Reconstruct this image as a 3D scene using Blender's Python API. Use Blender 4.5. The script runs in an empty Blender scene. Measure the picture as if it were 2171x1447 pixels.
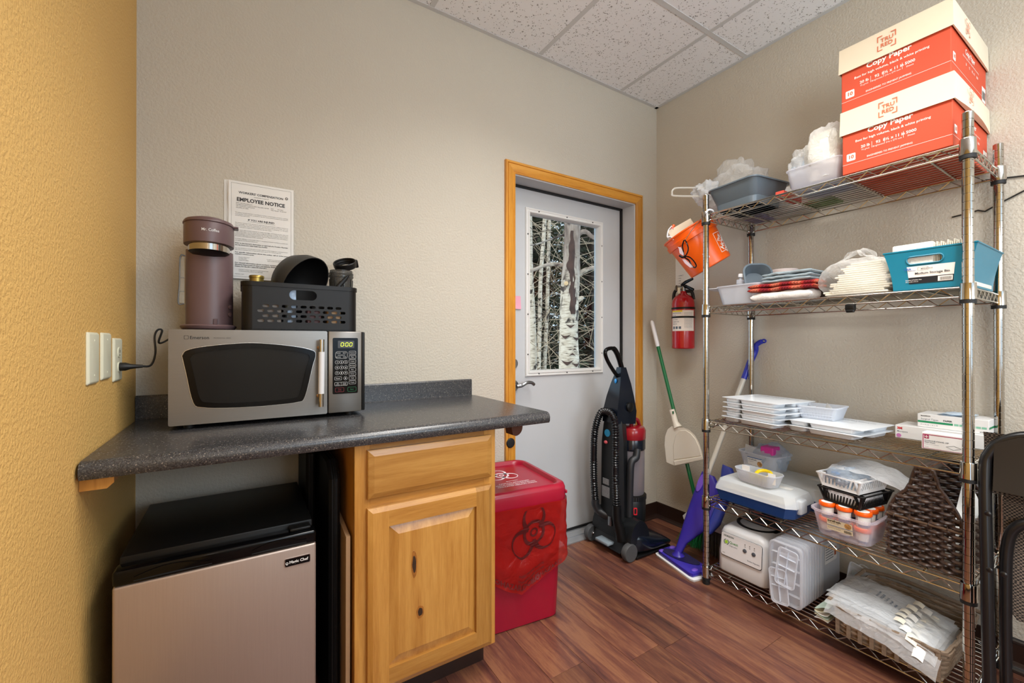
import bpy, bmesh, math, random
from mathutils import Vector, Matrix, noise, Euler
random.seed(7)
R = math.radians
PI = math.pi
scene = bpy.context.scene
COL = scene.collection

# ------------------------------------------------------------------ camera, world, lights, exposure
cam_d = bpy.data.cameras.new('camera')
cam_d.sensor_width = 36.0
cam_d.lens = 906.627 / 2171 * 36
cam_d.clip_start = 0.02
cam = bpy.data.objects.new('camera', cam_d)
COL.objects.link(cam)
_f = Vector((0.53410851, 0.84541275, 0.00232066)); _r = Vector((0.845415, -0.534110, 0.000287)); _u = Vector((-0.001482, -0.001808, 0.999997))
cam.matrix_world = Matrix(((_r.x, _u.x, -_f.x, -2.36276), (_r.y, _u.y, -_f.y, -1.91605), (_r.z, _u.z, -_f.z, 1.16803), (0, 0, 0, 1)))
scene.camera = cam

world = bpy.data.worlds.new('world'); scene.world = world
world.use_nodes = True
_bg = world.node_tree.nodes['Background']
_bg.inputs[0].default_value = (0.62, 0.80, 1.0, 1); _bg.inputs[1].default_value = 2.4

def area(name, loc, sx, sy, power, col, rot=(0, 0, 0)):
    d = bpy.data.lights.new(name, 'AREA'); d.shape = 'RECTANGLE'; d.size = sx; d.size_y = sy
    d.energy = power; d.color = col
    o = bpy.data.objects.new(name, d); o.location = loc; o.rotation_euler = rot; COL.objects.link(o)
    return o
LX_ = -2.668
_l1 = area('ceiling_lamp', (-1.298, -1.2232, 2.738), 0.56, 1.13, 24, (1.0, 0.98, 0.95)); _l1.data.spread = R(120)
_l2 = area('ceiling_lamp', (-1.298, -2.441, 2.738), 0.56, 1.13, 32, (1.0, 0.98, 0.95)); _l2.data.spread = R(155)
area('rear_fill_light', (-1.05, -4.03, 1.75), 1.5, 1.16, 52, (0.76, 0.89, 1.0), (R(138), 0, 0))  # added cool fill behind the camera, aimed up to brighten the ceiling
area('left_fill_light', (LX_ - 0.03, -3.30, 1.60), 1.0, 0.86, 33, (1.0, 0.98, 0.96), (0, R(-90), 0))  # added soft fill from the left, brightens the right wall and shelves
sun_d = bpy.data.lights.new('sun', 'SUN'); sun_d.energy = 1.6; sun_d.angle = R(12); sun_d.color = (1.0, 0.95, 0.88)
sun = bpy.data.objects.new('sun', sun_d); sun.rotation_euler = Vector((0.74, 0.22, -0.63)).to_track_quat('-Z', 'Y').to_euler(); COL.objects.link(sun)
scene.view_settings.view_transform = 'Standard'
scene.view_settings.look = 'None'
scene.view_settings.exposure = -0.19
scene.view_settings.gamma = 1.0
scene.view_settings.use_curve_mapping = False
scene.cycles.max_bounces = 10
scene.cycles.transparent_max_bounces = 24
scene.cycles.sample_clamp_indirect = 6.0
scene.cycles.caustics_reflective = False
scene.cycles.caustics_refractive = False

# ------------------------------------------------------------------ materials
def hx(h):
    h = h.lstrip('#'); out = []
    for i in (0, 2, 4):
        c = int(h[i:i + 2], 16) / 255
        out.append(c / 12.92 if c <= 0.04045 else ((c + 0.055) / 1.055) ** 2.4)
    return (*out, 1.0)
MATS = {}
def nt(name):
    m = bpy.data.materials.new(name); m.use_nodes = True
    n = m.node_tree.nodes; l = m.node_tree.links
    return m, n, l, n['Principled BSDF']
def mat(name, col, rough=0.5, metal=0.0, bump=0, bscale=200, var=0.0, vscale=6, spec=0.5, coat=0.0, emit=None, trans=0.0, alpha_mix=0.0, stretch=None):
    """procedural principled material: colour with slight noise variation, optional grain bump and see-through share"""
    if name in MATS: return MATS[name]
    m, n, l, b = nt(name)
    c = hx(col) if isinstance(col, str) else col
    b.inputs['Base Color'].default_value = c
    b.inputs['Roughness'].default_value = rough
    b.inputs['Metallic'].default_value = metal
    b.inputs['Specular IOR Level'].default_value = spec
    if coat: b.inputs['Coat Weight'].default_value = coat; b.inputs['Coat Roughness'].default_value = 0.08
    if trans: b.inputs['Transmission Weight'].default_value = trans
    tc = n.new('ShaderNodeTexCoord')
    src = tc.outputs['Object']
    if stretch:
        mp = n.new('ShaderNodeMapping'); mp.inputs['Scale'].default_value = stretch; l.new(src, mp.inputs['Vector']); src = mp.outputs['Vector']
    if var:
        t = n.new('ShaderNodeTexNoise'); t.inputs['Scale'].default_value = vscale; t.inputs['Detail'].default_value = 4
        l.new(src, t.inputs['Vector'])
        h = n.new('ShaderNodeHueSaturation'); h.inputs['Color'].default_value = c
        mr = n.new('ShaderNodeMapRange'); mr.inputs['From Min'].default_value = 0.25; mr.inputs['From Max'].default_value = 0.75
        mr.inputs['To Min'].default_value = 1 - var; mr.inputs['To Max'].default_value = 1 + var
        l.new(t.outputs['Fac'], mr.inputs['Value']); l.new(mr.outputs[0], h.inputs['Value']); l.new(h.outputs[0], b.inputs['Base Color'])
    if bump:
        t2 = n.new('ShaderNodeTexNoise'); t2.inputs['Scale'].default_value = bscale; t2.inputs['Detail'].default_value = 2
        l.new(src, t2.inputs['Vector'])
        bp = n.new('ShaderNodeBump'); bp.inputs['Strength'].default_value = bump; bp.inputs['Distance'].default_value = 0.002
        l.new(t2.outputs['Fac'], bp.inputs['Height']); l.new(bp.outputs[0], b.inputs['Normal'])
    if emit:
        b.inputs['Emission Color'].default_value = hx(emit[0]); b.inputs['Emission Strength'].default_value = emit[1]
    if alpha_mix:
        tr = n.new('ShaderNodeBsdfTransparent'); mx = n.new('ShaderNodeMixShader'); mx.inputs[0].default_value = alpha_mix
        l.new(b.outputs[0], mx.inputs[1]); l.new(tr.outputs[0], mx.inputs[2]); l.new(mx.outputs[0], n['Material Output'].inputs['Surface'])
    MATS[name] = m
    return m

def film(name, col, see, rough=0.25, bump=0.0, bscale=30):
    """thin translucent plastic: see-through share + diffuse/translucent + gloss"""
    if name in MATS: return MATS[name]
    m, n, l, b = nt(name)
    c = hx(col)
    b.inputs['Base Color'].default_value = c; b.inputs['Roughness'].default_value = rough
    tl = n.new('ShaderNodeBsdfTranslucent'); tl.inputs['Color'].default_value = c
    tr = n.new('ShaderNodeBsdfTransparent')
    m1 = n.new('ShaderNodeMixShader'); m1.inputs[0].default_value = 0.4
    l.new(b.outputs[0], m1.inputs[1]); l.new(tl.outputs[0], m1.inputs[2])
    fr = n.new('ShaderNodeLayerWeight'); fr.inputs['Blend'].default_value = 0.35
    mr = n.new('ShaderNodeMapRange'); mr.inputs['To Min'].default_value = see; mr.inputs['To Max'].default_value = max(0.0, see - 0.45)
    l.new(fr.outputs['Facing'], mr.inputs['Value'])
    m2 = n.new('ShaderNodeMixShader'); l.new(mr.outputs[0], m2.inputs[0])
    l.new(m1.outputs[0], m2.inputs[1]); l.new(tr.outputs[0], m2.inputs[2]); l.new(m2.outputs[0], n['Material Output'].inputs['Surface'])
    if bump:
        tc = n.new('ShaderNodeTexCoord'); t = n.new('ShaderNodeTexNoise'); t.inputs['Scale'].default_value = bscale; t.inputs['Detail'].default_value = 3
        t.inputs['Distortion'].default_value = 1.5
        l.new(tc.outputs['Object'], t.inputs['Vector'])
        bp = n.new('ShaderNodeBump'); bp.inputs['Strength'].default_value = bump; bp.inputs['Distance'].default_value = 0.01
        l.new(t.outputs['Fac'], bp.inputs['Height']); l.new(bp.outputs[0], b.inputs['Normal'])
    MATS[name] = m
    return m

def ramp(n, stops):
    r = n.new('ShaderNodeValToRGB'); e = r.color_ramp.elements
    while len(e) < len(stops): e.new(0.5)
    for i, (p, c) in enumerate(stops):
        e[i].position = p; e[i].color = hx(c) if isinstance(c, str) else c
    return r

def wood(name, stops, stretch, scale=3.0, rough=0.4, rnd=True, bump=0.15, coat=0.0, spec=0.5, streak=0.6, knots=None):
    """grain along the axis with the smallest stretch; every object gets its own offset"""
    if name in MATS: return MATS[name]
    m, n, l, b = nt(name)
    tc = n.new('ShaderNodeTexCoord'); oi = n.new('ShaderNodeObjectInfo')
    vm = n.new('ShaderNodeVectorMath'); vm.operation = 'MULTIPLY_ADD'
    cb = n.new('ShaderNodeCombineXYZ')
    for k, f in enumerate((17.3, 41.7, 29.1)):
        mu = n.new('ShaderNodeMath'); mu.operation = 'MULTIPLY'; mu.inputs[1].default_value = f if rnd else 0.0
        l.new(oi.outputs['Random'], mu.inputs[0]); l.new(mu.outputs[0], cb.inputs[k])
    vm.inputs[1].default_value = (1, 1, 1)
    l.new(tc.outputs['Object'], vm.inputs[0]); l.new(cb.outputs[0], vm.inputs[2])
    mp = n.new('ShaderNodeMapping'); mp.inputs['Scale'].default_value = stretch; l.new(vm.outputs[0], mp.inputs['Vector'])
    t1 = n.new('ShaderNodeTexNoise'); t1.inputs['Scale'].default_value = scale; t1.inputs['Detail'].default_value = 5; t1.inputs['Distortion'].default_value = 0.9
    t2 = n.new('ShaderNodeTexNoise'); t2.inputs['Scale'].default_value = scale * 7; t2.inputs['Detail'].default_value = 6; t2.inputs['Roughness'].default_value = 0.7
    l.new(mp.outputs[0], t1.inputs['Vector']); l.new(mp.outputs[0], t2.inputs['Vector'])
    mx = n.new('ShaderNodeMix'); mx.data_type = 'FLOAT'; mx.inputs[0].default_value = 1 - streak
    l.new(t1.outputs['Fac'], mx.inputs[2]); l.new(t2.outputs['Fac'], mx.inputs[3])
    rp = ramp(n, stops); l.new(mx.outputs[0], rp.inputs['Fac'])
    last = rp.outputs['Color']
    hs = n.new('ShaderNodeHueSaturation')
    mr = n.new('ShaderNodeMapRange'); mr.inputs['To Min'].default_value = 0.8 if rnd else 1; mr.inputs['To Max'].default_value = 1.18 if rnd else 1
    l.new(oi.outputs['Random'], mr.inputs['Value']); l.new(mr.outputs[0], hs.inputs['Value']); l.new(last, hs.inputs['Color'])
    l.new(hs.outputs[0], b.inputs['Base Color'])
    b.inputs['Roughness'].default_value = rough; b.inputs['Specular IOR Level'].default_value = spec
    if coat: b.inputs['Coat Weight'].default_value = coat; b.inputs['Coat Roughness'].default_value = 0.2
    bp = n.new('ShaderNodeBump'); bp.inputs['Strength'].default_value = bump; bp.inputs['Distance'].default_value = 0.001
    l.new(t2.outputs['Fac'], bp.inputs['Height']); l.new(bp.outputs[0], b.inputs['Normal'])
    MATS[name] = m
    return m

def wallmat(name, col, strength=0.35, scale=55):
    m, n, l, b = nt(name)
    tc = n.new('ShaderNodeTexCoord')
    t = n.new('ShaderNodeTexNoise'); t.inputs['Scale'].default_value = scale; t.inputs['Detail'].default_value = 3; t.inputs['Roughness'].default_value = 0.55
    l.new(tc.outputs['Object'], t.inputs['Vector'])
    t3 = n.new('ShaderNodeTexNoise'); t3.inputs['Scale'].default_value = 1.7; t3.inputs['Detail'].default_value = 3
    l.new(tc.outputs['Object'], t3.inputs['Vector'])
    hs = n.new('ShaderNodeHueSaturation'); hs.inputs['Color'].default_value = hx(col)
    mr = n.new('ShaderNodeMapRange'); mr.inputs['To Min'].default_value = 0.95; mr.inputs['To Max'].default_value = 1.05
    l.new(t3.outputs['Fac'], mr.inputs['Value']); l.new(mr.outputs[0], hs.inputs['Value']); l.new(hs.outputs[0], b.inputs['Base Color'])
    rp = ramp(n, [(0.38, (0, 0, 0, 1)), (0.62, (1, 1, 1, 1))]); l.new(t.outputs['Fac'], rp.inputs['Fac'])
    bp = n.new('ShaderNodeBump'); bp.inputs['Strength'].default_value = strength; bp.inputs['Distance'].default_value = 0.004
    l.new(rp.outputs['Color'], bp.inputs['Height']); l.new(bp.outputs[0], b.inputs['Normal'])
    b.inputs['Roughness'].default_value = 0.6; b.inputs['Specular IOR Level'].default_value = 0.3
    MATS[name] = m
    return m

# ------------------------------------------------------------------ mesh builder
def rrect(w, h, r, n=4, cx=0.0, cy=0.0):
    r = max(1e-5, min(r, w / 2 - 1e-5, h / 2 - 1e-5)); pts = []
    for qx, qy, a0 in ((1, 1, 0), (-1, 1, 90), (-1, -1, 180), (1, -1, 270)):
        for i in range(n + 1):
            a = R(a0 + 90 * i / n)
            pts.append((cx + qx * (w / 2 - r) + r * math.cos(a), cy + qy * (h / 2 - r) + r * math.sin(a)))
    return pts
def circ(r, n=24, cx=0.0, cy=0.0, ry=None):
    return [(cx + r * math.cos(2 * PI * i / n), cy + (ry or r) * math.sin(2 * PI * i / n)) for i in range(n)]
def frame(o, x, y):
    x = Vector(x).normalized(); y = Vector(y).normalized(); z = x.cross(y)
    return Matrix(((x.x, y.x, z.x, o[0]), (x.y, y.y, z.y, o[1]), (x.z, y.z, z.z, o[2]), (0, 0, 0, 1)))
def front(o): return frame(o, (1, 0, 0), (0, 0, 1))          # a sheet that faces -y
def side(o): return frame(o, (0, -1, 0), (0, 0, 1))          # a sheet that faces -x
def top(o): return frame(o, (1, 0, 0), (0, 1, 0))
_tcache = {}
def text_geo(s, bold=0.0, spacing=1.0):
    k = (s, bold, spacing)
    if k not in _tcache:
        c = bpy.data.curves.new('t', 'FONT'); c.body = s; c.size = 1.0; c.align_x = 'LEFT'; c.offset = bold; c.resolution_u = 2; c.space_character = spacing
        o = bpy.data.objects.new('t', c)
        me = bpy.data.meshes.new_from_object(o)
        vs = [v.co.copy() for v in me.vertices]; fs = [tuple(p.vertices) for p in me.polygons]
        w = max((v.x for v in vs), default=0.0)
        _tcache[k] = (vs, fs, w)
        bpy.data.meshes.remove(me); bpy.data.objects.remove(o); bpy.data.curves.remove(c)
    return _tcache[k]
def curve_geo(outer, holes, t):
    c = bpy.data.curves.new('t', 'CURVE'); c.dimensions = '2D'; c.fill_mode = 'BOTH'; c.extrude = t / 2
    for pl in [outer] + list(holes):
        sp = c.splines.new('POLY'); sp.points.add(len(pl) - 1); sp.use_cyclic_u = True
        for i, p in enumerate(pl): sp.points[i].co = (p[0], p[1], 0, 1)
    o = bpy.data.objects.new('t', c); me = bpy.data.meshes.new_from_object(o)
    vs = [v.co.copy() for v in me.vertices]; fs = [tuple(p.vertices) for p in me.polygons]
    bpy.data.meshes.remove(me); bpy.data.objects.remove(o); bpy.data.curves.remove(c)
    return vs, fs

class MB:
    def __init__(s): s.v = []; s.f = []
    def add(s, vs, fs, M=None):
        o = len(s.v)
        s.v.extend([(M @ Vector(v)) if M else Vector(v) for v in vs])
        s.f.extend([tuple(i + o for i in f) for f in fs]); return s
    def box(s, x0, x1, y0, y1, z0, z1, bev=0.0, seg=2, M=None):
        bm = bmesh.new(); bmesh.ops.create_cube(bm, size=1)
        for v in bm.verts: v.co = Vector(((x0 + x1) / 2 + v.co.x * (x1 - x0), (y0 + y1) / 2 + v.co.y * (y1 - y0), (z0 + z1) / 2 + v.co.z * (z1 - z0)))
        if bev: bmesh.ops.bevel(bm, geom=bm.edges[:], offset=bev, segments=seg, affect='EDGES', profile=0.5, clamp_overlap=True)
        bm.verts.index_update()
        s.add([v.co for v in bm.verts], [[v.index for v in f.verts] for f in bm.faces], M); bm.free(); return s
    def loft(s, rings, cap0=True, cap1=True, M=None, closed=True):
        n = len(rings[0]); vs = [p for r in rings for p in r]; fs = []
        for i in range(len(rings) - 1):
            for j in range(n if closed else n - 1):
                k = (j + 1) % n
                fs.append((i * n + j, i * n + k, (i + 1) * n + k, (i + 1) * n + j))
        if cap0: fs.append(tuple(range(n - 1, -1, -1)))
        if cap1: fs.append(tuple((len(rings) - 1) * n + j for j in range(n)))
        return s.add(vs, fs, M)
    def prism(s, poly, h, M=None, bev=0.0):
        if bev:
            c = Vector((sum(p[0] for p in poly) / len(poly), sum(p[1] for p in poly) / len(poly)))
            ins = [((p[0] - c.x) * (1 - bev / max(1e-6, (Vector(p) - c).length)) + c.x, (p[1] - c.y) * (1 - bev / max(1e-6, (Vector(p) - c).length)) + c.y) for p in poly]
            return s.loft([[(*p, 0) for p in poly], [(*p, h - bev) for p in poly], [(*p, h) for p in ins]], M=M)
        return s.loft([[(*p, 0) for p in poly], [(*p, h) for p in poly]], M=M)
    def lathe(s, prof, n=28, M=None, cap0=True, cap1=True):
        return s.loft([[(r * math.cos(2 * PI * i / n), r * math.sin(2 * PI * i / n), z) for i in range(n)] for r, z in prof], cap0, cap1, M)
    def cyl(s, p0, p1, r0, r1=None, n=14, cap=True):
        return s.tube([p0, p1], [r0, r0 if r1 is None else r1], n, cap=cap)
    def tube(s, path, r, n=8, closed=False, cap=True, flat=None):
        P = [Vector(p) for p in path]; m = len(P)
        if not hasattr(r, '__len__'): r = [r] * m
        T = []
        for i in range(m):
            a = P[(i - 1) % m] if (closed or i > 0) else P[i]; b = P[(i + 1) % m] if (closed or i < m - 1) else P[i]
            t = (b - a); T.append(t.normalized() if t.length > 1e-9 else Vector((0, 0, 1)))
        ref = Vector((0, 0, 1)) if abs(T[0].z) < 0.9 else Vector((1, 0, 0))
        N = (ref - T[0] * ref.dot(T[0])).normalized(); rings = []
        for i in range(m):
            N = (N - T[i] * N.dot(T[i])); N = N.normalized() if N.length > 1e-6 else T[i].orthogonal().normalized()
            B = T[i].cross(N); ry = r[i] * (flat or 1)
            rings.append([P[i] + N * (r[i] * math.cos(2 * PI * j / n)) + B * (ry * math.sin(2 * PI * j / n)) for j in range(n)])
        if closed:
            o = len(s.v); s.v.extend([p for q in rings for p in q])
            for i in range(m):
                for j in range(n):
                    k = (j + 1) % n; i2 = (i + 1) % m
                    s.f.append((o + i * n + j, o + i * n + k, o + i2 * n + k, o + i2 * n + j))
            return s
        return s.loft(rings, cap, cap)
    def sphere(s, c, rx, ry=None, rz=None, n=16, m=10, M=None):
        ry = ry or rx; rz = rz or rx; rings = []
        for i in range(m + 1):
            a = -PI / 2 + PI * i / m; q = max(math.cos(a), 1e-4)
            rings.append([(c[0] + rx * q * math.cos(2 * PI * j / n), c[1] + ry * q * math.sin(2 * PI * j / n), c[2] + rz * math.sin(a)) for j in range(n)])
        return s.loft(rings, True, True, M)
    def sheet(s, fn, nu, nv, M=None):
        vs = [fn(i / nu, j / nv) for i in range(nu + 1) for j in range(nv + 1)]
        fs = [(i * (nv + 1) + j, (i + 1) * (nv + 1) + j, (i + 1) * (nv + 1) + j + 1, i * (nv + 1) + j + 1) for i in range(nu) for j in range(nv)]
        return s.add(vs, fs, M)
    def tub(s, w0, d0, w1, d1, h, r, t=0.002, lip=0.0, liph=0.004, n=5, M=None, r1=None, base=None):
        """open container, bottom w0 x d0, top w1 x d1"""
        r1 = r1 or r
        def ring(w, d, rr, z): return [(*p, z) for p in rrect(w, d, rr, n)]
        rings = [ring(w0 - 2 * t, d0 - 2 * t, r, 0), ring(w0, d0, r, t)]
        rings.append(ring(w1, d1, r1, h - liph))
        if lip: rings += [ring(w1 + 2 * lip, d1 + 2 * lip, r1 + lip, h - liph), ring(w1 + 2 * lip, d1 + 2 * lip, r1 + lip, h)]
        else: rings.append(ring(w1, d1, r1, h))
        rings += [ring(w1 - 2 * t, d1 - 2 * t, max(r1 - t, 0.001), h), ring(w0 - 2 * t, d0 - 2 * t, max(r - t, 0.001), t * 1.6)]
        return s.loft(rings, True, True, M)
    def plate(s, outer, holes, t, M=None, fn=None):
        vs, fs = curve_geo(outer, holes, t)
        if fn: vs = [Vector(fn(v)) for v in vs]
        return s.add(vs, fs, M)
    def text(s, str_, size, M, align='L', bold=0.0, w=None, fn=None, spacing=1.0, sx=1.0):
        vs, fs, tw = text_geo(str_, bold, spacing)
        if w and tw: sx = w / (tw * size)
        off = 0 if align == 'L' else (-tw / 2 if align == 'C' else -tw)
        out = [Vector(((v.x + off) * size * sx, v.y * size, 0.0)) for v in vs]
        if fn: out = [Vector(fn(v)) for v in out]
        return s.add(out, fs, M)
    def rect(s, x0, x1, y0, y1, M, z=0.0):
        return s.add([(x0, y0, z), (x1, y0, z), (x1, y1, z), (x0, y1, z)], [(0, 1, 2, 3)], M)

BASE = {}
def rootof(o):
    while o.parent: o = o.parent
    return o
def link(name, me, parent=None):
    o = bpy.data.objects.new(name, me); COL.objects.link(o)
    if parent: o.parent = parent
    return o
def mesh(name, mb, material, smooth=True, off=None, ang=0.6):
    me = bpy.data.meshes.new(name)
    vs = [tuple(v - off) for v in mb.v] if off else [tuple(v) for v in mb.v]
    me.from_pydata(vs, [], mb.f); me.update()
    bm = bmesh.new(); bm.from_mesh(me); bmesh.ops.recalc_face_normals(bm, faces=bm.faces[:]); bm.to_mesh(me); bm.free()
    me.materials.append(material)
    if smooth:
        me.polygons.foreach_set('use_smooth', [True] * len(me.polygons)); me.set_sharp_from_angle(angle=ang)
    return me
def thing(name, label, cat, loc=(0, 0, 0), group=None, rz=0.0, kind=None, world=True):
    """Empty at the base of a thing; parts are given in world coordinates unless world=False"""
    o = bpy.data.objects.new(name, None); COL.objects.link(o); o.empty_display_size = 0.05
    o.location = loc; o.rotation_euler = (0, 0, rz)
    if label: o['label'] = label
    if cat: o['category'] = cat
    if group: o['group'] = group
    if kind: o['kind'] = kind
    BASE[o] = Vector(loc) if world else Vector((0, 0, 0))
    return o
def part(name, mb, material, parent, label=None, smooth=True, kind=None, ang=0.6):
    rt = rootof(parent)
    o = link(name, mesh(name, mb, material, smooth, BASE.get(rt), ang), parent)
    if label: o['label'] = label
    if kind: o['kind'] = kind
    return o
def single(name, mb, material, label, cat, loc, group=None, smooth=True, ang=0.6):
    """a thing that is one mesh, given in world coordinates"""
    o = link(name, mesh(name, mb, material, smooth, Vector(loc), ang)); o.location = loc
    o['label'] = label; o['category'] = cat
    if group: o['group'] = group
    BASE[o] = Vector(loc)
    return o
def struct(name, mb, material, parent=None, smooth=False):
    o = link(name, mesh(name, mb, material, smooth), parent)
    if parent is None: o['kind'] = 'structure'; BASE[o] = Vector((0, 0, 0))
    return o
def dup(o, parent=None):
    c = o.copy(); COL.objects.link(c)
    if parent: c.parent = parent
    for ch in o.children: dup(ch, c)
    return c
def bez(P, n=10):
    """smooth path through points (Catmull-Rom)"""
    P = [Vector(p) for p in P]; out = []
    for i in range(len(P) - 1):
        a = P[i - 1] if i else P[0] * 2 - P[1]; b = P[i]; c = P[i + 1]; d = P[i + 2] if i + 2 < len(P) else P[-1] * 2 - P[-2]
        for k in range(n):
            t = k / n
            out.append(0.5 * ((2 * b) + (c - a) * t + (2 * a - 5 * b + 4 * c - d) * t * t + (3 * b - a - 3 * c + d) * t ** 3))
    out.append(P[-1]); return out
def nz(p, s=1.0, o=0.0): return noise.noise(Vector((p[0] * s + o, p[1] * s + o * 1.7, p[2] * s - o)))

# ------------------------------------------------------------------ room shell
H = 2.743; LX = -2.668; FY = -4.05
M_beige = wallmat('beige orange-peel paint', '#c7c0b2', 0.30, 105)
M_yellow = wallmat('ochre orange-peel paint', '#e2b66c', 0.32, 120)
M_ply = mat('subfloor', '#2a1a14', 0.8)
M_plank = wood('plank walnut red', [(0.28, '#2f1e1d'), (0.40, '#54332d'), (0.50, '#6c4335'), (0.60, '#855a41'), (0.70, '#6e4338'), (0.82, '#4a2e2b')], (7, 0.65, 7), 2.9, 0.30, True, 0.12, 0.0, 0.5, 0.66)
M_grid = mat('ceiling grid white', '#d3d5d7', 0.5)
def tilemat():
    m, n, l, b = nt('fissured ceiling tile')
    tc = n.new('ShaderNodeTexCoord')
    v = n.new('ShaderNodeTexVoronoi'); v.inputs['Scale'].default_value = 105; v.inputs['Randomness'].default_value = 1.0
    nn = n.new('ShaderNodeTexNoise'); nn.inputs['Scale'].default_value = 70; nn.inputs['Detail'].default_value = 3
    ad = n.new('ShaderNodeMixRGB'); ad.blend_type = 'ADD'; ad.inputs[0].default_value = 0.02
    l.new(tc.outputs['Object'], nn.inputs['Vector']); l.new(tc.outputs['Object'], ad.inputs[1]); l.new(nn.outputs['Color'], ad.inputs[2])
    l.new(ad.outputs[0], v.inputs['Vector'])
    n2 = n.new('ShaderNodeTexNoise'); n2.inputs['Scale'].default_value = 60; n2.inputs['Detail'].default_value = 1; l.new(tc.outputs['Object'], n2.inputs['Vector'])
    th = n.new('ShaderNodeMapRange'); th.inputs['From Min'].default_value = 0.40; th.inputs['From Max'].default_value = 0.62; th.inputs['To Min'].default_value = 0.0; th.inputs['To Max'].default_value = 0.36
    l.new(n2.outputs['Fac'], th.inputs['Value'])
    lt = n.new('ShaderNodeMath'); lt.operation = 'LESS_THAN'; l.new(v.outputs['Distance'], lt.inputs[0]); l.new(th.outputs[0], lt.inputs[1])
    mx = n.new('ShaderNodeMixRGB'); mx.inputs[1].default_value = hx('#f7f9fd'); mx.inputs[2].default_value = hx('#9b9b9b'); l.new(lt.outputs[0], mx.inputs[0])
    l.new(mx.outputs[0], b.inputs['Base Color']); b.inputs['Roughness'].default_value = 0.9; b.inputs['Specular IOR Level'].default_value = 0.1
    return m
M_tile = tilemat()

fl = struct('floor', MB().box(LX - 0.1, 0.1, FY, 0.0, -0.06, -0.004), M_ply)
PW = 0.1525
k = 0
for i in range(18):
    x1 = -0.083 - (i - 1) * PW + 0.0; x0 = x1 - PW
    x0 = max(x0, LX); x1 = min(x1, 0.0)
    if x1 - x0 < 0.01: continue
    offs = {5: -0.685, 6: -0.843, 4: -1.048}.get(i, -0.2 - 1.22 * random.random())
    y = offs + 1.22
    while y > FY:
        a, b2 = max(y - 1.22, FY), min(y, 0.0)
        if b2 - a > 0.02: struct('plank', MB().box(x0 + 0.0005, x1 - 0.0005, a + 0.0006, b2 - 0.0006, -0.004, 0.0, 0.0006, 1), M_plank, fl)
        y -= 1.22
struct('wall_back', MB().box(LX - 0.12, -1.160, 0, 0.20, -0.06, H + 0.03).box(-0.187, 0.12, 0, 0.20, -0.06, H + 0.03).box(-1.160, -0.187, 0, 0.20, 2.091, H + 0.03), M_beige)
struct('wall_right', MB().box(0, 0.12, FY, 0, -0.06, H + 0.03), M_beige)
struct('wall_left', MB().box(LX - 0.12, LX, -2.84, 0, -0.06, H + 0.03).box(LX - 0.12, LX, FY, -3.76, -0.06, H + 0.03).box(LX - 0.12, LX, -3.76, -2.84, 2.14, H + 0.03), M_yellow)
struct('added_doorway_trim', MB().box(LX - 0.12, LX + 0.015, -2.84, -2.77, 0, 2.2).box(LX - 0.12, LX + 0.015, -3.83, -3.76, 0, 2.2).box(LX - 0.12, LX + 0.015, -3.76, -2.84, 2.13, 2.2), mat('honey oak trim', '#cf8f33', 0.35))  # trim round an unseen opening, added to house the left fill light
struct('wall_front', MB().box(LX - 0.12, -1.85, FY - 0.12, FY, -0.06, H + 0.03).box(-0.28, 0.12, FY - 0.12, FY, -0.06, H + 0.03).box(-1.85, -0.28, FY - 0.12, FY, -0.06, 0.93).box(-1.85, -0.28, FY - 0.12, FY, 2.38, H + 0.03), M_beige)
struct('added_window', MB().box(-1.85, -1.80, FY - 0.09, FY - 0.03, 0.93, 2.38).box(-0.33, -0.28, FY - 0.09, FY - 0.03, 0.93, 2.38).box(-1.80, -0.33, FY - 0.09, FY - 0.03, 0.93, 0.98).box(-1.80, -0.33, FY - 0.09, FY - 0.03, 2.33, 2.38).box(-1.09, -1.05, FY - 0.09, FY - 0.03, 0.98, 2.33), mat('white added window frame', '#e4e4e2', 0.4))  # unseen window frame, added round the rear fill light
ce = struct('ceiling', MB().box(LX - 0.12, 0.12, FY - 0.12, 0.2, H + 0.03, H + 0.08), mat('plenum', '#808080', 0.9))
gx = [LX, -2.238, -1.611, -0.985, -0.358, 0.0]; gy = [FY, -3.05, -1.832, -0.6145, 0.0]
for i in range(5):
    for j in range(4):
        if i == 2 and j in (1, 2): continue
        struct('ceiling_tile', MB().box(gx[i], gx[i + 1], gy[j], gy[j + 1], H + 0.001, H + 0.016), M_tile, ce)
for x in gx[1:-1]: struct('grid_bar', MB().box(x - 0.012, x + 0.012, FY, 0, H - 0.001, H + 0.0008), M_grid, ce)
for y in gy[1:-1]: struct('grid_bar', MB().box(LX, 0, y - 0.012, y + 0.012, H - 0.0014, H + 0.0009), M_grid, ce)
for a in ((LX, 0, -0.022, 0), (LX, 0, FY, FY + 0.022), (LX, LX + 0.022, FY, 0), (-0.022, 0, FY, 0)):
    struct('wall_angle', MB().box(a[0], a[1], a[2], a[3], H - 0.002, H), M_grid, ce)
M_troff = mat('troffer diffuser', '#f4f4f0', 0.6, emit=('#fff4e2', 1.2))
for j, y in enumerate((-1.2232, -2.441)):
    t = thing('ceiling_light', ('recessed fluorescent ceiling light over the middle of the room', 'recessed fluorescent ceiling light behind the camera')[j], 'light', (-1.298, y, H))
    part('frame', MB().plate(rrect(0.62, 1.21, 0.004, 1), [rrect(0.56, 1.13, 0.004, 1)], 0.01, top((-1.298, y, H + 0.004))), M_grid, t)
    part('diffuser', MB().box(-1.298 - 0.284, -1.298 + 0.284, y - 0.57, y + 0.57, H + 0.012, H + 0.016), M_troff, t)
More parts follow.
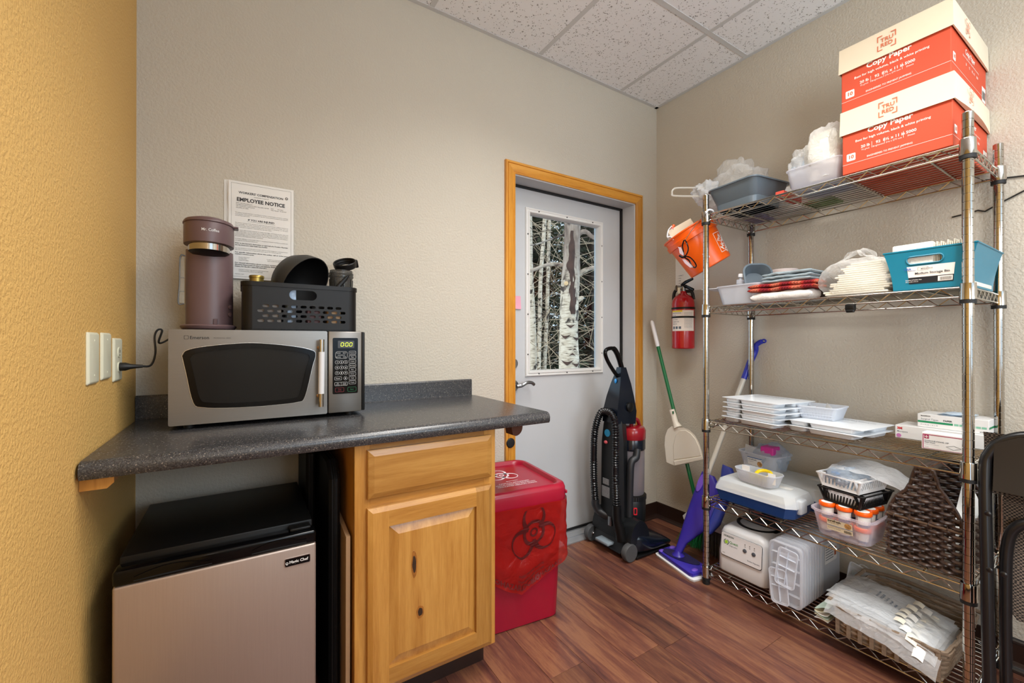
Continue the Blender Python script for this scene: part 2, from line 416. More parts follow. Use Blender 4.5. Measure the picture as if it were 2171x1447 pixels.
# baseboards: dark vinyl cove base
M_base = mat('dark brown vinyl cove base', '#2b1a14', 0.38, var=0.1)
prof = [(0, 0), (0.022, 0), (0.020, 0.004), (0.010, 0.010), (0.005, 0.02), (0.004, 0.095), (0.003, 0.1), (0, 0.1)]
struct('baseboard_right', MB().loft([[(-a, y, z) for a, z in prof] for y in (FY, -0.0)]), M_base)
struct('baseboard_back', MB().loft([[(x, -a, z) for a, z in prof] for x in (-0.154, 0.0)]).loft([[(x, -a, z) for a, z in prof] for x in (-1.60, -1.2)]), M_base)
struct('baseboard_left', MB().loft([[(LX + a, y, z) for a, z in prof] for y in (FY, 0.0)]), M_base)

# ------------------------------------------------------------------ door, jamb, casing
M_casing = wood('honey oak casing', [(0.25, '#a8651c'), (0.5, '#cf8f33'), (0.75, '#e0a548')], (14, 14, 0.9), 3.0, 0.32, True, 0.1, 0.3)
M_casing_h = wood('honey oak casing head', [(0.25, '#a8651c'), (0.5, '#cf8f33'), (0.75, '#e0a548')], (0.9, 14, 14), 3.0, 0.32, True, 0.1, 0.3)
cp = [(0, 0), (0, 0.010), (0.007, 0.0125), (0.010, 0.009), (0.013, 0.011), (0.035, 0.016), (0.046, 0.0165), (0.048, 0.0115), (0.051, 0.0175), (0.060, 0.0175), (0.0625, 0.015), (0.0625, 0)]
xi, xo, zt = -1.137, -0.211, 2.0635
tr = bpy.data.objects.new('trim_1', None); COL.objects.link(tr); tr['kind'] = 'structure'; BASE[tr] = Vector((0, 0, 0))
part('casing_side', MB().loft([[(xi - u, -h, 0) for u, h in cp], [(xi - u, -h, zt + u) for u, h in cp]]), M_casing, tr)
part('casing_side', MB().loft([[(xo + u * 0.93, -h, 0) for u, h in cp], [(xo + u * 0.93, -h, zt + u) for u, h in cp]]), M_casing, tr)
part('casing_head', MB().loft([[(xi - u, -h, zt + u) for u, h in cp], [(xo + u * 0.93, -h, zt + u) for u, h in cp]]), M_casing_h, tr)
M_jamb = mat('painted grey jamb', '#c4c6c9', 0.45, var=0.04)
tj = bpy.data.objects.new('trim_2', None); COL.objects.link(tj); tj['kind'] = 'structure'; BASE[tj] = Vector((0, 0, 0))
part('jamb_side', MB().box(-1.160, -1.131, -0.003, 0.2, 0, 2.07, 0.002, 1), M_jamb, tj)
part('jamb_side', MB().box(-0.217, -0.187, -0.003, 0.2, 0, 2.07, 0.002, 1), M_jamb, tj)
part('jamb_head', MB().box(-1.160, -0.187, -0.003, 0.2, 2.0575, 2.091, 0.002, 1), M_jamb, tj)
M_black = mat('black rubber', '#0d0d0e', 0.6)
part('weatherstrip', MB().box(-1.131, -1.119, 0.100, 0.116, 0.02, 2.0575).box(-0.229, -0.217, 0.100, 0.116, 0.02, 2.0575).box(-1.131, -0.217, 0.100, 0.116, 2.046, 2.0575), M_black, tj)
M_alu = mat('ridged aluminium', '#b9bcc0', 0.35, 0.7, var=0.06, vscale=30)
thp = [(-0.004, 0), (-0.004, 0.006), (0.010, 0.016), (0.030, 0.018)]
for q in range(4): thp += [(0.032 + q * 0.017, 0.022), (0.042 + q * 0.017, 0.022), (0.044 + q * 0.017, 0.0185)]
thp += [(0.2, 0.018), (0.2, 0)]
part('threshold', MB().loft([[(x, a, z) for a, z in thp] for x in (-1.131, -0.217)]), M_alu, tj)

dr = thing('door_1', None, None, (-0.674, 0.114, 0.02), kind='structure')
M_door = mat('grey painted steel door', '#c6c8ca', 0.5, var=0.03, vscale=3)
wx0, wx1, wz0, wz1 = -0.955, -0.425, 1.010, 1.906
def rc(x0, x1, z0, z1, r=0.004, n=2): return rrect(x1 - x0, z1 - z0, r, n, (x0 + x1) / 2, (z0 + z1) / 2)
part('slab', MB().plate(rc(-1.129, -0.219, 0.03, 2.054), [rc(wx0 - 0.008, wx1 + 0.008, wz0 - 0.008, wz1 + 0.008)], 0.044, front((0, 0.137, 0))), M_door, dr, ang=0.3)
part('door_sweep', MB().box(-1.129, -0.219, 0.108, 0.15, 0.0195, 0.032), M_black, dr)
M_lite = mat('off-white window moulding', '#e3e2df', 0.4)
fp = [(0.0, 0.000), (0.0, 0.008), (0.004, 0.012), (0.009, 0.012), (0.011, 0.009), (0.016, 0.009), (0.019, 0.014), (0.026, 0.014), (0.030, 0.006), (0.034, -0.02), (0.034, -0.03)]
def mitre(mbd, x0, x1, z0, z1, pr, y, sgn=-1):
    """picture-frame moulding: pr = (inset from the outer edge, height)"""
    rings = []
    for cx_, cz_, sx_, sz_ in ((x0, z0, 1, 1), (x1, z0, -1, 1), (x1, z1, -1, -1), (x0, z1, 1, -1)):
        rings.append([(cx_ + sx_ * a, y + sgn * h, cz_ + sz_ * a) for a, h in pr])
    m = len(pr); vs = [p for r_ in rings for p in r_]; fs = []
    for i in range(4):
        for j in range(m - 1):
            k2 = (i + 1) % 4
            fs.append((i * m + j, k2 * m + j, k2 * m + j + 1, i * m + j + 1))
    mbd.add(vs, fs); return mbd
wf = part('window_frame', mitre(MB(), -0.992, -0.388, 0.973, 1.943, fp, 0.115), M_lite, dr, 'off-white screwed moulding round the glass', ang=0.35)
M_screw = mat('dark screw', '#3a3836', 0.4, 0.6)
sc_ = MB()
for x in (-0.90, -0.69, -0.48):
    for z in (0.987, 1.929): sc_.sphere((x, 0.1045, z), 0.0042, n=8, m=4)
for z in (1.10, 1.33, 1.56, 1.79):
    for x in (-0.978, -0.402): sc_.sphere((x, 0.1045, z), 0.0042, n=8, m=4)
part('screw', sc_, M_screw, wf, kind='stuff')
def glassmat():
    m, n, l, b = nt('window glass')
    g = n.new('ShaderNodeBsdfGlossy'); g.inputs['Roughness'].default_value = 0.02; tr_ = n.new('ShaderNodeBsdfTransparent'); tr_.inputs['Color'].default_value = (0.97, 0.99, 0.98, 1)
    f = n.new('ShaderNodeFresnel'); f.inputs['IOR'].default_value = 1.25; mx = n.new('ShaderNodeMixShader')
    l.new(f.outputs[0], mx.inputs[0]); l.new(tr_.outputs[0], mx.inputs[1]); l.new(g.outputs[0], mx.inputs[2]); l.new(mx.outputs[0], n['Material Output'].inputs['Surface'])
    return m
M_glass = glassmat()
part('window_pane', MB().box(wx0 - 0.003, wx1 + 0.003, 0.140, 0.143, wz0 - 0.003, wz1 + 0.003), M_glass, dr)
M_nickel = mat('brushed nickel', '#8f9092', 0.3, 1.0)
hd_ = part('lever_handle', MB().tube(bez([(-1.075, 0.07, 0.925), (-1.045, 0.062, 0.930), (-1.015, 0.060, 0.944), (-0.985, 0.060, 0.942), (-0.965, 0.062, 0.930)], 6), [0.011] * 6 + [0.0095] * 19, 10), M_nickel, dr)
part('rose', MB().cyl((-1.075, 0.115, 0.925), (-1.075, 0.105, 0.925), 0.033, n=24).cyl((-1.075, 0.105, 0.925), (-1.075, 0.07, 0.925), 0.013, n=14), M_nickel, hd_)
part('deadbolt', MB().cyl((-1.075, 0.115, 1.05), (-1.075, 0.103, 1.05), 0.028, n=24).box(-1.08, -1.07, 0.088, 0.104, 1.035, 1.065, 0.002, 1), M_nickel, dr)
single('sticky_note', MB().sheet(lambda u, v: (-1.095 + 0.072 * u, 0.1125 - 0.006 * (1 - v) ** 2, 1.357 + 0.074 * v), 3, 5), mat('pink paper', '#eaa7bb', 0.8),
       'small pink sticky note on the left edge of the grey door', 'note', (-1.06, 0.113, 1.39))
t = thing('bumper_disc', 'small black round rubber bumper stuck on the left door casing below the worktop', 'bumper', (-1.172, -0.0145, 0.642))
part('disc', MB().lathe([(0.012, 0), (0.026, 0), (0.026, 0.004), (0.022, 0.008), (0.008, 0.0095), (0.001, 0.0095)], 24, frame((-1.172, -0.0145, 0.642), (1, 0, 0), (0, 0, 1))), M_black, t)

# ------------------------------------------------------------------ outside the door: snow, aspens, spruces
M_snow = mat('old snow', '#c9ced3', 0.8, bump=0.5, bscale=12)
gr = MB(); 
def snow(u, v):
    x = -4 + 12 * u; y = 0.35 + 11 * v
    return (x, y, -0.12 + 0.085 * max(0, y - 1.2) ** 1.15 + 0.10 * nz((x, y, 0), 0.9))
gr.sheet(snow, 40, 40); struct('ground', gr, M_snow, smooth=True)
def barkmat(name, c0, c1, dark, amt):
    m, n, l, b = nt(name)
    tc = n.new('ShaderNodeTexCoord')
    mp = n.new('ShaderNodeMapping'); mp.inputs['Scale'].default_value = (6, 6, 30); l.new(tc.outputs['Object'], mp.inputs['Vector'])
    t = n.new('ShaderNodeTexNoise'); t.inputs['Scale'].default_value = 2.2; t.inputs['Detail'].default_value = 5; l.new(mp.outputs[0], t.inputs['Vector'])
    t2 = n.new('ShaderNodeTexNoise'); t2.inputs['Scale'].default_value = 5.0; t2.inputs['Detail'].default_value = 6; t2.inputs['Distortion'].default_value = 1.4; l.new(tc.outputs['Object'], t2.inputs['Vector'])
    r1 = ramp(n, [(0.30, dark), (0.40, c1), (0.62, c0)]); l.new(t.outputs['Fac'], r1.inputs['Fac'])
    r2 = ramp(n, [(amt, (0, 0, 0, 1)), (amt + 0.06, (1, 1, 1, 1))]); l.new(t2.outputs['Fac'], r2.inputs['Fac'])
    mx = n.new('ShaderNodeMixRGB'); mx.inputs[1].default_value = hx(dark); l.new(r2.outputs[0], mx.inputs[0]); l.new(r1.outputs[0], mx.inputs[2])
    l.new(mx.outputs[0], b.inputs['Base Color']); b.inputs['Roughness'].default_value = 0.85
    bp = n.new('ShaderNodeBump'); bp.inputs['Strength'].default_value = 0.6; bp.inputs['Distance'].default_value = 0.02; l.new(t2.outputs['Fac'], bp.inputs['Height']); l.new(bp.outputs[0], b.inputs['Normal'])
    return m
M_aspen = barkmat('aspen bark', '#ddcbb4', '#bfaa92', '#372b23', 0.375)
M_aspen_dark = barkmat('rough brown bark', '#a89a8c', '#7d6b5d', '#3c2d25', 0.46)
M_scar = mat('split dark bark', '#4a332a', 0.9, bump=0.8, bscale=60, var=0.4, vscale=14)
M_cut = mat('sawn wood end', '#d7b183', 0.8, var=0.2, vscale=40)
def aspen(label, pts, rad, group=None):
    base = pts[0]
    t = thing('aspen_tree', label, 'tree', base, group)
    P = bez(pts, 8); n_ = len(P); rr = [rad[0] + (rad[1] - rad[0]) * i / (n_ - 1) for i in range(n_)]
    P = [p + Vector((0.02 * nz(p, 1.3, 5), 0.02 * nz(p, 1.3, 9), 0)) for p in P]
    rr = [r_ * (1 + 0.08 * nz(p, 3.0, 2)) for r_, p in zip(rr, P)]
    part('trunk', MB().tube(P, rr, 18), M_aspen, t, ang=1.5)
    return t
M_big = M_aspen.copy(); M_big.name = 'old aspen bark'
_n, _l = M_big.node_tree.nodes, M_big.node_tree.links
_tc = _n.new('ShaderNodeTexCoord'); _sp = _n.new('ShaderNodeSeparateXYZ'); _l.new(_tc.outputs['Object'], _sp.inputs[0])
_nn = _n.new('ShaderNodeTexNoise'); _nn.inputs['Scale'].default_value = 5; _nn.inputs['Detail'].default_value = 6; _mp = _n.new('ShaderNodeMapping'); _mp.inputs['Scale'].default_value = (2.5, 2.5, 0.8); _l.new(_tc.outputs['Object'], _mp.inputs['Vector']); _l.new(_mp.outputs[0], _nn.inputs['Vector'])
_m1 = _n.new('ShaderNodeMath'); _m1.operation = 'MULTIPLY_ADD'; _m1.inputs[1].default_value = 1.6; _l.new(_nn.outputs['Fac'], _m1.inputs[0]); _l.new(_sp.outputs['Z'], _m1.inputs[2])
_mr = _n.new('ShaderNodeMapRange'); _mr.inputs['From Min'].default_value = 2.35; _mr.inputs['From Max'].default_value = 2.95; _l.new(_m1.outputs[0], _mr.inputs['Value'])
_r2 = ramp(_n, [(0.35, '#4a382f'), (0.5, '#8d7768'), (0.7, '#b9a695')]); _l.new(_nn.outputs['Fac'], _r2.inputs['Fac'])
_pb = _n['Principled BSDF']; _old = _pb.inputs['Base Color'].links[0].from_socket
_mx = _n.new('ShaderNodeMixRGB'); _l.new(_mr.outputs[0], _mx.inputs[0]); _l.new(_old, _mx.inputs[1]); _l.new(_r2.outputs[0], _mx.inputs[2]); _l.new(_mx.outputs[0], _pb.inputs['Base Color'])
big = aspen('thick white aspen with a dark split in its bark, right behind the door window', [(0.53, 1.58, 0.02), (0.543, 1.572, 0.873), (0.55, 1.565, 1.5), (0.562, 1.556, 2.2), (0.575, 1.55, 3.4)], (0.118, 0.075))
big.children[0].data.materials[0] = M_big
part('limb', MB().tube(bez([(0.545, 1.57, 1.97), (0.478, 1.610, 1.985), (0.352, 1.689, 1.985), (0.184, 1.796, 1.915), (-0.2, 1.95, 1.80)], 6), [0.022] * 12 + [0.017] * 13, 10), M_big, big)
part('limb', MB().tube(bez([(0.57, 1.55, 2.22), (0.637, 1.500, 2.318), (0.70, 1.46, 2.325), (0.790, 1.418, 2.265), (1.1, 1.25, 2.22)], 6), [0.026] * 12 + [0.022] * 13, 10), M_big, big)
part('limb', MB().tube(bez([(0.57, 1.55, 1.80), (0.632, 1.515, 1.885), (0.72, 1.46, 1.94), (0.850, 1.38, 1.975), (1.2, 1.2, 2.02)], 6), [0.026] * 12 + [0.02] * 13, 10), M_big, big)
part('limb', MB().tube(bez([(0.57, 1.57, 2.33), (0.40, 1.66, 2.26), (0.2, 1.78, 2.19), (0.02, 1.88, 2.24)], 6), [0.012] * 6 + [0.009] * 13, 8), M_aspen_dark, big)
part('branch_stub', MB().tube([(0.59, 1.53, 1.60), (0.645, 1.47, 1.635), (0.655, 1.46, 1.64)], [0.035, 0.022, 0.010], 10), M_big, big)
kd = (-_f).normalized()
part('sawn_knot', MB().cyl(Vector((0.535, 1.565, 1.775)) + kd * 0.05 - _r * 0.03, Vector((0.535, 1.565, 1.775)) + kd * 0.118 - _r * 0.036, 0.022, 0.021, 14), M_cut, big)
def scar(u, v):
    z = 1.46 + 0.86 * v; a = R(-112 + 44 * (u - 0.5) * (0.5 + 0.9 * abs(nz((u * 2, 0, z * 9), 1, 6)) + 0.3) * (1.0 + 0.5 * nz((0, 0, z), 6, 3)) * (0.5 + 1.0 * math.sin(PI * min(1, max(0, v * 0.9 + 0.1)))) + 8 * nz((0, 0, z), 5, 1))
    rr_ = 0.118 - (0.043 / 3.4) * z + 0.013 * math.sin(PI * u) + 0.008 * nz((u * 3, 0, z), 9)
    return (0.556 + rr_ * math.cos(a), 1.565 + rr_ * math.sin(a), z)
part('bark_split', MB().sheet(scar, 8, 40), M_scar, big)
eye = MB()
for z, a, s in ((1.33, -120, 0.05), (1.20, -80, 0.06), (1.22, -150, 0.06), (1.05, -110, 0.04), (0.95, -140, 0.07), (0.93, -85, 0.06), (1.10, -95, 0.03), (2.4, -130, 0.05), (1.28, -60, 0.04)):
    rr_ = 0.119 - (0.043 / 3.4) * z
    for q in (-1, 1):
        eye.sheet(lambda u, v: (0.548 + (rr_ + 0.003) * math.cos(R(a) + q * u * s / rr_), 1.57 + (rr_ + 0.003) * math.sin(R(a) + q * u * s / rr_), z + s * (0.55 * u ** 1.3 * (1 if s > 0.045 else -1)) + (v - 0.5) * s * 0.55 * (1 - u)), 6, 2)
part('bark_eyes', eye, M_scar, big, kind='stuff')
aspen('thin white aspen cut by the left edge of the door window', [(0.55, 2.17, 0.05), (0.520, 2.178, 0.841), (0.50, 2.19, 1.7), (0.471, 2.204, 2.633), (0.45, 2.21, 3.8)], (0.050, 0.030))
aspen('thin white aspen, second from the left edge of the door window', [(0.86, 2.55, 0.05), (0.870, 2.548, 0.808), (0.875, 2.54, 1.5), (0.924, 2.509, 2.779), (0.95, 2.5, 4.0)], (0.034, 0.022))
aspen('thinnest white aspen, just left of the thick trunk', [(1.09, 2.76, 0.05), (1.106, 2.754, 0.788), (1.15, 2.73, 1.8), (1.152, 2.720, 2.803), (1.16, 2.71, 4.0)], (0.032, 0.020))
M_needle = mat('spruce needles', '#4b5140', 0.85, var=0.5, vscale=3)
M_needle2 = mat('grey green spruce needles', '#66694f', 0.85, var=0.4, vscale=3)
M_trunk = mat('spruce bark', '#4a3a30', 0.9, bump=0.8, bscale=30)
def spruce(label, x, y, hgt, rad, m, seed):
    rg = random.Random(seed); z0 = snow((x + 4) / 12, (y - 0.35) / 11)[2] - 0.05
    t = thing('spruce_tree', label, 'tree', (x, y, z0), 'spruces behind the aspens')
    part('trunk', MB().cyl((x, y, z0), (x, y, z0 + hgt), 0.12, 0.02, 8), M_trunk, t)
    mb_ = MB(); lv = int(hgt / 0.17)
    for i in range(lv):
        f = i / lv; z = z0 + 0.15 + f * (hgt - 0.2); L = rad * (1 - f) ** 0.8 + 0.1; nb = max(5, int(11 * (1 - f) + 4))
        for k2 in range(nb):
            a = 2 * PI * (k2 + rg.random()) / nb; l2 = L * (0.75 + 0.4 * rg.random()); d = Vector((math.cos(a), math.sin(a), 0)); sd = Vector((-d.y, d.x, 0))
            if (d.y > 0.85): continue
            ns = max(4, int(l2 / 0.05))
            for q in range(ns):
                u = (q + 0.5) / ns; c = Vector((x, y, z)) + d * (l2 * u) + Vector((0, 0, -0.28 * l2 * u * u + 0.05 * u))
                for w_ in (-1, 1, 0):
                    e = c + (sd * w_ * (0.07 + 0.15 * (1 - u) + 0.04 * rg.random())) + d * 0.08 + Vector((0, 0, (0.03 if w_ == 0 else -0.05) + 0.03 * rg.random()))
                    p_ = (e - c).cross(Vector((0, 0, 1))).normalized() * 0.03 if w_ else sd * 0.03
                    mb_.add([c - p_, c + p_, e], [(0, 1, 2)])
    part('needles', mb_, m, t, kind='stuff', smooth=False)
rows = [(x, 3.35 + 0.25 * ((i * 7) % 3 - 1), 4.9, 0.60) for i, x in enumerate((0.35, 1.55, 2.75, 3.95))] + [(x, 4.55 + 0.2 * ((i * 5) % 3 - 1), 5.8, 0.66) for i, x in enumerate((-0.3, 0.95, 2.2, 3.45, 4.7))] + [(x, 5.9 + 0.15 * ((i * 4) % 3 - 1), 6.6, 0.72) for i, x in enumerate((0.3, 1.65, 3.0, 4.35))] + [(x, 7.2, 7.5, 0.8) for x in (-0.6, 1.0, 2.4, 3.8, 5.3)]
for i, a in enumerate(rows):
    spruce('dense green spruce standing behind the aspens outside', *a, (M_needle, M_needle2)[i % 2], 30 + i)
rg = random.Random(3); tw = MB(); tw2 = MB()
for i in range(380):
    p0 = Vector((0.25 + 1.6 * rg.random(), (2.45 if i % 5 else 1.8) + 0.55 * rg.random(), 0.7 + 2.2 * rg.random()))
    d = Vector((rg.uniform(-1, 1), rg.uniform(-0.4, 0.4), rg.uniform(-0.5, 0.6))).normalized(); L = rg.uniform(0.3, 0.9); c = Vector((rg.uniform(-0.2, 0.2), 0, rg.uniform(-0.3, 0.25)))
    P = [p0 + d * (L * s_) + c * (s_ * s_) for s_ in (0, 0.25, 0.5, 0.75, 1)]
    (tw if i % 3 else tw2).tube(P, [0.0042, 0.0036, 0.003, 0.0022, 0.0015], 4)
sh = thing('bare_thicket', 'tangle of bare tan and brown twigs among the aspens outside', 'shrub', (1.2, 2.6, 0.1))
part('twigs', tw, mat('tan twig', '#b69d80', 0.85), sh, kind='stuff'); part('dark_twigs', tw2, mat('brown twig', '#5f4c3e', 0.85), sh, kind='stuff')

# ------------------------------------------------------------------ worktop
def countermat():
    m, n, l, b = nt('speckled charcoal laminate')
    tc = n.new('ShaderNodeTexCoord')
    v = n.new('ShaderNodeTexVoronoi'); v.inputs['Scale'].default_value = 480; l.new(tc.outputs['Object'], v.inputs['Vector'])
    r1 = ramp(n, [(0.0, '#333336'), (0.45, '#434447'), (0.72, '#4d4c4b'), (0.86, '#262628'), (0.965, '#7d766f')]); 
    sp = n.new('ShaderNodeSeparateColor'); l.new(v.outputs['Color'], sp.inputs[0]); l.new(sp.outputs[0], r1.inputs['Fac'])
    for e in r1.color_ramp.elements: pass
    r1.color_ramp.interpolation = 'CONSTANT'
    l.new(r1.outputs[0], b.inputs['Base Color']); b.inputs['Roughness'].default_value = 0.27; b.inputs['Specular IOR Level'].default_value = 0.6
    return m
M_counter = countermat()
hc = 0.907; CX0, CX1, CY = LX + 0.002, -1.384, -0.635
t = thing('worktop', 'speckled charcoal laminate worktop with a low backsplash, carrying the microwave', 'counter', (-2.03, -0.32, 0.866))
pf = [(-0.004, 0.868), (-0.004, hc - 0.001), (-0.02, hc), (CY + 0.022, hc), (CY + 0.012, hc - 0.002), (CY + 0.004, hc - 0.008), (CY, hc - 0.018), (CY + 0.001, 0.874), (CY + 0.006, 0.867), (CY + 0.04, 0.866)]
part('top', MB().loft([[(x, a, z) for a, z in pf] for x in (CX0 + 0.004, CX1)]), M_counter, t, ang=0.9)
bp_ = [(-0.001, hc - 0.002), (-0.001, 0.984), (-0.004, 0.987), (-0.016, 0.987), (-0.020, 0.982), (-0.020, hc + 0.004), (-0.024, hc + 0.0006), (-0.024, hc - 0.002)]
part('backsplash', MB().loft([[(x, a, z) for a, z in bp_] for x in (CX0, -1.400)]), M_counter, t)
M_oak = wood('hickory vertical grain', [(0.22, '#85521f'), (0.40, '#a97533'), (0.58, '#bc8a44'), (0.80, '#c99b56')], (12, 12, 0.8), 2.4, 0.33, True, 0.06, 0.25)
M_oak_h = wood('hickory horizontal grain', [(0.22, '#85521f'), (0.40, '#a97533'), (0.58, '#bc8a44'), (0.80, '#c99b56')], (0.8, 12, 12), 2.4, 0.33, True, 0.06, 0.25)
M_oakd = wood('hickory side panel', [(0.2, '#8a5320'), (0.5, '#b97f38'), (0.8, '#cf9a52')], (12, 12, 0.7), 2.4, 0.4, True, 0.06, 0.1)
t = thing('support_cleat', 'short chamfered wooden cleat under the worktop on the ochre wall', 'cleat', (LX + 0.03, -0.58, 0.84))
part('cleat', MB().prism([(0, 0), (0.046, 0), (0.058, 0.012), (0.058, 0.029), (0, 0.029)], 0.55, frame((LX + 0.001, -0.604, 0.837), (1, 0, 0), (0, 0, 1)) @ Matrix.Translation((0, 0, -0.55))), M_oakd, t)
t = thing('support_bracket', 'small brown curved bracket under the right end of the worktop', 'bracket', (-1.447, -0.50, 0.79))
arc = [(0.0, 0.066), (0.012, 0.005), (0.026, 0.0)] + [(0.026 + 0.032 * math.sin(R(a)), 0.034 - 0.034 * math.cos(R(a))) for a in range(15, 91, 15)] + [(0.058, 0.066)]
part('plate', MB().prism(arc, 0.05, front((-1.476, -0.45, 0.80))), mat('glossy brown metal', '#6d4a3f', 0.25, 0.6), t)

# ------------------------------------------------------------------ base cabinet
t = thing('base_cabinet', 'knotty hickory base cabinet with one drawer above one door', 'cabinet', (-1.84, -0.3, 0))
cx0, cx1, cy = -2.081, -1.602, -0.600
part('side_panel', MB().box(cx0, cx0 + 0.016, cy + 0.019, -0.003, 0.0, 0.866), M_oakd, t)
part('side_panel', MB().box(cx1 - 0.016, cx1, cy + 0.019, -0.003, 0.105, 0.866), M_oak, t)
part('stile', MB().box(cx0, cx0 + 0.045, cy, cy + 0.019, 0.105, 0.866, 0.001, 1), M_oak, t)
part('stile', MB().box(cx1 - 0.045, cx1, cy, cy + 0.019, 0.105, 0.866, 0.001, 1), M_oak, t)
for z0, z1 in ((0.105, 0.145), (0.668, 0.70), (0.835, 0.866)):
    part('rail', MB().box(cx0 + 0.045, cx1 - 0.045, cy + 0.0005, cy + 0.019, z0, z1), M_oak_h, t)
part('toe_kick', MB().box(cx0 + 0.016, cx1 - 0.006, cy + 0.075, cy + 0.085, 0.0, 0.105).box(cx0 + 0.016, cx1 - 0.016, cy + 0.02, -0.01, 0.105, 0.12), M_base, t)
def field(mbd, x0, x1, z0, z1, y, dep, ins):
    """panel with sloped edges facing -y"""
    def rg_(i, yy): return [(x0 + i, yy, z0 + i), (x1 - i, yy, z0 + i), (x1 - i, yy, z1 - i), (x0 + i, yy, z1 - i)]
    return mbd.loft([rg_(0, y + dep), rg_(0, y + 0.006), rg_(ins * 0.15, y + 0.004), rg_(ins, y)])
dx0, dx1 = -2.046, -1.624
d_ = part('drawer', field(MB(), dx0, dx1, 0.700, 0.846, cy - 0.019, 0.019, 0.018), M_oak_h, t, ang=0.2)
dz0, dz1 = 0.118, 0.672; sw = 0.062
dd = thing('door', None, None, (0, 0, 0)); dd.parent = t; dd.location = (0, 0, 0); BASE.pop(dd)
def slope(mbd, P0, P1, y):  return mbd
def stile_box(x0, x1, z0, z1, ol, orr, ob, ot):
    """door frame member with an outer chamfer on the flagged sides"""
    c = 0.014; yb, yf = cy - 0.0005, cy - 0.019
    back = [(x0, yb, z0), (x1, yb, z0), (x1, yb, z1), (x0, yb, z1)]
    mid = [(x, yf + 0.006, z) for x, _, z in back]
    frn = [(x0 + c * ol, yf, z0 + c * ob), (x1 - c * orr, yf, z0 + c * ob), (x1 - c * orr, yf, z1 - c * ot), (x0 + c * ol, yf, z1 - c * ot)]
    return MB().loft([back, mid, frn])
part('door_stile', stile_box(dx0, dx0 + sw, dz0, dz1, 1, 0, 1, 1), M_oak, dd, ang=0.2)
part('door_stile', stile_box(dx1 - sw, dx1, dz0, dz1, 0, 1, 1, 1), M_oak, dd, ang=0.2)
part('door_rail', stile_box(dx0 + sw, dx1 - sw, dz1 - sw, dz1, 0, 0, 0, 1), M_oak_h, dd, ang=0.2)
part('door_rail', stile_box(dx0 + sw, dx1 - sw, dz0, dz0 + sw, 0, 0, 1, 0), M_oak_h, dd, ang=0.2)
px0, px1, pz0, pz1 = dx0 + sw - 0.004, dx1 - sw + 0.004, dz0 + sw - 0.004, dz1 - sw + 0.004
def prg(i, yy): return [(px0 + i, yy, pz0 + i), (px1 - i, yy, pz0 + i), (px1 - i, yy, pz1 - i), (px0 + i, yy, pz1 - i)]
part('raised_panel', MB().loft([prg(0, cy), prg(0, cy - 0.007), prg(0.006, cy - 0.0075), prg(0.034, cy - 0.017)]), M_oak, dd, ang=0.12)
M_knot = mat('dark knot', '#33200f', 0.6, var=0.3, vscale=60); M_halo = mat('knot halo', '#9a6228', 0.4, var=0.3, vscale=60)
def knot(x, z, w, h, seed):
    def blob(k_): return [(x + w * k_ * math.cos(a) * (1 + 0.25 * nz((math.cos(a), math.sin(a), seed), 1.3)), z + h * k_ * math.sin(a) * (1 + 0.25 * nz((math.cos(a), math.sin(a), seed), 1.6))) for a in [2 * PI * i / 20 for i in range(20)]]
    for nm, k_, m_, yy in (('knot_halo', 1.6, M_halo, 0.0006), ('knot', 1.0, M_knot, 0.0011)):
        part(nm, MB().loft([[(p[0], cy - 0.0165, p[1]) for p in blob(k_)], [(p[0], cy - 0.017 - yy, p[1]) for p in blob(k_ * 0.97)]]), m_, dd)
knot(-1.905, 0.473, 0.0062, 0.027, 1); knot(-1.885, 0.318, 0.0085, 0.0125, 5)

# ------------------------------------------------------------------ microwave
def steelmat(name, c='#827e79', rough=0.30, st=(1.5, 60, 60)):
    m, n, l, b = nt(name)
    tc = n.new('ShaderNodeTexCoord'); mp = n.new('ShaderNodeMapping'); mp.inputs['Scale'].default_value = st; l.new(tc.outputs['Object'], mp.inputs['Vector'])
    t_ = n.new('ShaderNodeTexNoise'); t_.inputs['Scale'].default_value = 9; t_.inputs['Detail'].default_value = 4; l.new(mp.outputs[0], t_.inputs['Vector'])
    mr = n.new('ShaderNodeMapRange'); mr.inputs['To Min'].default_value = rough - 0.03; mr.inputs['To Max'].default_value = rough + 0.05; l.new(t_.outputs['Fac'], mr.inputs['Value']); l.new(mr.outputs[0], b.inputs['Roughness'])
    r_ = ramp(n, [(0.3, (hx(c)[0] * 0.95, hx(c)[1] * 0.95, hx(c)[2] * 0.95, 1)), (0.7, c)]); l.new(t_.outputs['Fac'], r_.inputs['Fac']); l.new(r_.outputs[0], b.inputs['Base Color'])
    b.inputs['Metallic'].default_value = 0.72; b.inputs['Anisotropic'].default_value = 0.0
    return m
M_steel = steelmat('brushed stainless')
M_gloss = mat('gloss black', '#060607', 0.12, spec=0.22)
M_matblk = mat('satin black', '#0c0c0c', 0.42, spec=0.3)
M_print = mat('white print', '#dedfe0', 0.6)
M_ink = mat('black print', '#1c1c1e', 0.7)
M_chrome = mat('chrome', '#b9b5ae', 0.07, 1.0)
t = thing('microwave', 'stainless microwave oven with a dark barrel-shaped window on the worktop', 'microwave', (-2.27, -0.17, hc))
mz0, mz1, my = 0.921, 1.207, -0.318
part('housing', MB().box(-2.547, -1.984, my + 0.022, -0.028, mz0, mz1 - 0.001, 0.004, 2), M_matblk, t)
part('foot', MB().cyl((-2.50, -0.27, hc), (-2.50, -0.27, mz0 + 0.002), 0.014), M_black, t); part('foot', MB().cyl((-2.03, -0.27, hc), (-2.03, -0.27, mz0 + 0.002), 0.014), M_black, t)
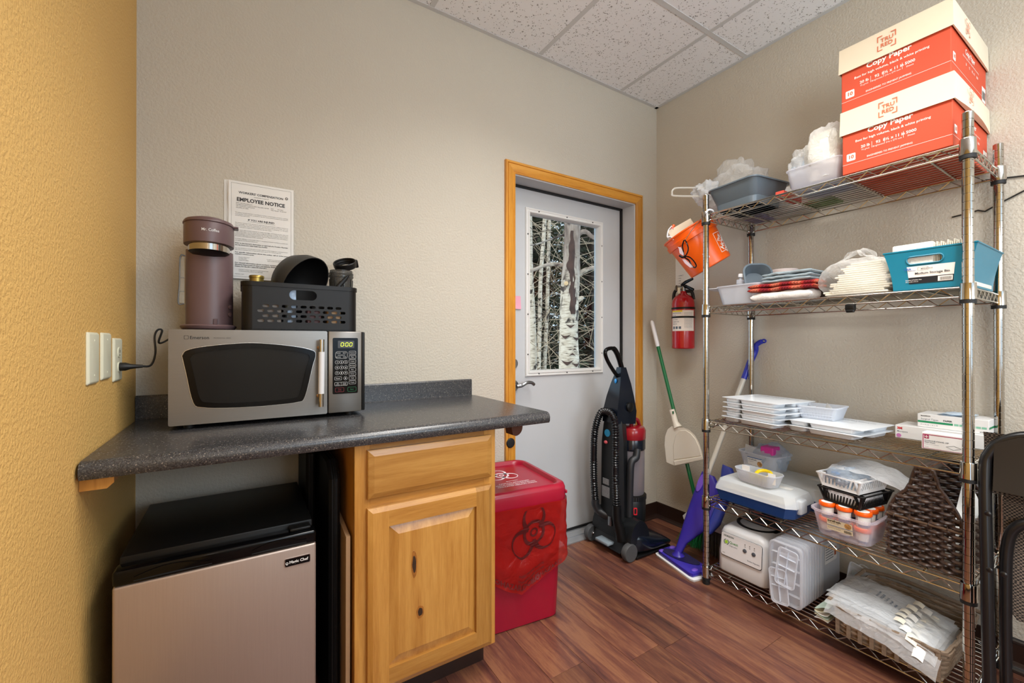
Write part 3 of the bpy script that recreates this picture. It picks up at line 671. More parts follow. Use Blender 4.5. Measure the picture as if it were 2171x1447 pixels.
part('foot', MB().cyl((-2.50, -0.07, hc), (-2.50, -0.07, mz0 + 0.002), 0.014), M_black, t); part('foot', MB().cyl((-2.03, -0.07, hc), (-2.03, -0.07, mz0 + 0.002), 0.014), M_black, t)
wpoly = bez([(-2.512, 1.128), (-2.500, 1.144), (-2.45, 1.156), (-2.34, 1.1655), (-2.23, 1.156), (-2.165, 1.142), (-2.150, 1.126), (-2.160, 1.085), (-2.183, 0.985), (-2.205, 0.969), (-2.27, 0.9645), (-2.33, 0.9635), (-2.40, 0.9655), (-2.462, 0.972), (-2.485, 0.988), (-2.502, 1.075), (-2.512, 1.128)], 4)[:-1]
wpoly = [(p.x, p.y) for p in [Vector((q[0], q[1], 0)) for q in wpoly]]
wc = (-2.331, 1.066)
wpo = [(wc[0] + (p[0] - wc[0]) * 1.008, wc[1] + (p[1] - wc[1]) * 1.012) for p in wpoly]
wpi = [(wc[0] + (p[0] - wc[0]) * 0.90, wc[1] + (p[1] - wc[1]) * 0.86) for p in wpoly]
dm = part('door', MB().plate(rrect(0.4335, mz1 - mz0, 0.005, 3, -2.3285, (mz0 + mz1) / 2), [wpo], 0.022, front((0, my + 0.011, 0))), M_steel, t, 'brushed stainless door')
part('window', MB().plate(wpoly, [wpi], 0.012, front((0, my + 0.005, 0))), M_gloss, dm)
def meshglass():
    m, n, l, b = nt('perforated dark screen')
    tc = n.new('ShaderNodeTexCoord'); v = n.new('ShaderNodeTexVoronoi'); v.inputs['Scale'].default_value = 420; v.inputs['Randomness'].default_value = 0; l.new(tc.outputs['Object'], v.inputs['Vector'])
    r_ = ramp(n, [(0.25, '#050505'), (0.4, '#1d1c1b')]); l.new(v.outputs['Distance'], r_.inputs['Fac']); l.new(r_.outputs[0], b.inputs['Base Color'])
    b.inputs['Roughness'].default_value = 0.14; b.inputs['Specular IOR Level'].default_value = 0.18; return m
part('screen', MB().prism(wpi, 0.004, front((0, my + 0.008, 0))), meshglass(), dm)
M_trim = mat('bright trim', '#c9c9c8', 0.2, 1.0)
part('window_trim', MB().tube([(p[0], my - 0.0005, p[1]) for p in wpo], 0.0013, 6, closed=True), M_trim, dm)
hb = part('handle', MB().cyl((-2.134, my - 0.03, 1.178), (-2.136, my - 0.03, 0.951), 0.0085, n=14), M_chrome, dm)
part('handle_post', MB().cyl((-2.134, my - 0.03, 1.150), (-2.139, my + 0.002, 1.150), 0.006), mat('tan plastic', '#b98d5e', 0.5), dm); part('handle_post', MB().cyl((-2.136, my - 0.03, 0.985), (-2.141, my + 0.002, 0.985), 0.006), MATS['tan plastic'], dm)
part('handle_grip', MB().cyl((-2.1342, my - 0.03, 1.136), (-2.1357, my - 0.03, 0.995), 0.0098, n=16), mat('white plastic grip', '#d9dade', 0.35), dm)
pm = part('control_panel', MB().box(-2.1085, -1.996, my, my + 0.022, mz0, mz1, 0.004, 2), M_steel, t)
part('edge_trim', MB().box(-1.996, -1.984, my + 0.003, my + 0.03, mz0 + 0.001, mz1 - 0.001, 0.004, 2), M_matblk, t)
kx0, kx1, kz0, kz1 = -2.0945, -2.0095, 0.987, 1.184
part('keypad', MB().prism(rrect(kx1 - kx0, kz1 - kz0, 0.004, 3, (kx0 + kx1) / 2, (kz0 + kz1) / 2), 0.0012, front((0, my, 0))), M_gloss, pm)
part('display', MB().prism(rrect(0.055, 0.026, 0.001, 1, -2.050, 1.161), 0.0005, front((0, my - 0.0012, 0))), mat('brown display', '#2c2620', 0.2), pm)
seg = MB()
def seg7(x, z, w, h, sh=0.12):
    s_ = 0.0018
    for a0, b0, a1, b1 in ((0, 0, 1, 0), (0, 1, 1, 1), (0, 0, 0, .5), (0, .5, 0, 1), (1, 0, 1, .5), (1, .5, 1, 1)):
        q0 = Vector((x + a0 * w + b0 * h * sh, z + b0 * h)); q1 = Vector((x + a1 * w + b1 * h * sh, z + b1 * h)); d_2 = (q1 - q0).normalized(); nn = Vector((-d_2.y, d_2.x)) * s_ / 2
        q0 += d_2 * 0.0007; q1 -= d_2 * 0.0007
        seg.add([(p.x, my - 0.0019, p.y) for p in (q0 - nn, q1 - nn, q1 + nn, q0 + nn)], [(0, 1, 2, 3)])
for x in (-2.068, -2.0525, -2.039): seg7(x, 1.1545, 0.0085, 0.0125)
for z in (1.1575, 1.163): seg.box(-2.0575, -2.056, my - 0.002, my - 0.0017, z, z + 0.0018)
part('digits', seg, mat('green digits', '#c9d82c', 0.4, emit=('#c9dd20', 1.3)), pm)
pr_ = MB(); F = lambda x, z, o=0.0016: front((x, my - o, z))
def ring_btn(x, z, w, h, r_): pr_.plate(rrect(w, h, r_, 3, x, z), [rrect(w - 0.0012, h - 0.0012, max(r_ - 0.0006, 0.0004), 3, x, z)], 0.0003, F(0, 0))
for i, s_ in enumerate(('Popcorn', 'Pizza', 'Potato', 'Beverage', 'Rice', 'Dinner', 'Fresh', 'Frozen')):
    z = 1.1310 - i * 0.0150; ring_btn(-2.0285, z, 0.0235, 0.0125, 0.003); pr_.text(s_, 0.0048, F(-2.0285, z - 0.0015), 'C', 0.0)
for i in range(9):
    x = -2.0800 + (i % 3) * 0.0145; z = 1.0985 - (i // 3) * 0.0190; ring_btn(x, z, 0.0135, 0.0125, 0.006); pr_.text(str(i + 1), 0.0075, F(x, z - 0.0026), 'C', 0.02)
ring_btn(-2.052, 1.0415, 0.0125, 0.0125, 0.006); pr_.text('0', 0.0075, F(-2.052, 1.0389), 'C', 0.02)
ring_btn(-2.0765, 1.0415, 0.0235, 0.0115, 0.002); pr_.text('Power', 0.0055, F(-2.0765, 1.0397), 'C')
ring_btn(-2.0665, 1.0220, 0.0435, 0.0125, 0.003); pr_.text('Time', 0.004, F(-2.0775, 1.0225), 'C'); pr_.text('Defrost', 0.004, F(-2.0775, 1.0180), 'C'); pr_.text('Weight', 0.004, F(-2.0555, 1.0225), 'C'); pr_.text('Defrost', 0.004, F(-2.0555, 1.0180), 'C'); pr_.box(-2.0668, -2.0662, my - 0.0018, my - 0.0015, 1.017, 1.027)
ring_btn(-2.0655, 1.1235, 0.0400, 0.0250, 0.007)
for a, b2, s_ in ((-2.0755, 1.1290, 'CLOCK'), (-2.0555, 1.1290, 'RESET'), (-2.0755, 1.1150, 'MEMORY'), (-2.0555, 1.1150, 'TIMER')): pr_.text(s_, 0.0042, F(a, b2), 'C')
pr_.box(-2.078, -2.053, my - 0.0018, my - 0.0015, 1.1230, 1.1240)
part('print', pr_, M_print, pm)
rd = MB(); rd.plate(rrect(0.029, 0.0155, 0.003, 3, -2.0715, 1.0015), [rrect(0.0276, 0.0141, 0.0024, 3, -2.0715, 1.0015)], 0.0003, F(0, 0)); rd.text('Stop', 0.0055, F(-2.0715, 1.0020), 'C'); rd.text('Cancel', 0.004, F(-2.0715, 0.9970), 'C')
part('stop_button', rd, mat('dark red print', '#8a2430', 0.5), pm)
gn = MB(); gn.plate(rrect(0.029, 0.0155, 0.003, 3, -2.0300, 1.0015), [rrect(0.0276, 0.0141, 0.0024, 3, -2.0300, 1.0015)], 0.0003, F(0, 0)); gn.text('Start', 0.006, F(-2.0300, 0.9995), 'C')
part('start_button', gn, mat('green print', '#1f7a4d', 0.5), pm)
lg = MB(); lg.text('Emerson', 0.0135, front((-2.495, my - 0.0004, 1.178)), 'L', 0.015); lg.plate(rrect(0.011, 0.011, 0.001, 1, -2.503, 1.183), [rrect(0.009, 0.009, 0.001, 1, -2.503, 1.183)], 0.0002, front((0, my - 0.0004, 0))); lg.text('PROFESSIONAL SERIES', 0.0045, front((-2.436, my - 0.0004, 1.180)))
part('logo', lg, M_ink, dm)

# ------------------------------------------------------------------ coffee maker on the microwave
M_cof = mat('dusty plum plastic', '#6a5456', 0.40, bump=0.05, bscale=900)
t = thing('coffee_maker', 'tall dusty plum single-serve coffee maker on top of the microwave', 'coffee maker', (-2.455, -0.175, mz1))
bx, by = -2.455, -0.155
def oval(rx, ry, z, cy_=0.0, n_=36): return [(bx + rx * math.cos(2 * PI * i / n_), by + cy_ + ry * math.sin(2 * PI * i / n_), z) for i in range(n_)]
part('base_tray', MB().loft([oval(0.060, 0.075, mz1 + 0.001, -0.025), oval(0.072, 0.088, mz1 + 0.004, -0.025), oval(0.077, 0.093, mz1 + 0.012, -0.025), oval(0.077, 0.093, mz1 + 0.015, -0.025), oval(0.073, 0.089, mz1 + 0.018, -0.025), oval(0.05, 0.06, mz1 + 0.018, -0.025)]), M_cof, t)
part('body', MB().loft([oval(0.0665, 0.055, mz1 + 0.017, 0.02), oval(0.0665, 0.055, 1.29, 0.02), oval(0.0665, 0.055, 1.475, 0.02)]), M_cof, t)
part('seam_latch', MB().box(bx + 0.012, bx + 0.024, by - 0.0375, by - 0.033, 1.227, 1.246, 0.001, 1), mat('plum seam', '#5d4549', 0.4), t)
def oval2(rx, ry, z, tilt=0.0, n_=40): return [(bx + rx * math.cos(2 * PI * i / n_), by - 0.012 + ry * math.sin(2 * PI * i / n_), z + tilt * math.sin(2 * PI * i / n_)) for i in range(n_)]
part('brew_head', MB().loft([oval2(0.060, 0.080, 1.488), oval2(0.069, 0.0885, 1.489), oval2(0.0695, 0.089, 1.492), oval2(0.0695, 0.089, 1.551), oval2(0.068, 0.0875, 1.5545)]), M_cof, t)
part('lid', MB().loft([oval2(0.0675, 0.087, 1.5535), oval2(0.0715, 0.0915, 1.555, 0), oval2(0.0715, 0.0915, 1.558), oval2(0.067, 0.086, 1.566), oval2(0.050, 0.066, 1.573), oval2(0.02, 0.03, 1.576)]), M_cof, t)
part('lid_tab', MB().box(bx + 0.060, bx + 0.082, by - 0.04, by + 0.0, 1.553, 1.559, 0.002, 1), M_cof, t)
bd = part('brew_collar', MB().loft([oval2(0.053, 0.066, 1.4665), oval2(0.0575, 0.0735, 1.467), oval2(0.0575, 0.0735, 1.4875)]), M_chrome, t, 'chrome collar under the brew head')
part('spout', MB().loft([oval2(0.056, 0.072, 1.4665), oval2(0.045, 0.055, 1.457), oval2(0.02, 0.03, 1.452)]), M_matblk, t)
part('button', MB().lathe([(0.0075, 0), (0.0075, 0.003), (0.006, 0.004)], 16, frame((bx + 0.0575, by - 0.012, 1.288), (0.62, 0.78, 0), (0, 0, 1))), M_cof, t)
part('button', MB().lathe([(0.0075, 0), (0.0075, 0.003), (0.006, 0.004)], 16, frame((bx + 0.0575, by - 0.012, 1.262), (0.62, 0.78, 0), (0, 0, 1))), M_cof, t)
wn = MB().tube(bez([(bx - 0.0655, by, 1.452), (bx - 0.078, by - 0.002, 1.447), (bx - 0.080, by - 0.002, 1.36), (bx - 0.083, by - 0.002, 1.297), (bx - 0.068, by, 1.295)], 5), 0.0022, 6)
for z in (1.38, 1.335): wn.tube([(bx - 0.081, by - 0.002, z), (bx - 0.068, by, z)], 0.0018, 6)
part('water_gauge', wn, mat('smoky gauge rim', '#4c463e', 0.3), t)
part('gauge_window', MB().box(bx - 0.081, bx - 0.067, by - 0.004, by + 0.001, 1.297, 1.447), film('clear gauge plastic', '#dfe0d8', 0.7, 0.1), t)
def cyl_wrap(cx_, cy_, rx, ry, a0, z): return lambda v: (cx_ + rx * math.cos(a0 + v.x / ((rx + ry) / 2)), cy_ + ry * math.sin(a0 + v.x / ((rx + ry) / 2)), z + v.y)
part('logo', MB().text('Mr. Coffee', 0.0125, None, 'C', 0.01, fn=cyl_wrap(bx, by - 0.012, 0.0699, 0.0894, R(-84), 1.522)), M_print, t)

# ------------------------------------------------------------------ basket of black kitchenware
M_bask = mat('black plastic', '#111010', 0.45, spec=0.3, bump=0.05, bscale=500)
bx0, bx1, by0, by1, bz0, bz1 = -2.364, -2.004, -0.288, -0.040, mz1 + 0.001, 1.366
t = thing('storage_basket', 'black plastic basket with slotted front and handle hole on the microwave', 'basket', ((bx0 + bx1) / 2, (by0 + by1) / 2, mz1))
slots = [rrect(0.086, 0.0335, 0.0165, 6, -2.184, 1.330)]
for r_ in range(4):
    nn = 9 if r_ % 2 == 0 else 10
    for q in range(nn):
        slots.append(rrect(0.0195, 0.0095, 0.0045, 3, -2.183 + (q - (nn - 1) / 2) * 0.0283, 1.2895 - r_ * 0.0163))
part('front_panel', MB().plate([(bx0 + 0.03, bz0 + 0.004), (bx1 - 0.03, bz0 + 0.004), (bx1 - 0.03, bz1), (bx0 + 0.03, bz1)], slots, 0.003, front((0, by0 + 0.0015, 0))), M_bask, t, smooth=False)
def ushape(z, o=0.0):
    pts = rrect(bx1 - bx0 - 2 * o, by1 - by0 - 2 * o, 0.03 - o, 6, (bx0 + bx1) / 2, (by0 + by1) / 2)
    k2 = 3 * 7; pts = pts[k2:] + pts[:k2]         # start at the bottom-right corner and go round to the bottom-left
    return [(p[0], p[1], z) for p in pts]
ub = MB(); o_, i_ = ushape(0), ushape(0, 0.003)
ub.loft([[(p[0], p[1], bz0) for p in o_], [(p[0], p[1], bz1) for p in o_], [(p[0], p[1], bz1) for p in i_], [(p[0], p[1], bz0) for p in i_]], False, False, closed=False)
part('wall', ub, M_bask, t)
part('floor', MB().prism(rrect(bx1 - bx0 - 0.003, by1 - by0 - 0.003, 0.028, 6, (bx0 + bx1) / 2, (by0 + by1) / 2), 0.003, Matrix.Translation((0, 0, bz0))), M_bask, t)
rm = MB(); R0 = rrect(bx1 - bx0 + 0.006, by1 - by0 + 0.006, 0.033, 6, (bx0 + bx1) / 2, (by0 + by1) / 2); R1 = rrect(bx1 - bx0 - 0.004, by1 - by0 - 0.004, 0.029, 6, (bx0 + bx1) / 2, (by0 + by1) / 2)
rm.loft([[(*p, 1.354) for p in R1], [(*p, 1.354) for p in R0], [(*p, bz1 + 0.002) for p in R0], [(*p, bz1 + 0.002) for p in R1], [(*p, 1.354) for p in R1]], False, False)
part('rim', rm, M_bask, t)
bz = bz0 + 0.003
M_cone = mat('matt black bowl', '#1d1e1f', 0.42); M_in = mat('black bowl inside', '#060607', 0.55, spec=0.2)
_ax = Vector((0.62, -0.62, -0.48)).normalized(); _ay = _ax.orthogonal().normalized(); bm_ = Matrix.Translation((-2.172, -0.160, 1.388)) @ frame((0, 0, 0), _ay, _ax.cross(_ay))
t = thing('black_bowl', 'black rounded bowl lying on its side in the black basket', 'bowl', (-2.182, -0.165, 1.30), world=True)
part('bowl', MB().lathe([(0.022, -0.092), (0.05, -0.087), (0.083, -0.062), (0.104, -0.022), (0.110, 0.012), (0.110, 0.016), (0.107, 0.015)], 40, bm_, True, False), mat('matt charcoal bowl', '#2f302f', 0.5), t, ang=1.2)
part('bowl_inside', MB().lathe([(0.107, 0.015), (0.101, -0.018), (0.078, -0.055), (0.045, -0.078), (0.002, -0.083)], 40, bm_, False, True), M_in, t, ang=1.2)
t = thing('jar', 'jar with a gold screw lid at the left end of the black basket', 'jar', (-2.318, -0.125, bz))
part('glass', MB().lathe([(0.026, 0), (0.028, 0.004), (0.028, 0.16), (0.022, 0.172)], 20, Matrix.Translation((-2.318, -0.125, bz))), mat('amber jar', '#6b5632', 0.15), t)
part('lid', MB().lathe([(0.0225, 0.172), (0.0225, 0.187), (0.024, 0.188), (0.024, 0.194), (0.0225, 0.1965), (0.002, 0.1965)], 28, Matrix.Translation((-2.318, -0.125, bz))), mat('gold lid', '#a8904a', 0.35, 0.7), t)
M_smoke = film('smoky clear plastic', '#5d5c58', 0.45, 0.12)
t = thing('blender_jar', 'smoky clear ribbed cup standing upright in the black basket', 'cup', (-2.03, -0.12, bz))
part('cup', MB().lathe([(0.033, 0), (0.035, 0.003), (0.042, 0.21), (0.046, 0.213), (0.046, 0.219), (0.044, 0.221), (0.046, 0.224), (0.046, 0.229), (0.043, 0.231), (0.042, 0.24), (0.0405, 0.24), (0.040, 0.21), (0.032, 0.006), (0.001, 0.006)], 30, Matrix.Translation((-2.03, -0.12, bz))), M_smoke, t)
rb = MB()
for q in range(8):
    a = 2 * PI * q / 8; rb.tube([(-2.03 + 0.0365 * math.cos(a), -0.12 + 0.0365 * math.sin(a), bz + 0.02), (-2.03 + 0.0435 * math.cos(a), -0.12 + 0.0435 * math.sin(a), bz + 0.205)], 0.0016, 5)
part('rib', rb, M_matblk, t, kind='stuff')
t = thing('screw_lid', 'black screw ring with a lug, tilted on top of the smoky cup', 'lid', (-2.005, -0.12, 1.45))
lm = Matrix.Translation((-2.016, -0.125, 1.477)) @ Euler((R(26), R(-18), 0)).to_matrix().to_4x4()
part('ring', MB().lathe([(0.034, -0.012), (0.041, -0.012), (0.043, -0.004), (0.044, 0.010), (0.0415, 0.013), (0.039, 0.011), (0.0385, 0.006), (0.040, 0.004), (0.0385, 0.001), (0.039, -0.002), (0.037, -0.008), (0.034, -0.010), (0.034, -0.012)], 32, lm, False, False), M_bask, t)
part('lug', MB().box(0.036, 0.050, -0.008, 0.008, -0.022, 0.010, 0.004, 2, lm), M_bask, t)
t = thing('spatula', 'black oval spatula blade leaning in front of the smoky cup', 'spatula', (-2.045, -0.175, bz))
part('blade', MB().loft([[(-2.058 + q * 0.045 + 0.014 * s_ * math.cos(R(a)), -0.18 + 0.004 * math.sin(R(a)), 1.372 + q * 0.058 + s_ * 0.004 * math.cos(R(a))) for a in range(0, 360, 30)] for q, s_ in ((0, 0.7), (0.25, 1.0), (0.55, 1.0), (0.8, 0.7), (0.95, 0.35), (1.0, 0.05))]), M_matblk, t)
part('shaft', MB().cyl((-2.058, -0.18, 1.375), (-2.10, -0.17, bz + 0.002), 0.0045), M_matblk, t)
# small things seen through the slots of the basket
def carton(name, label, x0, x1, y0, y1, h, col, cat='packet', g='packets inside the black basket'):
    t_ = thing(name, label, cat, ((x0 + x1) / 2, (y0 + y1) / 2, bz), g)
    part('body', MB().box(x0, x1, y0, y1, bz, bz + h, 0.002, 1), mat(label[:24], col, 0.5, var=0.4, vscale=60), t_)
carton('packet', 'blue and white packet seen through the handle hole of the black basket', -2.232, -2.205, -0.275, -0.20, 0.14, '#9db6d3')
carton('packet', 'silver grey packet at the left slots of the black basket', -2.335, -2.25, -0.275, -0.22, 0.085, '#8f857c')
carton('packet', 'tan packet at the right slots of the black basket', -2.105, -2.06, -0.275, -0.23, 0.075, '#b08b5f')
carton('packet', 'dark red packet in the middle of the black basket', -2.17, -2.125, -0.275, -0.24, 0.07, '#4e2226')
t = thing('white_plate', 'white dish edge lying inside the black basket behind the handle hole', 'dish', (-2.17, -0.17, bz + 0.08))
part('dish', MB().lathe([(0.03, 0), (0.06, 0.008), (0.062, 0.01), (0.03, 0.003), (0.001, 0.003)], 24, Matrix.Translation((-2.165, -0.195, bz + 0.088))), M_print, t)
part('dish_stand', MB().cyl((-2.165, -0.195, bz), (-2.165, -0.195, bz + 0.09), 0.02), M_matblk, t)

# ------------------------------------------------------------------ wall plates, cord, notice
M_ivory = mat('ivory plastic', '#e6e4cb', 0.35)
def wallplate(label, y0, y1, z0, z1, cat):
    t_ = thing('wall_plate' if cat == 'wall plate' else 'power_outlet', label, cat, (LX, (y0 + y1) / 2, (z0 + z1) / 2))
    M_ = frame((LX, (y0 + y1) / 2, (z0 + z1) / 2), (0, 1, 0), (0, 0, 1))
    w, h = y1 - y0, z1 - z0; f_ = lambda a, r_: rrect(w - a, h - a, r_, 4)
    part('plate', MB().loft([[(*p, 0.0005) for p in f_(0, 0.004)], [(*p, 0.002) for p in f_(0, 0.004)], [(*p, 0.0055) for p in f_(0.006, 0.004)], [(*p, 0.0065) for p in f_(0.012, 0.003)]], M=M_), M_ivory, t_)
    return t_, M_
for lab, y0, y1, z0, z1 in (('blank ivory wall plate on the ochre wall, farthest from the corner', -0.555, -0.468, 1.068, 1.192), ('blank ivory wall plate between the other plate and the power outlet', -0.438, -0.353, 1.071, 1.193)):
    t, M_ = wallplate(lab, y0, y1, z0, z1, 'wall plate')
    for q in (-0.042, 0.042): part('screw', MB().lathe([(0.0032, 0.006), (0.003, 0.0072), (0.0005, 0.0075)], 10, M_ @ Matrix.Translation((0, q, 0))), M_ivory, t)
t, M_ = wallplate('ivory duplex power outlet on the ochre wall with a black plug in it', -0.318, -0.228, 1.057, 1.180, 'outlet')
for q in (0.021, -0.021):
    s_ = part('socket', MB().prism([(p[0], p[1] + q) for p in rrect(0.034, 0.029, 0.012, 4)], 0.0085, M_, 0.001), M_ivory, t)
    if q > 0: part('slot', MB().box(-0.008, -0.0055, q - 0.001, q + 0.008, 0.0083, 0.0088, M=M_).box(0.0055, 0.008, q - 0.001, q + 0.007, 0.0083, 0.0088, M=M_).lathe([(0.0024, 0.0083), (0.0024, 0.0088)], 10, M_ @ Matrix.Translation((0, q - 0.008, 0))), M_black, s_)
M_cord = mat('black cord', '#121212', 0.45)
t = thing('power_cable', 'black power cable plugged into the ivory outlet, running up behind the microwave', 'cord', (LX + 0.009, -0.273, 1.098))
pz = 1.098
part('plug', MB().loft([[(LX + 0.009 + a, -0.273 + w_ * math.cos(R(g)), pz + h_ * math.sin(R(g))) for g in range(0, 360, 30)] for a, w_, h_ in ((0.0, 0.012, 0.012), (0.012, 0.012, 0.012), (0.022, 0.009, 0.008), (0.030, 0.007, 0.0065), (0.05, 0.0045, 0.0045))]), M_cord, t)
part('cable', MB().tube(bez([(LX + 0.055, -0.273, pz), (LX + 0.075, -0.255, 1.10), (LX + 0.078, -0.20, 1.135), (LX + 0.068, -0.14, 1.185), (LX + 0.072, -0.115, 1.208), (LX + 0.083, -0.11, 1.207), (LX + 0.075, -0.115, 1.170), (LX + 0.085, -0.105, 1.168), (LX + 0.115, -0.10, 1.190), (LX + 0.16, -0.085, 1.214), (LX + 0.20, -0.09, 1.214)], 6), 0.0030, 8), M_cord, t)
M_paper = mat('white paper', '#e9e8e4', 0.85)
t = thing('employee_notice', 'stack of white notice sheets headed EMPLOYEE NOTICE taped on the beige wall', 'notice', (-2.303, -0.004, 1.60))
part('back_sheet', MB().sheet(lambda u, v: (-2.419 + 0.222 * u, -0.0022 - 0.001 * math.sin(4 * u), 1.413 + 0.361 * v), 6, 8), M_paper, t)
part('back_sheet', MB().sheet(lambda u, v: (-2.412 + 0.222 * u, -0.0048 - 0.001 * math.sin(5 * u), 1.411 + 0.363 * v), 6, 8), M_paper, t)
def pap(v):   # the front sheet has two fold creases
    x, z = v[0], v[1]; f_ = (z - 1.408) / 0.366
    return -0.0085 - 0.006 * (1 - abs(((f_ * 3) % 1.0) * 2 - 1)) * (0.6 + 0.4 * math.sin(7 * x))
part('front_sheet', MB().sheet(lambda u, v: (-2.406 + 0.217 * u, pap((-2.406 + 0.217 * u, 1.408 + 0.366 * v)), 1.408 + 0.366 * v), 8, 36), M_paper, t)
tx = MB(); nc = -2.3
wrapn = lambda x, z: (lambda v: (x + v.x, pap((x + v.x, z + v.y)) - 0.0006, z + v.y))
def ntext(s_, size, x, z, al='C', bold=0.0, w=None): tx.text(s_, size, None, al, bold, w, wrapn(x, z))
ntext("WORKERS' COMPENSATION", 0.0115, nc, 1.728, 'C', 0.025); ntext('INSURANCE COVERAGE', 0.0045, nc, 1.719); ntext('EMPLOYEE NOTICE', 0.0185, nc, 1.699, 'C', 0.035)
for i, s_ in enumerate(('FIRST LINE WELLNESS LLC', 'FLEXIBLE BENEFITS HEALTH AND WELLNESS CENTER', '100 COMMONS LOOP SUITE F', 'KALISPELL MT 59901')): ntext(s_, 0.0045, -2.382, 1.690 - i * 0.0058, 'L')
ntext('Date:          06/17/2021', 0.0045, -2.268, 1.686, 'L'); ntext('Policy Number:  03-268138-7', 0.0045, -2.268, 1.680, 'L')
z = 1.655
paras = [(['The above named employer is enrolled in workers compensation insurance coverage', 'meeting the requirements of Montana law for work related accidents and diseases', 'and reporting requirements.'], 0),
    (['@IF YOU ARE INJURED'], 1),
    (['Any person injured on the job must be given first aid and, if needed, medical treatment as', 'soon as possible. The choice of physician for the first visit is made by the worker, who may', 'keep that provider unless another is designated by the insurer in writing later on. The injury', 'must be reported to a supervisor within thirty days after the accident.'], 0),
    (['Report every injury to your employer no matter how slight, and include the time, place and', 'nature of the injury. You have thirty days to notify the employer in writing. You must submit', 'a signed claim form within twelve months from the date of the accident or when you first', 'have knowledge of an occupational disease. You can obtain the form from the employer,', 'the insurer or the Department of Labor and Industry.'], 0),
    (['A worker suffering a compensable injury or occupational disease is entitled to medical care', 'and wages for time lost as provided by law.'], 0),
    (["Prior to the insurer's designation or approval of a Treating Physician", 'you may choose your initial Health Care Provider.'], 1),
    (['You may continue to see the same provider until the insurer designates a treating physician.', 'After that you need approval to change, and the insurer pays for the treatment approved.'], 0),
    (['For specific information about this policy, call or write your', "employer's insurance carrier:"], 1),
    (['          Montana State Fund                                                 To report an on the job injury', '          P.O. Box 4759                                                           please call 800 332 6102', '          Helena, MT 59604'], 0),
    (["For general information about workers' compensation, call the", 'Montana Department of Labor and Industry, Employment Relations', 'Division, P.O. Box 8011, Helena MT 59604 8011.'], 1),
    (['          FAILURE TO POST THIS SIGN IN PORTIONS OF THE', '          WORKPLACE WILL RESULT IN A $50 FINE'], 0)]
for ls, b_ in paras:
    for s_ in ls:
        if s_[0] == '@': ntext(s_[1:], 0.0095, nc, z - 0.004, 'C', 0.03); z -= 0.009; tx.add([(nc - 0.047, pap((nc, z)) - 0.0006, z + 0.001), (nc + 0.047, pap((nc, z)) - 0.0006, z + 0.001), (nc + 0.047, pap((nc, z)) - 0.0006, z + 0.0016), (nc - 0.047, pap((nc, z)) - 0.0006, z + 0.0016)], [(0, 1, 2, 3)]); z -= 0.003
        else:
            full = len(s_) > 55 and not s_.startswith('  '); ntext(s_, 0.0052 if b_ else 0.0042, -2.385, z, 'L', 0.03 if b_ else 0.0, None if not full else (0.176 if s_ is not ls[-1] else None)); z -= 0.0066 if b_ else 0.0056
    z -= 0.005
ntext('FORM REV 11/2019', 0.0035, -2.385, 1.424, 'L')
for a0, b0, a1, b1 in ((-2.397, 1.416, -2.198, 1.4166), (-2.397, 1.765, -2.198, 1.7656)): tx.sheet(lambda u, v: (a0 + (a1 - a0) * u, pap((a0 + (a1 - a0) * u, b0)) - 0.0006, b0 + (b1 - b0) * v), 6, 1)
for x in (-2.397, -2.1985): tx.sheet(lambda u, v: (x + 0.0005 * u, pap((x, 1.416 + 0.349 * v)) - 0.0006, 1.416 + 0.349 * v), 1, 40)
tx.plate(circ(0.005, 14, -2.214, 1.735), [circ(0.003, 10, -2.214, 1.735)], 0.0001, front((0, -0.013, 0)))
part('print', tx, mat('grey black ink', '#3c3c3e', 0.8), t, smooth=False)

# ------------------------------------------------------------------ under the worktop
t = thing('mini_fridge', 'small black refrigerator with a brushed taupe steel door under the worktop', 'fridge', (-2.398, -0.35, 0))
fx0, fx1, fz = -2.613, -2.185, 0.655
part('cabinet', MB().box(fx0 + 0.004, fx1 - 0.004, -0.552, -0.155, 0.012, fz, 0.004, 2), M_matblk, t)
part('door', MB().box(fx0, fx1, -0.603, -0.556, 0.03, 0.606, 0.006, 3), steelmat('taupe brushed steel', '#b3a298', 0.42, (60, 60, 1.2)), t, 'brushed taupe steel door')
hb_ = MB().box(fx0, fx1, -0.604, -0.556, 0.606, 0.642, 0.007, 3)
dc_ = part('door_cap', hb_, M_gloss, t, 'gloss black cap with two finger recesses')
for c_, w_ in ((-2.50, 0.15), (-2.275, 0.13)):
    part('finger_recess', MB().sheet(lambda u, v: (c_ + w_ * (u - 0.5), -0.6045 - 0.001 + 0.004 * math.sin(PI * v), 0.613 + 0.004 * 0 + (0.010 + 0.014 * math.sin(PI * min(1, u * 1.1))) * v), 14, 5), M_in, dc_)
part('hinge_cover', MB().box(fx1 - 0.065, fx1 - 0.012, -0.590, -0.555, 0.642, 0.652, 0.004, 2), M_matblk, t)
bdg = part('badge', MB().prism(rrect(0.062, 0.021, 0.003, 3), 0.0015, front((-2.232, -0.603, 0.568))), M_gloss, t)
part('badge_rim', MB().plate(rrect(0.064, 0.023, 0.0035, 3), [rrect(0.0615, 0.0205, 0.003, 3)], 0.002, front((-2.232, -0.604, 0.568))), M_trim, bdg)
part('badge_text', MB().text('Magic Chef', 0.0105, front((-2.2565 + 0.004, -0.6049, 0.5645)), 'L', 0.03, 0.047).plate(circ(0.0035, 10, -2.258, 0.5665), [circ(0.002, 8, -2.258, 0.5665)], 0.0003, front((0, -0.6049, 0))).rect(-2.2595, -2.2565, 0.562, 0.565, front((0, -0.6049, 0))), M_print, bdg)
for x in (fx0 + 0.04, fx1 - 0.04):
    for y in (-0.52, -0.2): part('foot', MB().cyl((x, y, 0), (x, y, 0.014), 0.015), M_black, t)
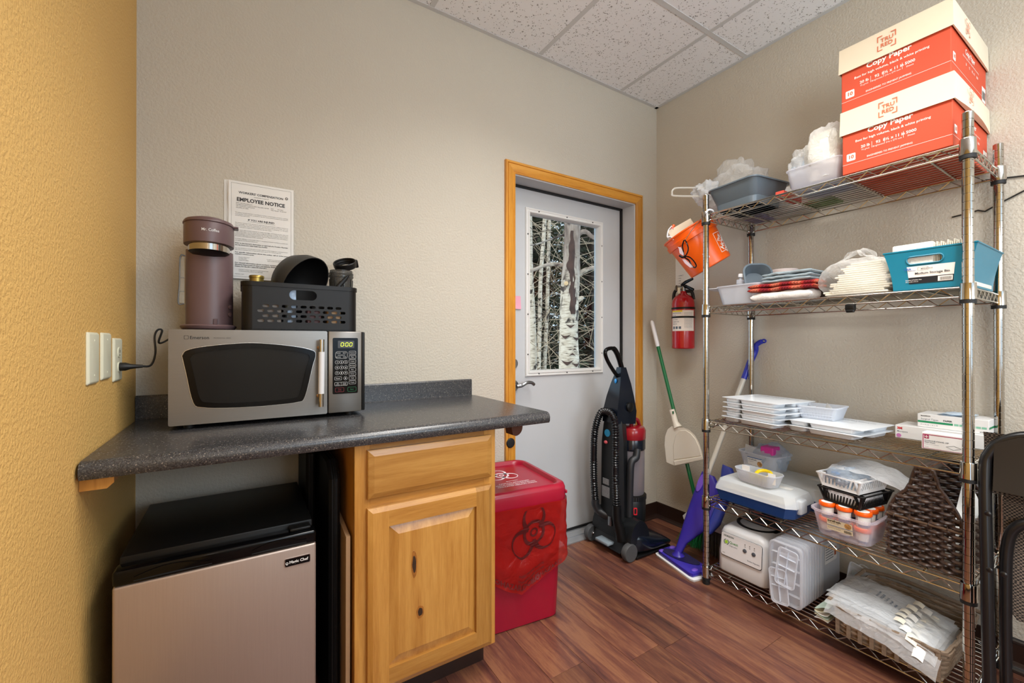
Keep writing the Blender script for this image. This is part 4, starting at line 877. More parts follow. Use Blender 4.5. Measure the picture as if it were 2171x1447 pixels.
t = thing('chipboard_panel', 'tan fibreboard panel standing on edge against the cabinet side', 'board', (-2.094, -0.41, 0))
part('sheet', MB().loft([[(-2.101, a, z) for a, z in ((-0.578, 0.0), (-0.582, 0.592), (-0.34, 0.624), (-0.20, 0.60), (-0.20, 0.0))], [(-2.089, a, z) for a, z in ((-0.578, 0.0), (-0.582, 0.592), (-0.34, 0.624), (-0.20, 0.60), (-0.20, 0.0))]]), mat('tan fibreboard', '#a58462', 0.8, bump=0.3, bscale=120, var=0.08), t)
M_vinyl = mat('black vinyl', '#080808', 0.55, spec=0.25, bump=0.3, bscale=90)
for lab, x0, x1, y0, y1, h in (('folded black bag standing between the fridge and the fibreboard panel', -2.138, -2.106, -0.52, -0.06, 0.80), ('narrower black bag standing behind the refrigerator, left of the folded bag', -2.176, -2.146, -0.30, -0.06, 0.835)):
    t = thing('folded_bag', lab, 'bag', ((x0 + x1) / 2, (y0 + y1) / 2, 0))
    c_ = 0.05
    part('body', MB().loft([[(x, a, z) for a, z in ((y0 + o, 0.0 + o), (y0 + o, h - c_), (y0 + c_, h - o), (y1 - o, h - o), (y1 - o, o))] for x, o in ((x0, 0.008), (x0 + 0.008, 0.0), (x1 - 0.008, 0.0), (x1, 0.008))]), M_vinyl, t)
    part('edge_piping', MB().tube([((x0 + x1) / 2, a, z) for a, z in ((y0 - 0.001, 0.0), (y0 - 0.001, h - c_), (y0 + c_, h + 0.001), (y1, h + 0.001))], 0.003, 6), M_vinyl, t)

# ------------------------------------------------------------------ red biohazard bin
M_red = mat('red plastic', '#9c0f2c', 0.30, var=0.06, vscale=12, bump=0.03, bscale=60)
bc = Vector((-1.352, -0.262, 0)); rz = R(-6.5)
t = thing('waste_bin', 'square red biohazard waste bin with a closed lid, beside the cabinet', 'bin', tuple(bc), rz=rz, world=False)
bw, bd2 = 0.385, 0.425; TM = Matrix()
part('body', MB().tub(bw - 0.045, bd2 - 0.045, bw - 0.012, bd2 - 0.012, 0.50, 0.045, 0.004, n=6, M=Matrix.Translation((0, 0, 0.001))), M_red, t)
def lr(a, z, r_=0.055): return [(*p, z) for p in rrect(bw + a, bd2 + a, r_, 8)]
ld = part('lid', MB().loft([lr(0.004, 0.500), lr(0.016, 0.500), lr(0.018, 0.512), lr(0.016, 0.550), lr(0.006, 0.564), lr(-0.012, 0.569), lr(-0.036, 0.569, 0.05), lr(-0.044, 0.563, 0.05), lr(-0.052, 0.553, 0.048), lr(-0.3, 0.553, 0.02)]), M_red, t, ang=0.9)
part('latch', MB().box(bw / 2 + 0.004, bw / 2 + 0.014, -bd2 / 2 + 0.02, -bd2 / 2 + 0.07, 0.516, 0.530, 0.003, 2), M_red, ld)
bt = MB(); TB = top((0, 0, 0.5535))
def bio(mbd, M0, s_, fn=None):
    for k2 in range(3):
        a = R(90 + 120 * k2); c_ = (0.62 * s_ * math.cos(a), 0.62 * s_ * math.sin(a))
        outer = []; inner = []
        for i in range(25):
            th = a + PI + R(28) + (2 * PI - R(56)) * i / 24
            outer.append((c_[0] + 0.62 * s_ * math.cos(th), c_[1] + 0.62 * s_ * math.sin(th)))
            th2 = a + PI + R(34) + (2 * PI - R(68)) * i / 24
            inner.append((c_[0] * 1.16 + 0.47 * s_ * math.cos(th2), c_[1] * 1.16 + 0.47 * s_ * math.sin(th2)))
        mbd.plate(outer + inner[::-1], [], 0.0004, M0, fn)
    mbd.plate(circ(0.56 * s_, 28), [circ(0.42 * s_, 24)], 0.0004, M0, fn)
    mbd.plate(circ(0.2 * s_, 16), [circ(0.12 * s_, 12)], 0.0004, M0, fn)
bio(bt, top((0.0, 0.045, 0.5537)), 0.062)
for s_, z, sz in (('BIOHAZARD', -0.048, 0.010), ('CAUTION BIOHAZARD', -0.072, 0.014), ('PRECAUCION BIO PELIGROSO', -0.090, 0.014), ('REGULATED MEDICAL WASTE', -0.108, 0.014)): bt.text(s_, sz, top((0.01, z, 0.5538)), 'C', 0.02)
part('lid_print', bt, mat('faded white print', '#e8d8dc', 0.6), ld, smooth=False)
# red liner bag folded over the rim
M_bag = film('red liner film', '#b9211c', 0.25, 0.16, 1.0, 11)
def bagpt(u, v):
    L = 2 * (bw + bd2); d_3 = u * L; w2, d2 = bw / 2 + 0.006, bd2 / 2 + 0.006
    if d_3 < bw: p = Vector((-w2 + d_3 * (2 * w2 / bw), -d2)); nrm = Vector((0, -1))
    elif d_3 < bw + bd2: p = Vector((w2, -d2 + (d_3 - bw) * (2 * d2 / bd2))); nrm = Vector((1, 0))
    elif d_3 < 2 * bw + bd2: p = Vector((w2 - (d_3 - bw - bd2) * (2 * w2 / bw), d2)); nrm = Vector((0, 1))
    else: p = Vector((-w2, d2 - (d_3 - 2 * bw - bd2) * (2 * d2 / bd2))); nrm = Vector((-1, 0))
    r_ = 0.045
    for sx_, sy_ in ((1, -1), (1, 1), (-1, 1), (-1, -1)):
        cx_, cy_ = sx_ * (w2 - r_), sy_ * (d2 - r_)
        if (p.x - cx_) * sx_ > 0 and (p.y - cy_) * sy_ > 0:
            q = Vector((p.x - cx_, p.y - cy_)); q.normalize(); nrm = q; p = Vector((cx_, cy_)) + q * r_
    f_ = d_3 / bw if d_3 < bw else None
    hem = 0.24
    if f_ is not None: hem = 0.235 + (0.060 if f_ < 0 else 0) + 0.115 * (1 - abs(f_ - 0.42) / 0.58) ** 1.0 if True else hem
    elif d_3 < bw + bd2: hem = 0.235 - 0.03 * ((d_3 - bw) / bd2)
    z = 0.505 - hem * v
    taper = 0.022 * (1 - z / 0.5)
    fold = 0.008 * nz((u * 26, v * 2.2, 0), 1, 1) + 0.007 * nz((u * 9, v * 5, 2), 1, 4) + 0.006 * abs(nz((u * 40, v * 7, 1), 1, 8))
    out = 0.006 + 0.010 * v + fold * (0.35 + v) - taper * 0.6
    return (p.x + nrm.x * out, p.y + nrm.y * out, z + 0.006 * v * nz((u * 18, 0, 0), 1, 3))
part('liner_bag', MB().sheet(bagpt, 170, 22), M_bag, t, 'translucent red liner bag folded over the rim', ang=1.0)
def onbag(cx_, cz_):
    def fn(v):
        u = min(0.245, max(0.0, (cx_ + v.x) / (2 * (bw + bd2)))); vv = min(1, max(0, (cz_ + v.y) ))
        q = bagpt(u, vv); return (q[0], q[1] - 0.0022, q[2])
    return fn
bgp = MB()
def biofn(v): return onbag(0.215, 0.0)(Vector((v.x, max(0.05, 0.34 - v.y / 0.30), 0)))
vs_f = MB(); bio(vs_f, Matrix(), 0.085)
bgp.add([biofn(v) for v in vs_f.v], vs_f.f)
def row(s_, x, vv, size, bold=0.02):
    q = MB(); q.text(s_, size, Matrix(), 'C', bold); bgp.add([onbag(x, 0.0)(Vector((v.x, vv - v.y / 0.29, 0))) for v in q.v], q.f)
row('BIOHAZARDOUS', 0.13, 0.96, 0.028, 0.03); row('BIOHAZARD', 0.27, 0.97, 0.024, 0.03); row('INFECTIOUS WASTE', 0.20, 0.80, 0.012); row('WARNING: KEEP CLOSED', 0.2, 0.86, 0.010)
part('bag_print', bgp, mat('dark red print on bag', '#6d1a1b', 0.6), t, smooth=False)

# ------------------------------------------------------------------ wire shelving unit
_C = Vector((-2.36276, -1.91605, 1.16803))
def ray(px, py): return _f + _r * ((px - 1085.5) / 906.627) - _u * ((py - 723.5) / 906.627)
def atd(px, py, d): return _C + ray(px, py) * d
def atx(px, py, x): r_ = ray(px, py); return _C + r_ * ((x - _C.x) / r_.x)
def aty(px, py, y): r_ = ray(px, py); return _C + r_ * ((y - _C.y) / r_.y)
def atz(px, py, z): r_ = ray(px, py); return _C + r_ * ((z - _C.z) / r_.z)
XF, XB, YL, YR = -0.456, -0.056, -0.663, -1.550
SH = [0.080, 0.417, 0.792, 1.347, 1.795]
unit = thing('shelving_unit', 'chrome wire shelving unit with five shelves against the right wall', 'shelf', ((XF + XB) / 2, (YL + YR) / 2, 0))
PR = 0.0138
prof = []; z = 0.03
while z < 1.872:
    prof += [(PR, z), (PR, z + 0.0232), (PR - 0.0022, z + 0.0236), (PR - 0.0022, z + 0.0250)]; z += 0.0254
prof += [(PR, 1.874), (PR - 0.002, 1.878), (0.001, 1.878)]
M_wire = mat('chromed wire', '#bdb9b0', 0.16, 1.0)
pm_ = mesh('post', MB().lathe(prof, 18), M_chrome, ang=0.5)
fm_ = mesh('foot', MB().lathe([(0.012, 0), (0.0165, 0.001), (0.0165, 0.016), (0.0145, 0.018), (0.0145, 0.031)], 18), M_black)
cm_ = mesh('collar', MB().lathe([(0.0195, 0.0), (0.0205, -0.001), (0.0190, 0.048), (0.0185, 0.050), (0.0150, 0.050)], 20, cap0=False, cap1=False), M_chrome)
sm_ = mesh('sleeve', MB().lathe([(0.015, -0.013), (0.0195, -0.013), (0.0195, 0.0)], 20, cap1=False), M_black)
for x, y in ((XF, YL), (XF, YR), (XB, YL), (XB, YR)):
    p_ = link('post', pm_, unit); p_.location = Vector((x, y, 0)) - BASE[unit]
    f2 = link('foot', fm_, p_)
    for zs in SH:
        c2 = link('collar', cm_, p_); c2.location = (0, 0, zs - 0.044)
        s2 = link('sleeve', sm_, p_); s2.location = (0, 0, zs - 0.044)
def zig(a, b, n_, r_):
    """flattened zigzag truss from a to b between the two rails"""
    a, b = Vector(a), Vector(b); P = []
    for i in range(2 * n_ + 1):
        q = a.lerp(b, i / (2 * n_)); P.append(q + Vector((0, 0, -0.003 if i % 2 else -0.029)))
    mbz = MB()
    for i in range(len(P) - 1): mbz.cyl(P[i], P[i + 1], r_, n=5)
    return mbz
for k2, zs in enumerate(SH):
    sh_ = bpy.data.objects.new('shelf', None); COL.objects.link(sh_); sh_.parent = unit
    zc = zs - 0.004
    for xe in (XF + 0.002, XB - 0.002):
        part('rail', MB().cyl((xe, YL - 0.018, zc - 0.002), (xe, YR + 0.018, zc - 0.002), 0.0030, n=8), M_wire, sh_)
        part('rail', MB().cyl((xe, YL - 0.018, zc - 0.032), (xe, YR + 0.018, zc - 0.032), 0.0030, n=8), M_wire, sh_)
        part('truss', zig((xe, YL - 0.030, zc - 0.002), (xe, YR + 0.030, zc - 0.002), 13, 0.0018), M_wire, sh_, kind='stuff')
    for ye in (YL, YR):
        part('end_rail', MB().cyl((XF + 0.018, ye, zc - 0.002), (XB - 0.018, ye, zc - 0.002), 0.0030, n=8), M_wire, sh_)
        part('end_rail', MB().cyl((XF + 0.018, ye, zc - 0.032), (XB - 0.018, ye, zc - 0.032), 0.0030, n=8), M_wire, sh_)
        part('truss', zig((XF + 0.025, ye, zc - 0.002), (XB - 0.025, ye, zc - 0.002), 7, 0.0018), M_wire, sh_, kind='stuff')
    for i in range(13):
        x = XF + 0.026 + i * (XB - XF - 0.052) / 12
        part('wire', MB().tube([(x, YL + 0.0, zc - 0.004), (x, YL - 0.008, zc + 0.0015), (x, YR + 0.008, zc + 0.0015), (x, YR, zc - 0.004)], 0.0023, 6), M_wire, sh_)
    for f_ in (0.12, 0.37, 0.63, 0.88):
        y = YL + f_ * (YR - YL)
        part('cross_rod', MB().cyl((XF + 0.002, y, zc - 0.004), (XB - 0.002, y, zc - 0.004), 0.0034, n=8), M_wire, sh_)

# ------------------------------------------------------------------ helpers for shelf goods
def blob(c, rx, ry, rz, seed, amp=0.25, n_=34, m_=20, flat=None, fr=2.2, M=None, sq=1.0):
    """crumpled bag: sphere pushed in and out by ridged noise"""
    mbb = MB(); rings = []
    for i in range(m_ + 1):
        a = -PI / 2 + PI * i / m_; q = max(math.cos(a), 1e-3); rg_ = []
        for j in range(n_):
            d = Vector((q * math.cos(2 * PI * j / n_), q * math.sin(2 * PI * j / n_), math.sin(a)))
            s_ = 1 + amp * (noise.noise(d * fr + Vector((seed, seed * 2, 0))) + 0.8 * (abs(noise.noise(d * fr * 2.1 + Vector((0, seed, seed)))) - 0.2))
            sg = lambda v: math.copysign(abs(v) ** sq, v)
            p = Vector((sg(d.x) * rx, sg(d.y) * ry, sg(d.z) * rz)) * s_
            if flat is not None and p.z < flat: p.z = flat + (p.z - flat) * 0.05
            rg_.append(Vector(c) + p)
        rings.append(rg_)
    return mbb.loft(rings, True, True, M)
F_bag = film('clear crinkled bag', '#f4f4f2', 0.50, 0.15, 0.9, 40)
F_bag2 = film('milky plastic bag', '#f0f2f4', 0.34, 0.2, 0.8, 35)
F_blue = film('bluish clear bag', '#cfdcea', 0.45, 0.18, 0.7, 40)
F_tub = film('frosted plastic', '#eaeff7', 0.38, 0.25)
F_clear = film('clear plastic tub', '#e6e6ee', 0.62, 0.15)
F_cup = film('clear cup', '#f0e6e4', 0.55, 0.15)
M_white = mat('white plastic', '#e7e9ec', 0.35)
M_carton = mat('white carton', '#e9e8e6', 0.6)

# ------------------------------------------------------------------ copy paper boxes
M_rbox = mat('orange red printed cardboard', '#cf4a28', 0.62, bump=0.1, bscale=150, var=0.03)
M_cream = mat('cream cardboard lid', '#e6dac1', 0.65, var=0.03)
M_rust = mat('rust print', '#cf6a45', 0.6)
M_wprint = mat('white box print', '#f3ece4', 0.6)
def bracketlogo(mbl, M0, s_):
    w = 0.5 * s_; t_ = 0.055 * s_
    for sx_ in (-1, 1):
        o_ = [(sx_ * (0.22 * s_), w), (sx_ * w, w), (sx_ * w, 0.12 * s_), (sx_ * (w - t_), 0.12 * s_), (sx_ * (w - t_), w - t_), (sx_ * 0.22 * s_, w - t_)]
        mbl.add([(*p, 0) for p in o_], [(0, 1, 4, 5), (1, 2, 3, 4)], M0)
        mbl.add([(p[0], -p[1], 0) for p in o_], [(0, 1, 4, 5), (1, 2, 3, 4)], M0)
    mbl.text('TRU', 0.36 * s_, M0 @ Matrix.Translation((0.02 * s_, 0.04 * s_, 0)), 'C', 0.02); mbl.text('RED', 0.36 * s_, M0 @ Matrix.Translation((0, -0.30 * s_, 0)), 'C', 0.02)
def paperbox(label, z0, droop, dy, lidh):
    x0, x1, y0, y1 = -0.447, -0.012, -1.219 + dy, -1.515 + dy; h = 0.235
    t_ = thing('paper_box', label, 'box', ((x0 + x1) / 2, (y0 + y1) / 2, z0), 'copy paper boxes on the top shelf')
    bd_ = part('body', MB().box(x0, x1, y1, y0, z0, z0 + h - 0.004, 0.002, 1), M_rbox, t_)
    lw = 0.007; lz = z0 + lidh
    def ring(o_, z_, dr=0.0):
        P = [(x0 - o_, y0 + o_, z_)]
        P += [(x0 - o_, y0 + o_ + (y1 - y0 - 2 * o_) * i / 8, z_) for i in range(1, 9)]
        P += [(x0 - o_ + (x1 - x0 + 2 * o_) * i / 10, y1 - o_ - dr * 0.5 * math.sin(PI * i / 10), z_ - 0) for i in range(1, 11)]
        P += [(x1 + 0.004, y0 + o_, z_)]
        return P
    lid = MB().loft([ring(lw - 0.003, lz), ring(lw, lz, droop), ring(lw - 0.002, z0 + h, droop * 0.2), ring(lw - 0.004, z0 + h + 0.0012)], False, True)
    part('lid', lid, M_cream, t_, 'cream cardboard lid', ang=0.5)
    S = side((x0 - 0.0006, y0, z0)); wp = MB()
    wp.text('Copy Paper', 0.026, S @ Matrix.Translation((0.076, lidh - 0.0155, 0)), 'L', 0.028, 0.125)
    wp.text('Best for high volume, black & white printing', 0.0115, S @ Matrix.Translation((0.040, lidh - 0.037, 0)), 'L', 0.012, 0.205)
    for u, a, b2 in ((0.070, '20 lb', '75 g/m2'), (0.107, '92', 'Brightness'), (0.150, '8½ x 11 in', '216 x 279 mm'), (0.196, '5000', 'Sheets')):
        wp.text(a, 0.0135, S @ Matrix.Translation((u, 0.083, 0)), 'C', 0.02); wp.text(b2, 0.0075, S @ Matrix.Translation((u, 0.073, 0)), 'C')
    for u in (0.089, 0.125, 0.176): wp.rect(u - 0.0005, u + 0.0005, 0.073, 0.095, S)
    wp.rect(0.0, 0.2955, 0.0355, 0.0365, S); wp.text('ENGINEERED TO PREVENT JAMMING', 0.0085, S @ Matrix.Translation((0.137, 0.044, 0)), 'C', 0.01, 0.125)
    wp.prism(rrect(0.027, 0.027, 0.003, 3, 0.027, 0.060), 0.0004, S)
    S2 = front((x0, y1 - 0.0006, z0))
    wp.text('Copy Paper', 0.026, S2 @ Matrix.Translation((0.16, lidh - 0.030, 0)), 'L', 0.02, 0.12); wp.text('Best for high volume, black & white printing', 0.009, S2 @ Matrix.Translation((0.13, lidh - 0.046, 0)), 'L', 0.0, 0.20)
    wp.prism(rrect(0.027, 0.027, 0.003, 3, 0.03, 0.060), 0.0004, S2); wp.rect(0.0, 0.43, 0.0355, 0.0365, S2)
    for u, a in ((0.17, '20'), (0.21, '92'), (0.26, '8½ x 11'), (0.31, '5000')): wp.text(a, 0.012, S2 @ Matrix.Translation((u, 0.078, 0)), 'C', 0.01)
    wp.rect(0.375, 0.425, 0.02, 0.075, S2)
    part('print', wp, M_wprint, bd_, smooth=False)
    rp = MB(); rp.text('10', 0.018, S @ Matrix.Translation((0.027, 0.0545, 0.0008)), 'C', 0.04); rp.text('10', 0.018, S2 @ Matrix.Translation((0.03, 0.0545, 0.0008)), 'C', 0.04)
    bracketlogo(rp, side((x0 - lw - 0.0007, y0 - 0.136, (lz + z0 + h) / 2 + 0.002)), 0.052); bracketlogo(rp, front((-0.30, y1 - lw - droop * 0.3 - 0.0012, (lz + z0 + h) / 2)), 0.05)
    part('red_print', rp, M_rust, bd_, smooth=False)
    bc_ = MB()
    for i in range(14): bc_.rect(0.38 + i * 0.003, 0.38 + i * 0.003 + (0.0018 if i % 3 else 0.001), 0.03, 0.06, S2 @ Matrix.Translation((0, 0, 0.0004)))
    part('barcode', bc_, M_ink, bd_, smooth=False)
paperbox('orange red copy paper box with cream lid, lower of the two', 1.797, 0.022, 0.0, 0.147)
paperbox('orange red copy paper box with cream lid, upper of the two', 2.0335, 0.006, 0.003, 0.145)

# ------------------------------------------------------------------ top shelf: tub, bags, container
M_grey = mat('slate grey plastic', '#626f79', 0.32, var=0.03)
z5 = SH[4] + 0.001
t = thing('wash_basin', 'slate grey plastic wash basin at the left end of the top shelf', 'basin', (-0.330, -0.797, z5), rz=R(-7), world=False)
part('basin', MB().tub(0.185, 0.19, 0.255, 0.245, 0.108, 0.03, 0.003, 0.007, 0.006, 6), M_grey, t)
part('foot_step', MB().tub(0.196, 0.2, 0.205, 0.208, 0.034, 0.032, 0.0005, 0, 0.004, 6), M_grey, t)
t = thing('plastic_bag', 'large crinkled clear bag with tubing lying behind the grey basin', 'bag', (-0.21, -0.70, z5), 'plastic bags on the top shelf')
part('bag', blob((-0.205, -0.675, z5 + 0.135), 0.115, 0.135, 0.140, 3, 0.30, 48, 28, flat=-0.133, sq=0.8), F_bag, t, ang=1.0)
part('bag_flap', blob((-0.30, -0.575, z5 + 0.150), 0.085, 0.060, 0.055, 8, 0.45, 44, 24), F_bag2, t, ang=1.0)
part('contents', blob((-0.22, -0.65, z5 + 0.12), 0.06, 0.08, 0.08, 5, 0.3, flat=-0.118), mat('pale blue tubing', '#c9d3df', 0.5, var=0.3, vscale=40), t)
lp = bez([atd(1500, 398, 2.20), atd(1440, 398, 2.20), atd(1427, 402, 2.20), atd(1425, 410, 2.20), atd(1432, 415, 2.20), atd(1500, 416, 2.20)], 6)
part('tube_loop', MB().tube(lp, 0.0045, 8), film('clear tubing', '#eceae2', 0.4, 0.15), t)
t = thing('plastic_container', 'shallow clear plastic container holding bagged blue and white supplies on the top shelf', 'container', (-0.33, -1.115, z5), world=True)
part('tub', MB().tub(0.19, 0.17, 0.215, 0.195, 0.09, 0.02, 0.002, 0.005, 0.004, M=Matrix.Translation((-0.325, -1.11, z5))), F_clear, t)
part('blue_base', MB().box(-0.40, -0.25, -1.185, -1.035, z5 + 0.003, z5 + 0.02, 0.004, 2), mat('blue pads', '#7b89b8', 0.6), t)
for c_, r_, lab, mt, sd in (((-0.36, -1.045, z5 + 0.075), (0.05, 0.035, 0.072), 'bluish clear bag standing at the left of the container on the top shelf', F_blue, 2), ((-0.345, -1.135, z5 + 0.105), (0.075, 0.062, 0.110), 'tall white stuffed bag standing in the container on the top shelf', mat('white padding', '#e9e5d9', 0.6, bump=0.4, bscale=50), 6)):
    t = thing('stuffed_bag', lab, 'bag', (c_[0], c_[1], z5 + 0.004), 'plastic bags on the top shelf')
    part('stuffing' if sd == 6 else 'bag', blob(c_, *r_, sd, 0.13, flat=-(c_[2] - z5 - 0.022), fr=1.6, sq=0.55), mt, t, ang=1.0)
    part('film', blob((c_[0], c_[1], c_[2] + 0.012), r_[0] * 1.07, r_[1] * 1.1, r_[2] * 1.12, sd + 1, 0.24, 48, 28, flat=-(c_[2] - z5 - 0.018), fr=2.2, sq=0.6), F_bag, t, ang=1.0)
t = thing('flat_packet', 'flat green and cream packet lying on the top shelf behind the container', 'packet', (-0.15, -1.02, z5))
part('packet', MB().box(-0.20, -0.08, -1.09, -0.97, z5, z5 + 0.012, 0.003, 2), mat('green packet', '#6f8a55', 0.6, var=0.4, vscale=40), t); part('label', MB().box(-0.20, -0.08, -1.00, -0.97, z5 + 0.0005, z5 + 0.0125, 0.003, 2), mat('cream label', '#e2d6b8', 0.6), t)
t = thing('red_packet', 'small red edged carton beside the grey basin on the top shelf', 'packet', (-0.33, -0.965, z5)); part('packet', MB().box(-0.40, -0.24, -0.99, -0.955, z5, z5 + 0.026, 0.002, 1), mat('red carton', '#d5503f', 0.6), t)
t = thing('white_carton', 'white carton standing behind the grey basin on the top shelf', 'carton', (-0.10, -0.90, z5)); part('carton', MB().box(-0.15, -0.06, -0.95, -0.80, z5, z5 + 0.12, 0.002, 1), M_carton, t)
t = thing('purple_packet', 'flat lilac packet under the basin at the back of the top shelf', 'packet', (-0.12, -0.75, z5)); part('packet', MB().box(-0.19, -0.07, -0.79, -0.69, z5, z5 + 0.015, 0.003, 1), mat('lilac packet', '#9a90b5', 0.6, var=0.15), t)

# ------------------------------------------------------------------ bucket hanging on the corner post, with glasses
M_orange = mat('orange plastic', '#f2600f', 0.3, var=0.03)
ax_up = (_u * 0.87 - _r * 0.50 + _f * 0.10).normalized(); ax_x = (_r - ax_up * _r.dot(ax_up)).normalized(); ax_y = ax_up.cross(ax_x)
bcen = atd(1482, 527, 2.27)
BM = Matrix(((ax_x.x, ax_y.x, ax_up.x, bcen.x), (ax_x.y, ax_y.y, ax_up.y, bcen.y), (ax_x.z, ax_y.z, ax_up.z, bcen.z), (0, 0, 0, 1)))
t = thing('bucket', 'orange pail with white stencil lettering hanging tilted from the left front post', 'bucket', tuple(bcen))
hb2 = 0.115
brad = lambda z: 0.108 + (z + hb2) / (2 * hb2) * 0.022
part('pail', MB().lathe([(0.104, -hb2), (0.108, -hb2 + 0.004), (brad(hb2 - 0.06), hb2 - 0.06), (brad(hb2 - 0.06) + 0.010, hb2 - 0.058), (brad(hb2 - 0.035) + 0.010, hb2 - 0.034), (brad(hb2 - 0.03) + 0.002, hb2 - 0.030), (brad(hb2) + 0.002, hb2 - 0.01), (brad(hb2) + 0.007, hb2 - 0.006), (brad(hb2) + 0.007, hb2), (brad(hb2) - 0.003, hb2), (0.104, -hb2 + 0.01), (0.001, -hb2 + 0.01)], 48, BM), M_orange, t)
def onb(a0, z0, ang, o_=0.0007):
    ca, sa = math.cos(ang), math.sin(ang)
    def fn(v):
        x = v[0] * ca - v[1] * sa; z = z0 + v[0] * sa + v[1] * ca; rr_ = brad(z) + o_; a = a0 + x / rr_
        return BM @ Vector((rr_ * math.cos(a), rr_ * math.sin(a), z))
    return fn
AV = R(-90) # towards the viewer (local -y)
pb = MB(); A1 = AV + R(42)
fn0 = onb(A1, -0.028, 0)
sqo, sqi = 0.052, 0.0497
sq = MB(); sq.sheet(lambda u, v: ((-sqo) + 2 * sqo * u, sqi + 0.0023 * v, 0), 12, 1).sheet(lambda u, v: ((-sqo) + 2 * sqo * u, -sqo + 0.0023 * v, 0), 12, 1).sheet(lambda u, v: (-sqo + 0.0023 * u, -sqo + 2 * sqo * v, 0), 1, 8).sheet(lambda u, v: (sqi + 0.0023 * u, -sqo + 2 * sqo * v, 0), 1, 8)
pb.add([fn0(v) for v in sq.v], sq.f)
for s_, off, sz in (('THE', 0.022, 0.024), ('HOME', -0.010, 0.036), ('DEPOT', -0.040, 0.030)):
    q = MB(); q.text(s_, sz, Matrix.Translation((0, off, 0)), 'C', 0.045); f3 = onb(A1, -0.028, R(48)); pb.add([f3(v) for v in q.v], q.f)
part('lettering', pb, M_wprint, t, smooth=False)
lb = MB(); q = MB().sheet(lambda u, v: (0.026 * (u - 0.5), 0.03 * (v - 0.5), 0), 4, 1); f3 = onb(AV - R(24), -0.055, R(-8)); lb.add([f3(v) for v in q.v], q.f); part('label', lb, M_wprint, t)
lb = MB()
for i in range(7): q = MB().rect(-0.010, 0.010, -0.011 + i * 0.0032, -0.0095 + i * 0.0032, Matrix()); f3 = onb(AV - R(24), -0.055, R(-8), 0.0012); lb.add([f3(v) for v in q.v], q.f)
part('barcode', lb, M_ink, t)
part('bail_wire', MB().tube(bez([atd(1452, 510, 2.14), atd(1470, 483, 2.10), atd(1497, 452, 2.055), atd(1505, 447, 2.06), atd(1512, 452, 2.09)], 6), 0.0018, 6), M_wire, t)
part('bail_hook', MB().tube(bez([atd(1496, 452, 2.05), atd(1502, 445, 2.06), atd(1510, 446, 2.07), atd(1513, 452, 2.08)], 5), 0.005, 8), M_white, t)
t = thing('paper_stack', 'white papers and pads sticking up out of the orange pail', 'papers', tuple(atd(1455, 485, 2.25)))
PMx = BM @ Matrix.Translation((-0.045, 0.0, hb2 + 0.005))
for k2 in range(4): part('sheet', MB().box(-0.060, 0.085 + 0.004 * k2, -0.02 + 0.011 * k2, -0.012 + 0.011 * k2, -0.10, 0.042 - 0.005 * k2, 0.001, 1, PMx), M_paper if k2 % 2 else M_cream, t)
t = thing('bottle_strap', 'small bottle with orange cap and white cord at the left rim of the pail', 'bottle', tuple(atd(1424, 490, 2.27)))
part('bottle', MB().cyl(atd(1428, 497, 2.27), atd(1425, 483, 2.27), 0.009), mat('pink label bottle', '#d98a86', 0.5), t); part('cap', MB().cyl(atd(1425, 483, 2.27), atd(1429, 477, 2.27), 0.008), M_orange, t)
part('cord', MB().tube(bez([atd(1428, 508, 2.22), atd(1421, 501, 2.22), atd(1415, 502, 2.22), atd(1417, 488, 2.24), atd(1424, 479, 2.25)], 6), 0.003, 6), M_white, t)
t = thing('safety_glasses', 'black framed clear safety glasses hooked on the pail wire', 'glasses', tuple(atd(1455, 540, 2.10)))
gd = 2.10
for pts in ([(1450, 509), (1447, 520), (1449, 534), (1451, 543), (1457, 536), (1459, 525), (1455, 513), (1452, 509)], [(1452, 546), (1461, 552), (1466, 562), (1473, 567), (1476, 562), (1470, 552), (1462, 545), (1453, 543)]):
    P = bez([atd(a, b2, gd + 0.02 * math.sin(i)) for i, (a, b2) in enumerate(pts)], 5)
    part('temple', MB().tube(P, 0.0032, 8), M_gloss, t)
for pts in ([(1436, 523), (1439, 526), (1441, 537), (1450, 542), (1449, 536), (1444, 524)], [(1446, 549), (1452, 558), (1463, 567), (1470, 566), (1466, 561), (1452, 549)]):
    part('lens', MB().loft([[atd(a, b2, gd + o_) for a, b2 in pts] for o_ in (0, 0.002)]), film('clear lens', '#f0f0f8', 0.7, 0.05), t)
part('bridge', MB().tube(bez([atd(1440, 541, gd), atd(1447, 545, gd - 0.005), atd(1453, 543, gd)], 5), 0.005, 8), M_gloss, t)

# ------------------------------------------------------------------ shelf four: towels, bins
z4 = SH[3] + 0.001
t = thing('white_bin', 'frosted white rectangular bin with a flat lip at the left end of the towel shelf', 'bin', (-0.315, -0.80, z4))
part('bin', MB().tub(0.17, 0.17, 0.20, 0.205, 0.088, 0.025, 0.002, 0.004, 0.004, M=Matrix.Translation((-0.325, -0.795, z4))), F_tub, t)
part('lip', MB().loft([[(-0.40, -0.70, z4 + 0.083), (-0.40, -0.60, z4 + 0.086), (-0.26, -0.60, z4 + 0.086), (-0.26, -0.70, z4 + 0.083)], [(-0.40, -0.70, z4 + 0.086), (-0.40, -0.60, z4 + 0.089), (-0.26, -0.60, z4 + 0.089), (-0.26, -0.70, z4 + 0.086)]]), M_white, t)
t = thing('bottle_stopper', 'clear plastic stopper standing in the frosted white bin', 'stopper', (-0.33, -0.745, z4 + 0.01))
sp0 = Matrix.Translation((-0.33, -0.742, z4 + 0.01)) @ Euler((R(8), R(4), 0)).to_matrix().to_4x4()
